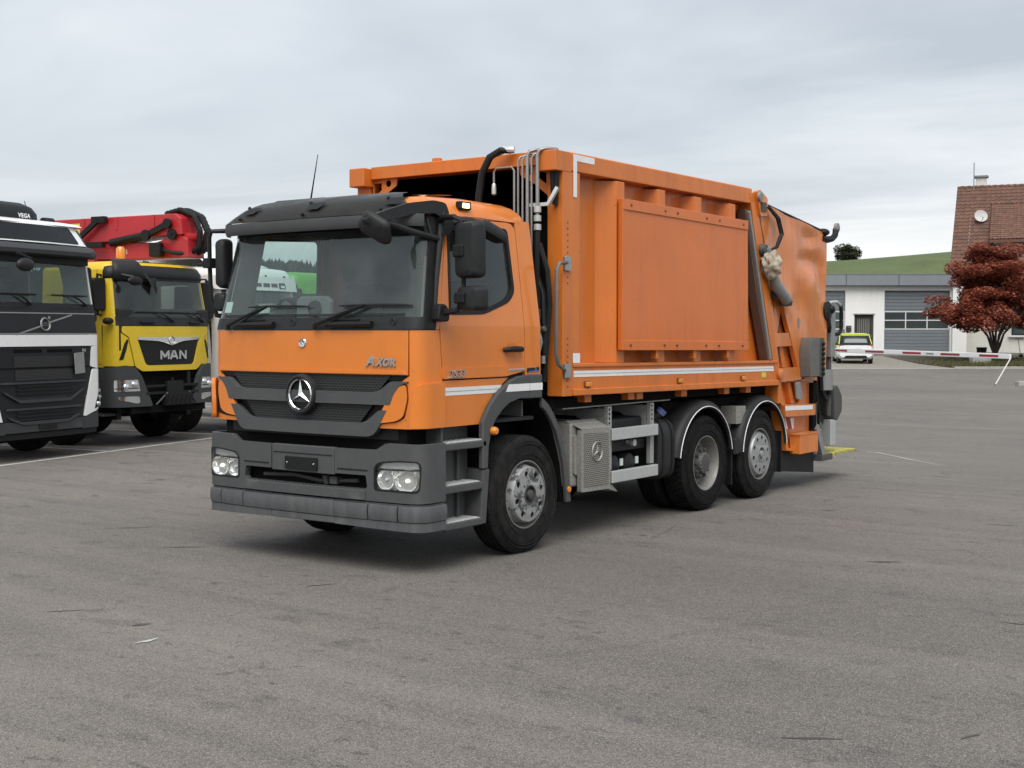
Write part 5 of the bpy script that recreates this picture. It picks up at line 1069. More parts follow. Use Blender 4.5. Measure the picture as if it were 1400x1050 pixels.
bm_ = lad([(6.735, 1.075), (7.68, 1.045), (7.68, .905), (6.785, .925)], 1.285, .14, 'cross_beam')
MB().panel([(6.75, 1.058), (7.58, 1.034), (7.58, .980), (6.765, 1.003)], lambda u, v, o: (1.288+o, u, v), .002).obj('reflective_strip', 'white_tape', bm_)
st_ = MB().panel([(6.83, .905), (7.23, .885), (7.215, .755), (6.87, .765)], lambda u, v, o: (1.192+o, u, v), .04).obj('warning_board', 'white_tape', T)
for q in ([(6.83, .905), (6.90, .902), (6.95, .762), (6.875, .765)], [(6.98, .898), (7.10, .892), (7.17, .757), (7.05, .760)]): MB().panel(q, lambda u, v, o: (1.195+o, u, v), .002).obj('warning_stripe', 'red_tape', st_)
bx_ = MB().bx(1.19, 1.33, 7.10, 7.66, .45, .68).obj('step_box', 'orange_tail', T, bevel=.008); MB().bx(1.20, 1.335, 7.09, 7.67, .681, .70).obj('box_lid', 'orange_tail', bx_)
lad([(6.93, .50), (7.79, .42), (7.79, .455), (6.93, .535)], 1.24, .1, 'hopper_foot')
MB().prism([(6.95, 1.02), (7.05, 1.04), (7.09, .98), (7.07, .90)], 'x', 1.16, 1.17).obj('hopper_patch', 'orange_tail', hop)
lk = lad([(7.10, 1.325), (7.22, 1.335), (7.30, 1.17), (7.24, 1.10), (7.14, 1.13)], 1.275, .03, 'latch_plate', T, 'steel_pale')
pin = MB().lathe([(0, .07), (.02, .07), (.03, .05), (.03, 0)], (1.262, 6.65, 1.44), 'x', 20).obj('pivot_pin', 'orange_tail', T)
# hinge bracket, lifting ram wrapped in cloth, hoses
hb = MB().panel(rpoly([(5.93, 3.56), (6.02, 3.585), (6.22, 3.50), (6.22, 3.30), (6.04, 3.28)], .02), lambda u, v, o: (1.285+o, u, v), .05).obj('hinge_bracket', 'orange_tail', T, bevel=.005)
MB().lathe([(0, .055), (.03, .055), (.035, .03), (.03, .0)], (1.285, 5.99, 3.50), 'x', 16).obj('hinge_pin', 'steel_pale', hb); MB().bx(1.286, 1.30, 6.04, 6.16, 3.335, 3.445).obj('grey_plate', 'cast_grey', hb)
rm = MB().tube([(1.33, 6.12, 2.92), (1.33, 6.24, 2.68), (1.33, 6.36, 2.50), (1.33, 6.66, 2.33)], [.04, .045, .072, .072], 16).obj('lifting_ram', 'steel_pale', T)
MB().tube([(1.33, 6.62, 2.355), (1.33, 6.72, 2.30)], [.07, .055], 12).box((1.30, 6.70, 2.31), (.12, .12, .10)).obj('ram_eye', 'cast_grey', rm)
from mathutils import noise as mnoise
rag = MB().ball((0, 0, 0), (1, 1, 1), 44, 30); nv = []
for v in rag.v:
    p = Vector(v); q = 1+.32*mnoise.noise(p*2.3)+.20*abs(mnoise.noise(p*5.0+Vector((3, 1, 2))))-.12*abs(mnoise.noise(p*9.0)); nv.append((1.335+p.x*q*.10, 6.21+p.y*q*.15-.15*p.z*q*.25, 2.73+p.z*q*.165))
rag.v = nv; rag.obj('cloth_wrap', 'rag', rm, smooth=50)
for dx in (0, .03): MB().tube([(1.30, 6.20+dx, 3.40), (1.33, 6.38+dx*2, 3.28), (1.35, 6.44+dx*2, 3.10), (1.35, 6.32+dx, 2.94), (1.33, 6.14, 2.88)], .016, 7).obj('hydraulic_hose', 'plastic_black', T)
MB().lathe([(0, .07), (.06, .06), (.07, 0)], (1.27, 6.10, 2.90), 'x', 14).obj('hose_union', 'cast_grey', T)
MB().lathe([(0, .05), (.03, .05), (.03, 0)], (1.27, 6.42, 2.38), 'x', 12).obj('ram_bush', 'plastic_dark', T)
MB().add([(1.258, 7.16, 2.02), (1.258, 7.22, 1.98), (1.258, 7.25, 2.08), (1.258, 7.19, 2.13)], [(0, 1, 2, 3)]).obj('bare_patch', 'steel_pale', T, smooth=0)
# rear corner gear
cm = MB().tube([(1.22, 7.95, 3.14), (1.24, 8.10, 3.13), (1.24, 8.26, 3.15), (1.25, 8.34, 3.20), (1.25, 8.37, 3.28)], [.05, .045, .04, .04, .045], 8).ball((1.22, 8.02, 3.22), (.08, .10, .05)).obj('camera_arm', 'plastic_black', T); MB().lathe([(-.02, .06), (.02, .06), (.03, .03), (.03, 0)], (1.26, 8.37, 3.30), 'x', 14).obj('camera', 'steel_pale', cm)
ctl = MB().prism([(7.25, 1.40), (7.52, 1.40), (7.52, 1.88), (7.27, 1.88), (7.23, 1.75), (7.23, 1.55)], 'x', 1.26, 1.40).obj('control_box', 'rail_grey', T, bevel=.006); MB().bx(1.27, 1.40, 7.522, 7.66, 1.39, 1.875).obj('button_panel', 'cast_grey', ctl)
bt = MB()
for i in range(7): bt.lathe([(0, .026), (.03, .024), (.03, 0)], (1.40, 7.60, 1.80-i*.062), 'x', 10)
bt.obj('button', 'plastic_black', ctl)
MB().bx(1.252, 1.256, 7.74, 7.95, 1.55, 1.74).obj('info_sticker', 'white_tape', T)
MB().bx(1.252, 1.256, 7.72, 7.90, 1.53, 1.56).obj('info_sticker', 'sticker', T)
col_ = MB().bx(1.12, 1.24, 8.27, 8.42, 1.62, 2.24).obj('lift_column', 'steel_pale', T, bevel=.01); MB().tube([(1.18, 8.34, 1.64), (1.18, 8.34, .86)], .035, 10).obj('lift_rod', 'cast_grey', col_)
MB().tube([(1.20, 8.14, 2.26), (1.24, 8.24, 2.33), (1.24, 8.44, 2.34), (1.24, 8.58, 2.29)], .022, 8).obj('handrail_bracket', 'alu', col_); MB().tube([(1.24, 8.57, 2.31), (1.24, 8.60, 2.22), (1.24, 8.60, 1.98), (1.24, 8.52, 1.92), (1.22, 8.40, 1.92)], .026, 8).obj('handrail', 'plastic_black', col_)
MB().lathe([(0, .12), (.03, .12), (.03, 0)], (1.24, 8.10, 2.22), 'x', 16).ball((1.25, 8.22, 2.24), .06).tube([(1.26, 8.08, 2.2), (1.28, 8.12, 2.02), (1.24, 8.2, 1.95)], .025).obj('pulley', 'plastic_black', T)
MB().tube([(1.18, 8.18, 1.46), (1.18, 8.18, 1.20)], .115, 16).obj('lift_motor', 'steel_pale', T)
MB().tube([(1.2, 8.02, 1.48), (1.2, 8.06, 1.2), (1.2, 8.18, 1.08), (1.2, 8.32, 1.13), (1.2, 8.34, 1.4)], .03, 8).obj('hydraulic_hose', 'plastic_black', T)
MB().tube([(1.15, 8.0, 1.35), (1.17, 8.02, 1.0), (1.15, 8.1, .85)], .022, 6).obj('hydraulic_hose', 'plastic_black', T); MB().tube([(1.1, 8.06, 1.4), (1.12, 8.1, .95), (1.12, 8.2, .7)], .02, 6).obj('hydraulic_hose', 'plastic_black', T)
MB().prism(rpoly([(8.44, 1.24), (8.56, 1.25), (8.72, 1.10), (8.72, .90), (8.56, .78), (8.46, .80)], .04), 'x', .95, 1.22).obj('comb_guard', 'cast_grey', T, bevel=.015)
MB().prism(rpoly([(8.50, 1.22), (8.58, 1.38), (8.92, 1.38), (8.94, 1.10), (8.78, 1.06), (8.62, 1.24)], .03), 'x', .55, .94).obj('comb_plate', 'tan_plastic', T, bevel=.02)
for x in (-1.05, 1.12): MB().bx(x-.05, x+.09, 8.36, 8.54, .46, .80).obj('lift_foot', 'alu', T, bevel=.012)
MB().bar((1.05, 8.0, .84), (1.05, 8.50, .80), .12, .10).bar((-1.1, 8.25, .86), (1.1, 8.25, .86), .12, .12).obj('lift_bar', 'plastic_dark', T); MB().bx(.8, 1.0, 7.95, 8.35, .5, .78).obj('lift_gearbox', 'underbody', T)
MB().bx(1.10, 1.19, 7.80, 7.95, .70, 1.05).obj('tail_post', 'cast_grey', T); MB().bx(-1.2, 1.2, 7.79, 7.9, .42, 1.3).obj('hopper_back', 'underbody', T)
MB().bar((1.20, 7.88, .74), (1.20, 8.12, .34), .06, .11).obj('step_arm', 'steel_pale', T)
fs_ = MB().prism([(8.05, .345), (8.3, .36), (8.6, .385), (9.15, .375), (9.18, .345), (8.55, .345), (8.2, .30), (8.05, .31)], 'x', .80, 1.24).obj('foot_step', 'yellow_worn', T, bevel=.006); MB().bx(.82, 1.245, 8.0, 8.35, .29, .37).obj('step_hinge', 'cast_grey', fs_, bevel=.01)
both(MB().panel([(6.90, .52), (7.92, .44), (7.92, .15), (6.80, .26)], lambda u, v, o: (1.16+o, u, v), .015).obj('mud_flap', 'plastic_black', T))
both(MB().bx(.75, 1.20, 6.83, 6.85, .25, .75).obj('mud_flap', 'plastic_black', T))
rl = MB().bx(-1.15, -.85, 7.91, 7.97, .75, 1.0).obj('tail_lamp', 'red_tape', T, bevel=.01); mir(rl)

# --- chassis between the axles
both(MB().bx(.36, .46, .35, 7.7, .80, 1.06).obj('frame_rail', 'underbody', T))
for y in (.6, 2.2, 3.4, 4.5, 5.6, 6.6, 7.5): MB().bx(-.36, .36, y-.04, y+.04, .84, 1.0).obj('cross_member', 'underbody', T)
MB().bx(-.45, .45, .35, 1.9, .55, 1.25).obj('engine', 'underbody', T, bevel=.05); MB().tube([(0, 1.9, .75), (0, 4.6, .6)], .07).obj('prop_shaft', 'underbody', T)
MB().bx(1.03, 1.085, 2.22, 4.28, 1.225, 1.262).obj('guard_rail', 'galvanised', T, bevel=.004)
for y in (2.955, 3.785):
    p_ = MB().bx(1.10, 1.15, y-.035, y+.035, .60, 1.224).obj('guard_post', 'galvanised', T, bevel=.004)
    MB().bx(.50, 1.098, y-.03, y+.03, 1.12, 1.20).obj('guard_arm', 'galvanised', p_, bevel=.004)
    MB().prism([(.78, 1.12), (1.095, 1.12), (1.095, .99), (1.0, .99)], 'y', y-.04, y+.03).obj('guard_gusset', 'galvanised', p_)
    pb = MB()
    for k in range(4): pb.lathe([(0, .012), (.002, .012), (.002, 0)], (1.151, y-.012, 1.195-k*.045), 'x', 8)
    pb.obj('post_hole', 'underbody', p_)
for z in (.895, .48): MB().bx(1.165, 1.215, 2.90, 3.80, z, z+.115).obj('side_guard', 'alu', T, bevel=.008)
# exhaust box with pierced heat shield
m = bpy.data.materials.new('pierced_metal'); m.use_nodes = True; t = NT(m); M['pierced_metal'] = m
ob = t.N('ShaderNodeTexCoord').outputs['Object']; rot_ = t.N('ShaderNodeMapping', {'Vector': ob, 'Rotation': (0, R(90), R(90))})
br = t.N('ShaderNodeTexBrick', {'Vector': t.N('ShaderNodeCombineXYZ', {0: t.N('ShaderNodeSeparateXYZ', {0: ob}).outputs[1], 1: t.N('ShaderNodeSeparateXYZ', {0: ob}).outputs[2]}).outputs[0], 'Scale': 1.0, 'Color1': (0, 0, 0, 1), 'Color2': (0, 0, 0, 1), 'Mortar': (1, 1, 1, 1), 'Mortar Size': .0050, 'Mortar Smooth': .2, 'Brick Width': .030, 'Row Height': .0185})
t.L(t.mix(br.outputs['Color'], (.020, .019, .016), t.mix(t.noise(ob, 8, 4), (.26, .25, .22), (.36, .355, .33))), t.p.inputs['Base Color']); t.p.inputs['Roughness'].default_value = .55; t.p.inputs['Metallic'].default_value = .3
t.L(t.N('ShaderNodeBump', {'Height': br.outputs['Color'], 'Strength': 1.0, 'Distance': .008}).outputs[0], t.p.inputs['Normal'])
mf = MB().prism(rpoly([(2.26, .50), (2.88, .48), (2.88, 1.05), (2.76, 1.10), (2.26, 1.10)], .03), 'x', .62, 1.15).obj('exhaust_box', 'muffler_metal', T, bevel=.02)
MB().panel(rpoly([(2.345, .445), (2.86, .435), (2.862, 1.025), (2.345, 1.035)], .015), lambda u, v, o: (1.215+o, u, v), .05).obj('heat_shield_frame', 'muffler_metal', mf, bevel=.008)
MB().panel(rpoly([(2.385, .49), (2.825, .48), (2.825, .985), (2.385, .995)], .01), lambda u, v, o: (1.219+o, u, v), .01).obj('heat_shield', 'pierced_metal', mf)
MB().add([(1.215, 2.345, 1.038), (1.215, 2.86, 1.028), (1.09, 2.76, 1.115), (1.09, 2.25, 1.118)], [(0, 1, 2, 3)]).obj('shield_top', 'muffler_metal', mf, smooth=0)
MB().panel(rpoly([(2.29, .62), (2.345, .60), (2.345, .98), (2.29, .99)], .02), lambda u, v, o: (1.17+o, u, v), .06).obj('shield_cheek', 'muffler_metal', mf, bevel=.02)
EF = lambda u, v, o: (1.222+o, 2.605+u*.98, .815+v)
es = MB(); ringm(es, .082, .098, EF, .012); star(es, .085, EF, .016, .16); es.obj('shield_star', 'muffler_metal', mf, smooth=0)
MB().prism([(2.87, .47), (2.95, .46), (3.05, .385), (2.90, .42)], 'x', 1.0, 1.18).obj('exhaust_outlet', 'muffler_metal', mf)
# fuel tank with straps and blue cap, air cylinders, battery box
tk = MB().prism(rpoly([(.52, .42), (1.16, .42), (1.20, .55), (1.20, .92), (1.12, 1.05), (.52, 1.05)], [.08, .14, .05, .10, .12, .05], 5), 'y', 3.86, 4.20).obj('fuel_tank', 'plastic_dark', T, bevel=.035, seg=4)
for y in (3.93, 4.12): MB().prism(rpoly([(.50, .405), (1.165, .405), (1.213, .55), (1.213, .925), (1.13, 1.063), (.50, 1.063)], [.05, .14, .05, .10, .12, .05], 5), 'y', y-.02, y+.02).obj('tank_strap', 'plastic_black', tk, bevel=.004)
cp_ = MB().tube([(1.02, 4.02, 1.04), (1.08, 4.06, 1.10)], [.06, .05], 12).obj('filler_neck', 'plastic_black', tk)
mat('cap_blue', (.10, .14, .34), .5, var=.1, dirt=.3, dcol=(.4, .4, .4)); MB().tube([(1.08, 4.06, 1.10), (1.11, 4.08, 1.14)], .055, 12).obj('filler_cap', 'cap_blue', cp_)
for i, y in enumerate((3.16, 3.46)):
    MB().lathe([(-.30, 0), (-.29, .06), (-.26, .105), (-.2, .115), (.12, .115), (.17, .105), (.20, .06), (.21, 0)], (.90, y, .62), 'x', 20).obj('air_cylinder', 'plastic_dark', T)
MB().bx(.6, 1.08, 3.05, 3.75, .76, .86).obj('cylinder_carrier', 'plastic_dark', T, bevel=.01); MB().bx(.55, 1.06, 2.98, 3.74, .95, 1.09).obj('battery_cover', 'plastic_dark', T, bevel=.03)
MB().lathe([(0, .02), (.05, .02), (.05, .035), (.09, .035), (.09, 0)], (1.08, 3.40, .84), 'x', 10).obj('air_valve', 'alu', T)
MB().bx(.3, 1.05, 2.95, 3.75, .50, .56).obj('cylinder_tray', 'underbody', T)
for (x, y) in ((1.02, 3.52), (1.02, 3.22)): MB().bx(1.10, 1.112, y, y+.05, .62, .69).obj('cylinder_label', 'sticker', T)
# rear mudguards: quarter arcs with a pale beaded edge, bulged skin
def fender(yc_, a0, a1, rr=.66, zc=.52):
    n = 26; A = frange(R(a0), R(a1), n); mb = MB(); pr = [(.82, -.01), (.90, .01), (1.15, .012), (1.215, .0), (1.245, -.03), (1.25, -.065), (1.235, -.068)]
    vs = [(x, yc_+(rr+d)*math.cos(a), zc+(rr+d)*math.sin(a)) for a in A for x, d in pr] + [(x-(.012 if x > 1.2 else 0), yc_+(rr+d-.014)*math.cos(a), zc+(rr+d-.014)*math.sin(a)) for a in A for x, d in pr]
    m_ = len(pr); q = m_*(n+1); fs = [(i*m_+j, i*m_+j+1, (i+1)*m_+j+1, (i+1)*m_+j) for i in range(n) for j in range(m_-1)]
    fs += [tuple(k+q for k in f[::-1]) for f in fs] + [(j, j+1, q+j+1, q+j) for j in range(m_-1)] + [(n*m_+j, n*m_+j+1, q+n*m_+j+1, q+n*m_+j) for j in range(m_-1)]
    mb.add(vs, fs); f_ = mb.obj('rear_mudguard', 'plastic_dark', T, smooth=50)
    MB().tube([(1.252, yc_+(rr-.062)*math.cos(a), zc+(rr-.062)*math.sin(a)) for a in A], .0055, 6).obj('mudguard_bead', 'white_tape', f_); return f_
both(fender(4.81, 10, 171, .675, .53)); both(fender(6.29, 6, 176, .66, .54))
both(MB().bx(.85, 1.20, 5.49, 5.52, .22, .62).obj('mud_flap', 'plastic_black', T)); both(MB().bx(.82, 1.24, 5.50, 5.64, .56, .75).obj('mudguard_bridge', 'plastic_dark', T, bevel=.02))
MB().bx(.95, 1.20, 5.62, 5.86, .90, 1.10).obj('junction_box', 'muffler_metal', T, bevel=.006); MB().tube([(1.1, 5.62, .9), (1.1, 5.58, .8), (1.05, 5.6, .7)], .03, 6).obj('cable', 'plastic_black', T)
MB().bx(.5, 1.0, 4.25, 6.7, 1.06, 1.20).obj('suspension_beam', 'underbody', T)

# ================================================================== parked lorries
mat('volvo_white', (.82, .825, .82), .32, coat=.35, var=.03, dirt=.12, dcol=(.45, .43, .40))
mat('anthracite', (.010, .0115, .0135), .42, var=.15, dirt=.2, dcol=(.030, .029, .028), spec=.3); mat('bumper_anthracite', (.042, .045, .048), .55, var=.12, dirt=.3, dcol=(.065, .062, .058), spec=.3)
mat('yellow_paint', (.66, .46, .012), .35, coat=.35, var=.05, dirt=.16, dcol=(.30, .22, .06)); mat('red_paint', (.43, .018, .024), .4, coat=.2, var=.08, dirt=.2, dcol=(.20, .02, .02))
mat('green_paint', (.10, .33, .05), .4, coat=.3, var=.05); mat('lime_paint', (.52, .60, .05), .35, coat=.3, var=.04); mat('red_lens', (.35, .01, .012), .2, coat=.5)
glass('truck_glass', (.68, .75, .73), dust_haze=.05)
def cabskin(hw, bow, cr, z0, rake, tum=.06):
    f = hw-cr
    def Y(z): return rake*max(0, z-z0)
    def F(s, z, o=0.0):
        g_ = -1 if s < 0 else 1; a = abs(s); k = 1-tum*max(0, z-z0)/hw
        if a <= f: x, y, tx, ty = a, bow*(a/f)**2, 1, 2*bow*a/f/f
        else:
            t = (a-f)/(cr*1.6); sl = 2*bow/f; p1 = (hw, bow+sl*cr); p2 = (hw, bow+sl*cr+cr*1.1)
            if t <= 1: x = f*(1-t)**2+2*t*(1-t)*hw+t*t*hw; y = bow*(1-t)**2+2*t*(1-t)*p1[1]+t*t*p2[1]; tx = 2*(1-t)*cr; ty = 2*(1-t)*(p1[1]-bow)+2*t*(p2[1]-p1[1])
            else: x, y, tx, ty = hw, p2[1]+(a-f-cr*1.6), 0, 1
        l = math.hypot(tx, ty) or 1; return (g_*(x*k+ty/l*o), Y(z)+y-tx/l*o, z)
    F.us = [g_*q for g_ in (1, -1) for q in frange(f/6, f, 5)+frange(f+.02, f+cr*1.6, 7)]; F.end = f+cr*1.6; F.hw = hw; F.Y = Y; F.ye = bow+2*bow/f*cr+cr*1.1
    return F
def kp(root, F, poly, m, nm, t=.03, o=0.0, bevel=.006, r=None, zs=(), holes=()):
    if r: poly = rpoly(poly, r)
    return MB().panel(poly, lambda u, v, q: F(u, v, q+o), t, holes, F.us, zs).obj(nm, m, root, bevel=bevel)
def both_s(pts, g_): return [(g_*x, z) for x, z in pts][::g_]
def simple_wheel(root, x, y, rr=.50, w=.30, m='rim_dark'):
    sg = 1 if x > 0 else -1
    w_ = MB().lathe([(-w, .28), (-w, .40), (-w+.03, rr-.03), (-w+.05, rr), (-.05, rr), (-.03, rr-.03), (0, .40), (0, .28)], (x, y, rr), 'x', 40, sgn=sg).obj('wheel', 'rubber', root)
    MB().lathe([(-.03, .285), (-.05, .26), (-.12, .20), (-.10, .12), (-.04, .10), (-.04, 0)], (x, y, rr), 'x', 28, sgn=sg).obj('rim', m, w_); return w_
def flank(root, F, z0, z1, y1, m, win=None, nm='cab_side'):
    """both flanks of a cab from the rounded corner back, with a door window"""
    for g_ in (1, -1):
        P = [(F.ye+F.Y(z0), z0), (y1, z0), (y1, z1), (F.ye+F.Y(z1), z1)]
        o = MB().panel(P, lambda u, v, q: (g_*(F(F.end, v)[0]+q), u, v), .03, [rpoly(win, .05)] if win else (), (), frange(z0, z1, 6)).obj(nm, m, root, bevel=.006)
        if win:
            ya, yb = win[0][0]-.10, win[1][0]+.10; d_ = MB().panel(rpoly([(ya, z0+.06), (yb, z0+.06), (yb, z1-.10), (win[3][0]-.08, z1-.10), (ya, win[0][1])], .04), lambda u, v, q: (g_*(F(F.end, v)[0]+q+.009), u, v), .012, [rpoly(win, .05)], (), frange(z0, z1, 6)).obj('door', m, root, bevel=.005)
            MB().bx(min(g_*(F.hw+.004), g_*(F.hw+.035)), max(g_*(F.hw+.004), g_*(F.hw+.035)), yb-.24, yb-.06, win[0][1]-.22, win[0][1]-.18).obj('door_handle', 'plastic_black', d_)
        if win: MB().panel(rpoly(win, .05), lambda u, v, q: (g_*(F(F.end, v)[0]+q-.01), u, v), .004, (), (), frange(z0, z1, 6)).obj('side_window', 'truck_glass', o)
def cab_cap(root, F, z, y1, m, h=.12, nm='cab_roof'):
    n = 24; S_ = frange(-F.end, F.end, n); mb = MB(); k = 0; vs = []
    for zz, ins in ((z, 0), (z+h*.5, .03), (z+h*.85, .10), (z+h, .25)):
        ring = [F(s, z, -ins) for s in S_]; w = ring[-1][0]; ring += [(w, y1-ins, z), (-w, y1-ins, z)]; vs += [(p[0], p[1], zz) for p in ring]; k = len(ring)
    mb.add(vs, [(i*k+j, i*k+(j+1) % k, (i+1)*k+(j+1) % k, (i+1)*k+j) for i in range(3) for j in range(k)] + [tuple(3*k+j for j in range(k)), tuple(range(k))[::-1]])
    return mb.obj(nm, m, root, smooth=50)
def cab_inside(root, hw, z0, z1, y0, y1):
    MB().bx(-hw+.06, hw-.06, y1-.06, y1-.03, z0, z1).obj('cab_back_wall', 'interior_light', root); MB().bx(-hw+.08, hw-.08, y0+.12, y0+.5, z0, z0+.75).obj('dashboard', 'interior', root, bevel=.04)
    MB().bx(-hw+.06, hw-.06, y0+.2, y1-.06, z0-.04, z0).obj('cab_floor', 'interior', root)
    for x in (-.6, .6):
        s_ = MB().prism([(y0+.75, z0+.35), (y0+1.25, z0+.32), (y0+1.25, z0+.5), (y0+.75, z0+.52)], 'x', x-.25, x+.25).obj('seat', 'interior', root, bevel=.04)
        MB().prism([(y0+1.15, z0+.5), (y0+1.28, z0+.5), (y0+1.40, z0+1.15), (y0+1.28, z0+1.16)], 'x', x-.23, x+.23).obj('backrest', 'interior_light', s_, bevel=.05)
        MB().prism([(y0+1.30, z0+1.19), (y0+1.41, z0+1.18), (y0+1.44, z0+1.38), (y0+1.34, z0+1.39)], 'x', x-.14, x+.14).obj('headrest', 'interior_light', s_, bevel=.04)
def wiper_pair(root, F, xs, z):
    for x0, x1 in xs:
        w = MB().tube([F(x0, z, .03), F((x0+x1)/2, z+.10, .05), F(x1, z+.16, .04)], [.02, .014, .01], 6).obj('wiper', 'plastic_black', root)
        MB().tube([F(x1-.42+.105*i, z+.155, .03) for i in range(9)], .012, 6).obj('wiper_blade', 'plastic_black', w)
def side_mirror(root, x, y, z0, z1, m='plastic_black', w=.26):
    g_ = 1 if x > 0 else -1
    a = MB().tube([(x-g_*.22, y+.12, z1+.05), (x, y, z1+.06), (x+g_*.02, y, (z0+z1)/2), (x, y, z0-.06), (x-g_*.22, y+.12, z0-.08)], .022, 8).obj('mirror_arm', 'plastic_black', root)
    MB().prism(rrect(x-w/2, x+w/2, z0, z1, .06), 'y', y-.06, y+.07).obj('mirror_housing', m, a, bevel=.03, seg=3)

# ---- white tractor unit at the left edge -----------------------------
V = empty('white_tractor_unit', 'white and dark grey tractor unit with tall roof at the left edge', 'lorry', (-9.64, 4.12, 0), R(102))
F = cabskin(1.25, .045, .09, 1.95, .13, .05); ZV = frange(.4, 3.6, 32)
flank(V, F, 1.0, 3.32, 2.2, 'volvo_white', [(.62, 2.20), (1.45, 2.20), (1.45, 3.0), (.78, 3.0)])
kp(V, F, [(-1.26, 1.73), (1.26, 1.73), (1.26, 1.905), (-1.26, 1.905)], 'volvo_white', 'white_front_band', .05, .01)
for g_ in (1, -1):
    kp(V, F, both_s([(1.03, 1.40), (1.24, 1.36), (1.34, 1.36), (1.34, 1.73), (1.06, 1.725)], g_), 'volvo_white', 'front_corner', .05, .008, r=.02)
    fin = kp(V, F, both_s([(.86, .61), (1.02, .66), (1.36, .74), (1.36, 1.32), (1.22, 1.36), (1.07, 1.36)], g_), 'volvo_white', 'headlamp_fin', .06, .018, r=.03, bevel=.012)
    kp(fin, F, both_s([(1.10, .72), (1.33, .80), (1.33, 1.22), (1.25, 1.10)], g_), 'plastic_black', 'headlamp_housing', .02, .022, r=.02)
    for s_, z in ((1.18, .80), (1.24, .90), (1.28, 1.0)): c0 = F(g_*s_, z, .03); MB().ball(c0, (.045, .03, .04), 12, 8).obj('headlamp_lens', 'lamp_reflector', fin)
    kp(fin, F, both_s([(1.22, .98), (1.32, 1.05), (1.325, 1.20), (1.30, 1.19)], g_), 'lamp_white', 'daylight_strip', .01, .026)
    kp(fin, F, both_s([(1.10, .735), (1.325, .80), (1.325, 1.215), (1.255, 1.105)], g_), 'lamp_glass', 'lamp_cover', .003, .05, bevel=0)
    kp(V, F, both_s([(.80, .42), (1.44, .42), (1.44, .72), (1.02, .645), (.84, .59)], g_), 'bumper_anthracite', 'bumper_corner', .06, .012, bevel=.012)
    kp(V, F, both_s([(1.10, .66), (1.40, .74), (1.40, .79), (1.2, .73)], g_), 'plastic_black', 'fog_lamp_slot', .02, .02)
    kp(V, F, both_s([(1.17, 2.38), (1.36, 2.38), (1.36, 3.32), (1.15, 3.32)], g_), 'volvo_white', 'windscreen_pillar', .04, .0, zs=ZV)
    kp(V, F, both_s([(1.16, 1.92), (1.30, 1.92), (1.30, 2.39), (1.16, 2.39)], g_), 'anthracite', 'black_corner', .03, .004)
kp(V, F, [(-1.20, 1.915), (1.20, 1.915), (1.20, 2.39), (-1.20, 2.39)], 'anthracite', 'emblem_panel', .03, .004)
kp(V, F, [(-1.18, 2.395), (1.18, 2.395), (1.16, 3.2), (-1.16, 3.2)], 'truck_glass', 'windscreen', .004, -.012, bevel=0, zs=ZV)
for z in (2.225, 1.912): kp(V, F, [(-1.20, z), (1.20, z), (1.20, z+.018), (-1.20, z+.018)], 'steel_pale', 'silver_line', .01, .010, bevel=.003)
for x in (-.86, -.45, .35, .78): kp(V, F, [(x-.22, 2.30), (x+.12, 2.30), (x+.14, 2.325), (x-.16, 2.325)], 'plastic_black', 'cowl_slot', .01, .008, bevel=0)
wiper_pair(V, F, ((-.25, -.55), (1.0, .62)), 2.36)
# iron ring emblem with slanting bar and lettering
ir = MB(); EV = lambda u, v, o: F(.02+u, 2.065+v, o+.012)
ringm(ir, .078, .108, EV, .018); ir = ir.obj('ring_emblem', 'steel_pale', V)
MB().panel([(-.075, -.022), (.075, -.022), (.075, .022), (-.075, .022)], EV, .01).obj('emblem_plate', 'steel_pale', ir); text('emblem_lettering', 'VOLVO', .038, lambda u, v, o: EV(u, v, o+.004), 'plastic_black', ir, .003, 0, .002)
MB().add([EV(.07, .085, .006), EV(.115, .075, .006), EV(.115, .125, .006), EV(.065, .125, .006)], [(0, 1, 2, 3)]).obj('emblem_arrow', 'steel_pale', ir, smooth=0)
for a, b in (((-.60, -.16), (-.10, -.03)), ((.10, .03), (.62, .15))):
    d = Vector((b[0]-a[0], b[1]-a[1])).normalized(); n_ = Vector((-d.y, d.x))*.011
    MB().panel([(a[0]-n_.x, a[1]-n_.y), (b[0]-n_.x, b[1]-n_.y), (b[0]+n_.x, b[1]+n_.y), (a[0]+n_.x, a[1]+n_.y)], EV, .008).obj('emblem_bar', 'steel_pale', ir)
sk = MB().lathe([(0, .10), (.002, .10), (.002, 0)], (-1.02, F(-1.02, 2.06)[1]-.006, 2.06), 'y', 24, sgn=-1).obj('round_sticker', 'sticker', V); MB().lathe([(.003, .095), (.003, .075)], (-1.02, F(-1.02, 2.06)[1]-.006, 2.06), 'y', 24, sgn=-1).obj('sticker_ring', 'green_paint', sk)
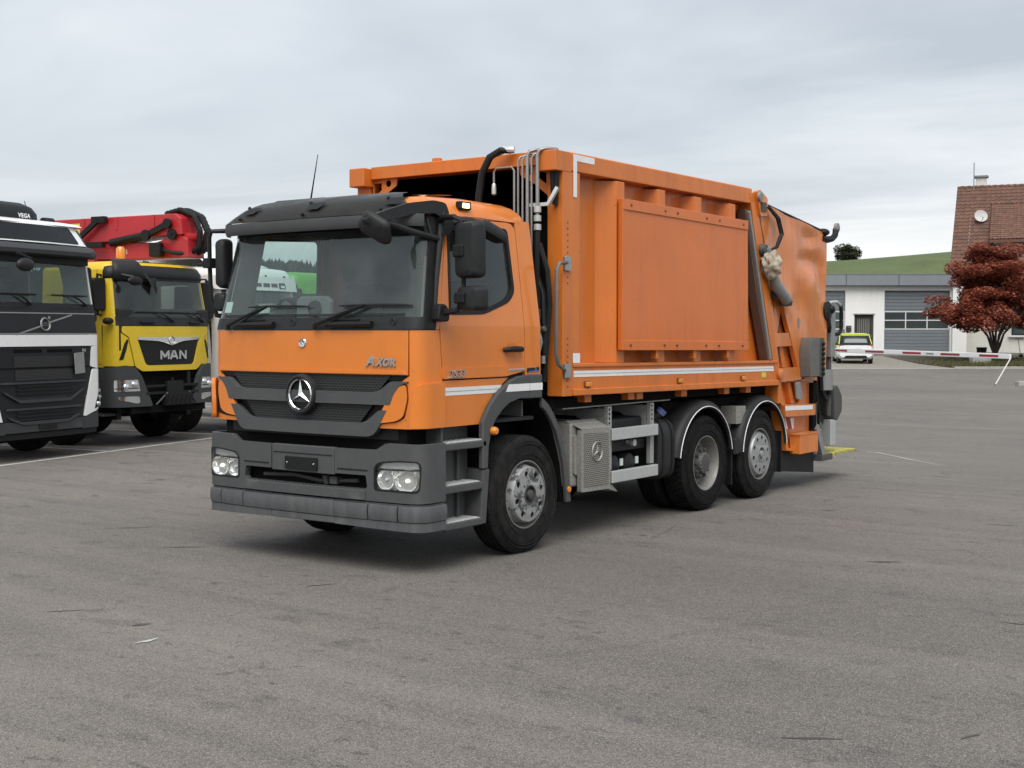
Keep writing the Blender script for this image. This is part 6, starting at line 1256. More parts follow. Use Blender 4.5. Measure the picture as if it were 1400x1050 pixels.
# grille
gb = kp(V, F, [(-.84, .60), (.84, .60), (1.06, 1.42), (1.06, 1.725), (-1.06, 1.725), (-1.06, 1.42)], 'anthracite', 'grille_backing', .03, -.01, bevel=0)
for z0, z1, w in ((1.42, 1.58, .62), (1.22, 1.38, .60), (.905, .965, .60)): kp(V, F, [(-w, z0), (w, z0), (w, z1), (-w, z1)], 'grille_mesh', 'grille_mesh', .01, .0, bevel=0)
for x0, x1 in ((-.62, -.06), (.06, .60)): kp(V, F, [(x0, 1.635), (x1, 1.635), (x1, 1.685), (x0, 1.685)], 'underbody', 'air_slot', .01, -.004, bevel=0)
kp(V, F, [(-.95, 1.395), (.95, 1.395), (.98, 1.41), (-.98, 1.41)], 'underbody', 'grille_gap', .01, .0, bevel=0)
for zt, zb, w in ((1.19, .93, .88), (.80, .60, .78)):
    kp(V, F, [(-w, zt-.022), (w, zt-.022), (w, zt+.006), (-w, zt+.006)], 'bumper_anthracite', 'grille_blade', .03, .022)
    kp(V, F, rpoly([(-w+.04, zt-.12), (-w*.62, zb-.005), (w*.62, zb-.005), (w-.04, zt-.12), (w-.05, zt-.155), (w*.60, zb-.045), (-w*.60, zb-.045), (-w+.05, zt-.155)], .02), 'bumper_anthracite', 'grille_blade', .03, .026)
    for k in range(3): kp(V, F, [(-.58, zt-.075-k*.055), (.58, zt-.075-k*.055), (.58, zt-.055-k*.055), (-.58, zt-.055-k*.055)], 'plastic_black', 'grille_slat', .03, .012)
text('model_lettering', 'FH', .075, lambda u, v, o: F(.86+u, 1.655+v, o+.006), 'chrome', V, .006, .1, .002)
q = MB().box((0, 0, 0), (.22, .012, .33), Matrix.Rotation(R(-4), 3, 'Y')); q.v = [(x+.71, y+F(.71, 1.46)[1]-.05, z+1.46) for x, y, z in q.v]; q.obj('grey_plate', 'steel_pale', V, bevel=.01)
bc = kp(V, F, [(-.82, .44), (.82, .44), (.85, .60), (-.85, .60)], 'bumper_anthracite', 'bumper', .06, .012, bevel=.012)
kp(bc, F, rrect(-.16, .22, .465, .575, .01), 'plastic_black', 'number_plate_holder', .02, .024); kp(V, F, [(-1.30, .34), (1.30, .34), (1.36, .425), (-1.36, .425)], 'plastic_black', 'bumper_lip', .05, -.02)
kp(V, F, [(-1.0, .30), (1.0, .30), (1.1, .42), (-1.1, .42)], 'underbody', 'air_dam', .05, -.12, bevel=0)
# visor, roof
vz = MB(); S_ = frange(-1.26, 1.26, 24); pr = [(.16, 3.10), (.26, 3.13), (.27, 3.19), (.20, 3.265), (.06, 3.30)]
vz.add([F(s, 3.15, o*(1-.3*max(0, (abs(s)-1.0)/.26)**2))[:2]+(z,) for o, z in pr for s in S_], [(i*25+j, i*25+j+1, (i+1)*25+j+1, (i+1)*25+j) for i in range(4) for j in range(24)]); vz = vz.obj('sun_visor', 'bumper_anthracite', V, smooth=50); so = vz.modifiers.new('thick', 'SOLIDIFY'); so.thickness = .03
MB().bx(-1.1, 1.1, .12, .20, 3.0, 3.2).obj('visor_shade', 'plastic_black', V)
F2 = cabskin(1.18, .08, .22, 3.30, .55, .22)
kp(V, F2, [(-1.30, 3.30), (1.30, 3.30), (1.20, 3.62), (-1.20, 3.62)], 'volvo_white', 'upper_front', .04, 0, zs=frange(3.3, 3.6, 4))
kp(V, F2, rpoly([(-.86, 3.325), (.86, 3.325), (.80, 3.585), (-.80, 3.585)], .05), 'anthracite', 'roof_front_panel', .03, .008)
for g_ in (1, -1): kp(V, F2, both_s([(1.04, 3.325), (1.34, 3.325), (1.26, 3.54), (.98, 3.57)], g_), 'anthracite', 'roof_corner_panel', .03, .008, r=.04)
MB().prism([(.60, 3.30), (2.2, 3.30), (2.2, 3.66), (.70, 3.60)], 'x', -1.17, 1.17).obj('upper_cab', 'volvo_white', V, bevel=.08, seg=4)
MB().prism([(.16, 3.60), (.25, 3.645), (.6, 3.70), (1.4, 3.74), (2.2, 3.72), (2.2, 3.60)], 'x', -1.05, 1.05).obj('cab_roof', 'volvo_white', V, bevel=.05, seg=3)
ac = MB(); vs = []; P = rrect(-.95, .72, .65, 1.85, .25, 5); n = len(P)
for z, k in ((3.70, 1.0), (3.80, .99), (3.90, .90), (3.965, .72), (3.985, .4)): vs += [(-.1+(x+.1)*k, 1.2+(y-1.2)*k, z) for x, y in P]
ac.add(vs, [(i*n+j, i*n+(j+1) % n, (i+1)*n+(j+1) % n, (i+1)*n+j) for i in range(4) for j in range(n)] + [tuple(4*n+j for j in range(n))]); ac = ac.obj('roof_cooler', 'anthracite', V, smooth=50)
text('cooler_lettering', 'VEGA', .09, lambda u, v, o: (.28+u, .645-o, 3.755+v), 'white_paint', ac, .004, 0, .003, 1.15)
MB().tube([(.74, 1.0, 3.74), (.66, 1.0, 4.03)], [.014, .006], 6).obj('aerial', 'plastic_black', V); MB().prism([(.8, 3.73), (1.0, 3.73), (.95, 3.79), (.85, 3.79)], 'x', .95, 1.15).obj('roof_fin', 'plastic_black', V, bevel=.02)
cab_inside(V, 1.2, 1.6, 3.2, 0, 2.2); side_mirror(V, 1.34, .42, 2.35, 3.0, 'anthracite'); side_mirror(V, -1.34, .42, 2.35, 3.0, 'anthracite')
fr_ = MB().tube([(-.80, -.25, 3.10), (-.62, -.33, 3.02), (-.60, -.33, 2.92)], [.03, .03, .03], 8).obj('ramp_mirror_arm', 'plastic_black', V); MB().ball((-.72, -.33, 2.93), (.17, .07, .10), 14, 10).obj('ramp_mirror', 'plastic_dark', fr_)
MB().bx(-1.15, 1.15, .05, 2.2, .95, 1.62).obj('cab_undertray', 'underbody', V); MB().bx(-.45, .45, .3, 6.0, .55, .95).obj('chassis', 'underbody', V)
for x in (-1.22, 1.22): simple_wheel(V, x, 1.40, .50, .32); simple_wheel(V, x, 5.1, .50, .6)
MB().bx(-1.2, 1.2, 2.3, 2.9, .5, 1.1).obj('tank', 'plastic_dark', V, bevel=.05)

# ---- yellow crane lorry ----------------------------------------------
Y = empty('yellow_crane_lorry', 'yellow lorry carrying a folded red crane, parked beside the white tractor unit', 'lorry', (-10.38, 7.16, 0), R(97))
F = cabskin(1.20, .10, .22, 2.05, .17, .05); ZV = frange(1.3, 3.2, 19)
flank(Y, F, 1.35, 3.0, 1.85, 'yellow_paint', [(.52, 2.12), (1.35, 2.12), (1.35, 2.80), (.62, 2.80)])
kp(Y, F, rpoly([(-.66, 1.28), (.66, 1.28), (.80, 1.36), (.92, 1.86), (1.04, 1.94), (1.04, 2.045), (-1.04, 2.045), (-1.04, 1.94), (-.92, 1.86), (-.80, 1.36)], .03), 'yellow_paint', 'bonnet_flap', .04, .012, holes=[rpoly([(-.76, 1.84), (-.60, 1.41), (-.54, 1.375), (.54, 1.375), (.60, 1.41), (.76, 1.84)], .03)])
for g_ in (1, -1):
    cpn = kp(Y, F, both_s([(.82, 1.37), (1.34, 1.37), (1.34, 2.05), (1.05, 2.05), (1.05, 1.93), (.935, 1.85)], g_), 'yellow_paint', 'corner_panel', .04, .006)
    kp(cpn, F, both_s([(1.0, 1.76), (.955, 1.83), (.93, 1.80), (1.02, 1.48), (1.085, 1.47)], g_), 'plastic_black', 'air_slot', .02, .012, r=.01)
    kp(Y, F, both_s([(1.12, 2.05), (1.36, 2.05), (1.36, 3.0), (1.10, 3.0)], g_), 'yellow_paint', 'windscreen_pillar', .04, .0, zs=ZV)
    bp_ = kp(Y, F, both_s([(.47, .68), (1.42, .68), (1.42, 1.33), (1.0, 1.385), (.82, 1.35), (.70, 1.20)], g_), 'bumper_anthracite', 'bumper', .08, .05, r=[.05, .05, .02, .05, .05, .05], bevel=.02)
    hl = kp(bp_, F, both_s([(.74, .945), (1.16, .945), (1.16, 1.135), (.78, 1.14)], g_), 'lamp_reflector', 'headlamp', .02, .054, r=.02)
    for x in (.85, 1.0): c0 = F(g_*x, 1.06 if x < .9 else 1.02, .06); MB().ball(c0, (.06, .025, .055), 12, 8).obj('headlamp_lens', 'lamp_reflector', hl)
    kp(hl, F, both_s([(.76, .99), (1.15, .985), (1.15, 1.0), (.765, 1.005)], g_), 'plastic_black', 'lamp_divider', .004, .06, bevel=0)
    kp(bp_, F, both_s([(.74, .755), (.80, .735), (1.10, .80), (1.12, .86), (.76, .855)], g_), 'lamp_reflector', 'fog_lamp', .02, .054, r=.02)
    for z0 in (.52, .85, 1.18): MB().bx(min(g_*.9, g_*1.2), max(g_*.9, g_*1.2), .42, .95, z0, z0+.05).obj('step', 'plastic_grey', Y, bevel=.01)
    MB().bx(min(g_*.8, g_*.9), max(g_*.8, g_*.9), .40, 1.0, .45, 1.35).obj('step_well', 'plastic_black', Y)
kp(Y, F, [(-1.13, 2.055), (1.13, 2.055), (1.13, 2.20), (-1.13, 2.20)], 'plastic_dark', 'cowl', .03, .008)
kp(Y, F, [(-1.12, 2.15), (1.12, 2.15), (1.10, 3.0), (-1.10, 3.0)], 'truck_glass', 'windscreen', .004, -.012, bevel=0, zs=ZV); wiper_pair(Y, F, ((.05, -.35), (.90, .45)), 2.13)
for x in (-.55, .62): MB().tube([F(x-.14, 2.11, .03), F(x+.14, 2.11, .03)], .022, 8).obj('washer_box', 'plastic_black', Y)
gi = kp(Y, F, rpoly([(-.77, 1.85), (-.61, 1.405), (-.54, 1.37), (.54, 1.37), (.61, 1.405), (.77, 1.85)], .03), 'plastic_black', 'grille', .03, -.006)
kp(gi, F, [(-.76, 1.86), (-.75, 1.815), (-.30, 1.79), (-.18, 1.765), (0, 1.715), (.18, 1.765), (.30, 1.79), (.75, 1.815), (.76, 1.86)], 'chrome', 'chrome_wing', .02, .016)
def stroke(a, b, w=.042):
    d = Vector((b[0]-a[0], b[1]-a[1])).normalized(); n_ = Vector((-d.y, d.x))*w/2; return [(a[0]-n_.x, a[1]-n_.y), (b[0]-n_.x, b[1]-n_.y), (b[0]+n_.x, b[1]+n_.y), (a[0]+n_.x, a[1]+n_.y)]
for ch, x0, ss in (('M', -.27, [((.02, 0), (.02, .15)), ((.19, 0), (.19, .15)), ((.02, .14), (.105, .04)), ((.19, .14), (.105, .04))]), ('A', -.03, [((.0, 0), (.075, .15)), ((.17, 0), (.095, .15)), ((.04, .05), (.13, .05))]), ('N', .19, [((.02, 0), (.02, .15)), ((.17, 0), (.17, .15)), ((.02, .14), (.17, .01))])):
    lt = MB()
    for i, (a, b) in enumerate(ss): lt.panel(stroke((x0+a[0], 1.475+a[1]), (x0+b[0], 1.475+b[1])), lambda u, v, q, i=i: F(u, v, q+.012+.001*i), .02)
    lt.obj('maker_letter', 'chrome', gi)
lb = MB(); ringm(lb, .055, .075, lambda u, v, o: F(u, 1.80+v, o+.018), .01, 24); lb.obj('lion_badge', 'steel', gi)
# open steel work under the flap
MB().bx(-.75, .75, .14, .5, .62, 1.38).obj('radiator', 'underbody', Y)
for z in (.90, 1.02): MB().bx(-.62, .66, -.02, .03, z-.02, z+.02).obj('cross_tube', 'plastic_black', Y)
MB().bx(-.15, .25, -.04, .02, .88, 1.10).tube([(.02, .0, 1.0), (.02, .0, 1.16)], .02).tube([(.42, .0, 1.0), (.42, .0, 1.25)], .03).obj('tow_bracket', 'plastic_black', Y)
tb = MB().bx(-.22, .42, -.09, .02, .68, .88)
for i in range(6): tb.bar((-.20+i*.11, -.10, .70), (-.13+i*.11, -.10, .86), .02, .03, up=(0, 1, 0))
tb.obj('folding_step', 'plastic_black', Y); MB().tube([(-.40, -.02, .70), (-.16, -.06, .90)], .014).tube([(.60, -.02, .70), (.38, -.06, .90)], .014).obj('step_stay', 'plastic_grey', Y)
MB().bx(-.9, .9, .05, .2, .56, .68).obj('under_guard', 'underbody', Y)
# roof, visor
cab_cap(Y, F, 3.0, 1.85, 'yellow_paint', .15)
vz = MB(); S_ = frange(-1.24, 1.24, 24); pr = [(.015, 2.86), (.035, 2.90), (.03, 2.99), (-.03, 3.08), (-.30, 3.165)]
vz.add([F(s, 2.95, o)[:2]+(z-.02*max(0, abs(s)-.9)/.3,) for o, z in pr for s in S_], [(i*25+j, i*25+j+1, (i+1)*25+j+1, (i+1)*25+j) for i in range(4) for j in range(24)]); vz = vz.obj('roof_fascia', 'plastic_dark', Y, smooth=50); so = vz.modifiers.new('thick', 'SOLIDIFY'); so.thickness = .03
sv = MB(); S_ = frange(-1.10, -.30, 14); pr = [(.03, 2.80), (.10, 2.85), (.13, 2.96), (.10, 3.06), (.02, 3.15), (-.10, 3.19)]
sv.add([F(s, 2.95, o)[:2]+(z-(.34*max(0, (s+.62)/.32) if z > 2.9 else .0),) for o, z in pr for s in S_], [(i*15+j, i*15+j+1, (i+1)*15+j+1, (i+1)*15+j) for i in range(5) for j in range(14)]); sv = sv.obj('sun_visor', 'plastic_dark', Y, smooth=50); so = sv.modifiers.new('thick', 'SOLIDIFY'); so.thickness = .025
kp(Y, F, [(-1.12, 2.84), (1.12, 2.84), (1.12, 2.95), (-1.12, 2.95)], 'plastic_black', 'header_trim', .03, .004)
be = MB().lathe([(0, .10), (.04, .10), (.05, .085)], (-.72, .45, 3.14), 'z', 16).obj('beacon', 'plastic_black', Y); MB().lathe([(.05, .082), (.22, .078), (.26, .05), (.265, 0)], (-.72, .45, 3.14), 'z', 16).obj('beacon_lens', 'amber', be)
cab_inside(Y, 1.18, 1.6, 3.0, 0, 1.85); side_mirror(Y, -1.32, .38, 2.3, 2.85, 'plastic_black', .28); side_mirror(Y, 1.32, .38, 2.3, 2.85, 'plastic_black', .28)
MB().ball((-1.27, .20, 2.13), (.10, .09, .06), 12, 8).obj('mirror_foot', 'plastic_black', Y); MB().ball((-.98, -.14, 2.80), (.17, .05, .075), 14, 8).tube([(-1.1, .05, 2.9), (-1.0, -.12, 2.86)], .03).obj('ramp_mirror', 'plastic_black', Y)
MB().bx(-.45, .45, .3, 8.0, .60, 1.0).obj('chassis', 'underbody', Y); MB().bx(-1.1, 1.1, .2, 1.85, 1.15, 1.5).obj('cab_undertray', 'underbody', Y); MB().bx(-1.24, 1.24, 2.9, 7.9, 1.0, 1.35).obj('flatbed', 'plastic_dark', Y)
for x in (-1.24, 1.24): simple_wheel(Y, x, 1.45, .53, .34); simple_wheel(Y, x, 3.1, .53, .34); simple_wheel(Y, x, 5.9, .53, .6); simple_wheel(Y, x, 7.2, .53, .6)
# folded red crane over the cab
K = empty('folded_crane', 'red folded crane arm with black hoses lying above the yellow cab', 'crane', (-10.38, 7.16, 0), R(97))
XB = .68
MB().prism([(.20, 3.68), (.24, 3.98), (.36, 4.06), (4.6, 4.06), (4.6, 3.60), (1.7, 3.60), (.95, 3.66)], 'x', XB-.17, XB+.35).obj('upper_boom', 'red_paint', K, bevel=.02)
MB().prism([(.10, 3.27), (.12, 3.60), (.30, 3.70), (.90, 3.56), (1.5, 3.585), (4.6, 3.59), (4.6, 3.30), (1.2, 3.27)], 'x', XB-.13, XB+.30).obj('lower_boom', 'red_paint', K, bevel=.02)
for y in (.85, 1.75, 2.6): MB().bx(XB-.182, XB-.171, y, y+.07, 3.82, 4.055).obj('boom_strap', 'red_paint', K)
MB().tube([(XB-.20, 1.9, 3.58), (XB-.20, .98, 3.70)], .07, 12).obj('boom_ram', 'plastic_black', K); MB().bar((XB-.22, 1.0, 3.69), (XB-.22, .50, 3.88), .05, .10).lathe([(-.03, .09), (.03, .09), (.03, 0)], (XB-.24, .48, 3.88), 'x', 14, sgn=-1).lathe([(-.03, .10), (.03, .10), (.03, 0)], (XB-.24, 1.0, 3.69), 'x', 14, sgn=-1).obj('ram_link', 'plastic_black', K)
MB().lathe([(0, .10), (.04, .10), (.04, .03), (.06, .03), (.06, 0)], (XB-.17, .42, 3.69), 'x', 16, sgn=-1).obj('pivot_pin', 'plastic_black', K)
MB().tube([(XB-.1, .22, 3.62), (XB+.40, .14, 3.62)], .10, 14).obj('knuckle', 'red_paint', K)
for dx, dy_ in ((0, .0), (.14, -.03), (.26, .03)):
    P = [(XB+.02+dx, .75, 4.08), (XB+.02+dx, .40+dy_, 4.14), (XB+.05+dx, .12+dy_, 4.02), (XB+.06+dx, -.02+dy_, 3.75), (XB+.05+dx, .02+dy_, 3.45), (XB-.02+dx, .22+dy_, 3.32)]
    Q = []
    for i in range(len(P)-1):
        for k_ in range(8): Q.append(Vector(P[i]).lerp(Vector(P[i+1]), k_/8))
    MB().tube(Q, [.045+.010*(i % 2) for i in range(len(Q))], 9).obj('hose', 'plastic_black', K)
MB().box((XB-.24, .75, 3.42), (.14, .26, .26)).obj('valve_cover', 'plastic_black', K, bevel=.03); MB().tube([(XB-.2, .65, 3.42), (XB-.2, .4, 3.36), (XB-.1, .2, 3.35)], .035, 8).obj('hose', 'plastic_black', K)
MB().bar((XB-.28, 2.15, 4.0), (XB-.28, 2.80, 3.58), .06, .09).bar((XB-.28, 2.10, 4.05), (XB-.28, 2.10, 3.55), .06, .06).bar((XB-.28, 2.0, 3.55), (XB-.28, 3.0, 3.55), .10, .10).bx(XB-.30, XB-.2, 1.98, 2.3, 3.95, 4.07).obj('crane_stay', 'plastic_black', K)
for i in range(2): MB().bx(XB-.175, XB-.172, 2.72, 3.02, 3.90-i*.11, 3.97-i*.11).obj('warning_sticker', 'sticker_yellow', K)
text('crane_lettering', 'LIS', .11, lambda u, v, o: (XB-.135-o, 1.62-u, 3.41+v), 'white_paint', K, .004)
MB().bx(XB-.25, XB+.35, 2.3, 2.9, 1.36, 3.3).obj('crane_column', 'red_paint', K, bevel=.04); MB().bx(-1.2, 1.2, 2.35, 2.85, 1.36, 1.7).obj('crane_base', 'red_paint', K, bevel=.03)

# ---- plainer lorries farther along the row ------------------------------
def plain_lorry(name, label, loc, rz, paint, spoiler, lights):
    r = empty(name, label, 'lorry', loc, rz); F = cabskin(1.22, .12, .22, 2.0, .17, .05); zv = frange(1.0, 3.0, 20)
    flank(r, F, 1.0, 3.02, 2.1, paint, [(.60, 2.12), (1.40, 2.12), (1.40, 2.82), (.68, 2.82)])
    kp(r, F, [(-1.36, 1.0), (1.36, 1.0), (1.36, 2.02), (-1.36, 2.02)], paint, 'front_panel', .03, 0); kp(r, F, [(-1.14, 2.03), (1.14, 2.03), (1.10, 2.82), (-1.10, 2.82)], 'truck_glass', 'windscreen', .004, -.01, bevel=0, zs=zv)
    for g_ in (1, -1):
        kp(r, F, both_s([(1.14, 2.02), (1.36, 2.02), (1.36, 3.02), (1.10, 3.02)], g_), paint, 'windscreen_pillar', .04, 0, zs=zv)
        kp(r, F, both_s([(.80, .66), (1.20, .70), (1.20, .88), (.80, .86)], g_), 'lamp_reflector', 'headlamp', .02, .03, r=.03); side_mirror(r, g_*1.36, .40, 2.2, 2.85)
    kp(r, F, [(-1.16, 2.76), (1.16, 2.76), (1.30, 2.80), (1.34, 3.03), (-1.34, 3.03), (-1.30, 2.80)], paint, 'roof_visor', .03, .10 if lights else .02, r=.02)
    if lights:
        for x in (-.56, .48): lp_ = kp(r, F, rrect(x-.12, x+.12, 2.80, 2.92, .02), 'plastic_grey', 'roof_lamp', .02, .106); kp(lp_, F, rrect(x-.06, x+.08, 2.82, 2.87, .02), 'lamp_white', 'lamp_lens', .01, .112)
        for x in (-.29, -.04, .21): kp(r, F, rrect(x-.10, x+.10, 2.83, 2.905, .01), 'plastic_grey', 'visor_slot', .02, .104)
        for x in (-.85, .02, .70): MB().tube([F(x, 3.0, .08), F(x+.05, 3.06, .02)], .02, 6).obj('visor_bolt', 'plastic_dark', r)
    cab_cap(r, F, 3.02, 2.1, paint, .20)
    if spoiler:
        sp = MB(); vs = []
        for x, k in ((-1.12, .75), (-.95, .95), (-.4, 1), (.2, .82), (.8, .40), (1.05, .1)): vs += [(x, .55, 3.20), (x, .9, 3.20+.30*k), (x, 1.5, 3.20+.55*k), (x, 2.1, 3.20+.62*k), (x, 2.1, 3.20)]
        sp.add(vs, [(i*5+j, i*5+j+1, (i+1)*5+j+1, (i+1)*5+j) for i in range(5) for j in range(4)]); sp.obj('roof_spoiler', paint, r, smooth=60)
        MB().bx(-1.1, .9, .50, .56, 3.185, 3.23).obj('spoiler_edge', 'plastic_dark', r)
    kp(r, F, [(-.95, 1.05), (.95, 1.05), (.95, 1.7), (-.95, 1.7)], 'anthracite', 'grille', .02, .008)
    for i in range(4): kp(r, F, [(-.9, 1.12+i*.15), (.9, 1.12+i*.15), (.9, 1.17+i*.15), (-.9, 1.17+i*.15)], 'bumper_anthracite', 'grille_slat', .02, .02)
    kp(r, F, [(-1.36, .45), (1.36, .45), (1.36, .98), (-1.36, .98)], 'bumper_anthracite', 'bumper', .05, .02, bevel=.015); wiper_pair(r, F, ((-.1, -.5), (.9, .45)), 2.02)
    cab_inside(r, 1.2, 1.5, 2.95, 0, 2.1); MB().bx(-.45, .45, .3, 7.5, .55, .95).obj('chassis', 'underbody', r); MB().bx(-1.15, 1.15, .1, 2.1, .95, 1.5).obj('cab_undertray', 'underbody', r)
    for x in (-1.22, 1.22): simple_wheel(r, x, 1.4, .5, .32); simple_wheel(r, x, 5.6, .5, .6)
    return r
plain_lorry('white_lorry', 'white lorry with roof lamps, parked beyond the yellow crane lorry', (-11.2, 10.3, 0), R(97), 'volvo_white', True, True)
plain_lorry('green_lorry', 'bright green lorry, farthest in the parked row', (-11.98, 13.1, 0), R(97), 'green_paint', False, False)

# ================================================================== small car, barrier and bits by the house
c = empty('city_car', 'small white and lime city car parked by the garage door', 'car', bw(17.2, 66, gz(66)+.006), YAW-R(7))
def loft(secs, m, nm, par, bevel=0, smooth=50):     # secs: (y, [(x, z)...] half outline from bottom to top)
    mb = MB(); n = 0; vs = []
    for y, h_ in secs: ring = list(h_) + [(-x, z) for x, z in reversed(h_)]; n = len(ring); vs += [(x, y, z) for x, z in ring]
    k = len(secs); mb.add(vs, [(i*n+j, i*n+(j+1) % n, (i+1)*n+(j+1) % n, (i+1)*n+j) for i in range(k-1) for j in range(n)] + [tuple(range(n))[::-1], tuple((k-1)*n+j for j in range(n))]); return mb.obj(nm, m, par, smooth=smooth, bevel=bevel)
lowb = lambda w, z0, z1: [(w*.90, z0), (w, z0+.12), (w*1.02, (z0+z1)/2), (w*.97, z1-.05), (w*.90, z1)]
loft([(0, lowb(.78, .30, .90)), (.12, lowb(.86, .24, .93)), (.8, lowb(.87, .22, .95)), (1.9, lowb(.87, .22, .92)), (2.5, lowb(.83, .24, .80)), (2.72, lowb(.74, .30, .68))], 'white_paint', 'body', c)
top_ = lambda w0, w1, z0, z1: [(w0, z0), (w0*.99, z0+.10), (w1*1.02, z1-.08), (w1*.94, z1)]
gh = loft([(.06, top_(.76, .64, .88, 1.02)), (.16, top_(.78, .64, .90, 1.34)), (.34, top_(.80, .66, .92, 1.44)), (1.2, top_(.80, .68, .92, 1.48)), (1.75, top_(.80, .66, .92, 1.36)), (2.2, top_(.78, .70, .86, .92))], 'anthracite', 'greenhouse', c)
loft([(.26, [(.60, 1.41), (.66, 1.425), (.62, 1.475), (.40, 1.50)]), (.7, [(.62, 1.46), (.69, 1.47), (.65, 1.525), (.4, 1.545)]), (1.3, [(.62, 1.46), (.68, 1.47), (.64, 1.52), (.4, 1.54)]), (1.6, [(.6, 1.38), (.66, 1.39), (.62, 1.42), (.4, 1.44)])], 'lime_paint', 'roof', c)
for g_ in (1, -1):
    dpn = MB().panel(rpoly([(.55, .42), (1.72, .40), (1.80, .70), (1.74, .93), (.50, .94)], .06), lambda u, v, o: (g_*(.885+o), u, v), .03).obj('door', 'lime_paint', c, bevel=.01); MB().bx(min(g_*.886, g_*.90), max(g_*.886, g_*.90), .60, .74, .80, .83).obj('door_handle', 'plastic_black', dpn)
    MB().panel(rpoly([(.50, .96), (.62, 1.40), (1.35, 1.42), (1.72, .97)], .05), lambda u, v, o: (g_*(.80-(v-.95)*.22+.012+o), u, v), .01).obj('side_window', 'dark_glass', c)
    MB().bar((g_*.79, .22, .95), (g_*.69, .60, 1.46), .05, .16).obj('roof_arch', 'lime_paint', c, bevel=.02)
    mm = MB().ball((g_*.98, 1.72, 1.02), (.10, .07, .07), 12, 8).tube([(g_*.82, 1.74, .98), (g_*.95, 1.73, 1.0)], .025).obj('door_mirror', 'plastic_black', c)
    MB().panel(rpoly([(g_*.64, .80), (g_*.80, .80), (g_*.80, .95), (g_*.68, .98)], .03)[::g_], lambda u, v, o: (u, .035-o, v), .05).obj('tail_lamp', 'red_lens', c, bevel=.01)
    for y in (.42, 2.25):
        w = MB().lathe([(-.17, .18), (-.17, .27), (-.15, .29), (-.02, .29), (0, .27), (0, .18)], (g_*.86, y, .285), 'x', 28, sgn=g_).obj('wheel', 'rubber', c); MB().lathe([(-.01, .185), (-.03, .15), (-.02, .05), (-.01, 0)], (g_*.86, y, .285), 'x', 20, sgn=g_).obj('rim', 'steel_pale', w)
tgt = MB().panel(rpoly([(-.58, .99), (.58, .99), (.52, 1.26), (-.52, 1.26)], .06), lambda u, v, o: (u, .125+(v-1.0)*.14-.06-o, v), .02).obj('rear_window', 'steel_pale', c); M['steel_pale']
mat('hazy_glass', (.30, .32, .32), .12, var=.1, spec=.7); tgt.data.materials[0] = M['hazy_glass']
MB().panel(rpoly([(-.62, .74), (.62, .74), (.60, .93), (-.60, .93)], .03), lambda u, v, o: (u, -.005-o, v), .05).obj('tailgate', 'white_paint', c, bevel=.01); MB().bx(-.26, .26, -.018, -.006, .78, .86).obj('number_plate', 'white_tape', c)
loft([(-.06, [(.66, .34), (.76, .40), (.80, .52), (.76, .62), (.70, .66)]), (.14, [(.80, .32), (.88, .40), (.90, .52), (.88, .62), (.80, .68)])], 'white_paint', 'rear_bumper', c); MB().prism([(-.60, .28), (.60, .28), (.50, .42), (-.50, .42)], 'y', -.085, .1).obj('diffuser', 'plastic_black', c, bevel=.02)

b = empty('road_barrier', 'white boom barrier with red stripes across the yard exit', 'barrier', bw(12.6, 61, 0), 0)
o0 = Vector(bw(12.6, 61, 0)); tip = Vector(bw(18.0, 47.6, 1.055))-o0; far = Vector(bw(12.75, 60.6, 1.18))-o0; lf = Vector(bw(13.8, 58, 1.15))-o0
MB().bar(far, tip, .08, .19).obj('boom', 'white_paint', b, bevel=.02)
for t0, t1 in ((.052, .14), (.235, .33), (.433, .532), (.639, .747), (.859, .96)): MB().bar(tip.lerp(lf, t0), tip.lerp(lf, t1), .090, .085).obj('red_stripe', 'red_tape', b)
MB().bar(tip.lerp(lf, .365), tip.lerp(lf, .405), .092, .06).obj('grey_stripe', 'steel_pale', b)
ft_ = Vector(bw(17.45, 47.6, .02))-o0; MB().tube([tip+Vector((0, 0, -.06)), ft_], .022, 8).obj('prop_leg', 'white_paint', b); MB().tube([ft_+Vector((0, 0, -.02)), ft_+Vector((0, 0, .03))], .035, 8).obj('leg_foot', 'plastic_black', b)
MB().box((far.x, far.y, .75), (.36, .36, 1.0)).obj('barrier_post', 'white_paint', b, bevel=.02)
kx = MB().box((0, 0, .09), (.95, .35, .18), Matrix.Rotation(YAW, 3, 'Z')); kb = kx.obj('concrete_block', 'kerb_stone', bevel=.02); kb.location = bw(18.55, 47.2, 0); tag(kb, 'pale concrete block lying at the right edge of the yard', 'block')
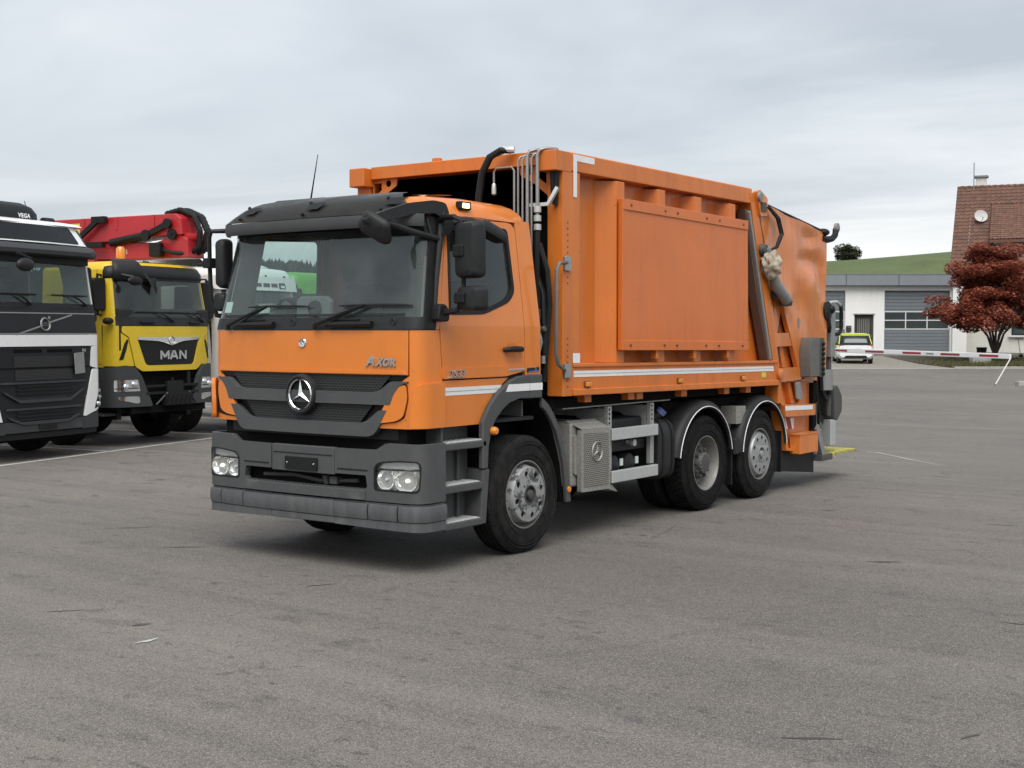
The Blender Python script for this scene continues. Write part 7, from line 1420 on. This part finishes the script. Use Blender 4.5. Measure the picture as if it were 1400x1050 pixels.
kx = MB().box((0, 0, .20), (.95, .45, .40), Matrix.Rotation(YAW+.1, 3, 'Z')); kb = kx.obj('stone_block', 'kerb_stone', bevel=.05, seg=3); kb.location = bw(22.9, 64.5, gz(64.5)+.0); tag(kb, 'pale stone block in the grass under the barrier boom', 'stone')
p_ = empty('flower_tub', 'black plastic flower tub left of the maple trunk', 'tub', bw(25.35, 71.2, gz(71.2)+.045))
MB().lathe([(0, 0), (0, .20), (.02, .22), (.48, .27), (.50, .29), (.52, .29), (.52, .25), (.46, .24)], (0, 0, 0), 'z', 20).obj('pot', 'plastic_black', p_); MB().lathe([(.44, .25), (.46, 0)], (0, 0, 0), 'z', 20).obj('earth', 'soil', p_)
s_ = empty('kick_scooter', 'grey kick scooter standing right of the maple trunk', 'scooter', bw(26.9, 70.4, gz(70.4)+.05), YAW)
MB().tube([(.25, 0, .14), (.18, 0, .5), (.12, 0, 1.0)], .02, 8).tube([(.12, -.24, 1.0), (.12, .24, 1.02)], .016, 8).tube([(-.08, .0, 1.0), (.34, 0, 1.0)], .016, 8).obj('steering_column', 'steel_pale', s_); MB().bx(-.45, .22, -.06, .06, .12, .15).obj('deck', 'cast_grey', s_, bevel=.01)
for x in (-.48, .27): MB().lathe([(-.02, .09), (-.015, .105), (.015, .105), (.02, .09), (.02, 0)], (x, 0, .105), 'y', 18).obj('wheel', 'rubber', s_)
k_ = empty('garden_chair', 'black folding garden chair under the house window', 'chair', bw(27.75, 70.6, gz(70.6)+.05), YAW+R(160))
MB().bx(-.24, .24, -.22, .24, .42, .46).obj('seat', 'plastic_black', k_, bevel=.01); MB().prism([(.22, .46), (.26, .46), (.36, .98), (.32, .98)], 'x', -.24, .24).obj('backrest', 'plastic_black', k_, bevel=.01)
for x in (-.22, .22): MB().tube([(x, -.24, 0), (x, .22, .44)], .014).obj('leg', 'plastic_black', k_); MB().tube([(x, .26, 0), (x, -.2, .44)], .014).obj('leg', 'plastic_black', k_); MB().tube([(x, -.18, .44), (x, -.20, .66), (x, .26, .66)], .014).obj('armrest', 'plastic_black', k_)
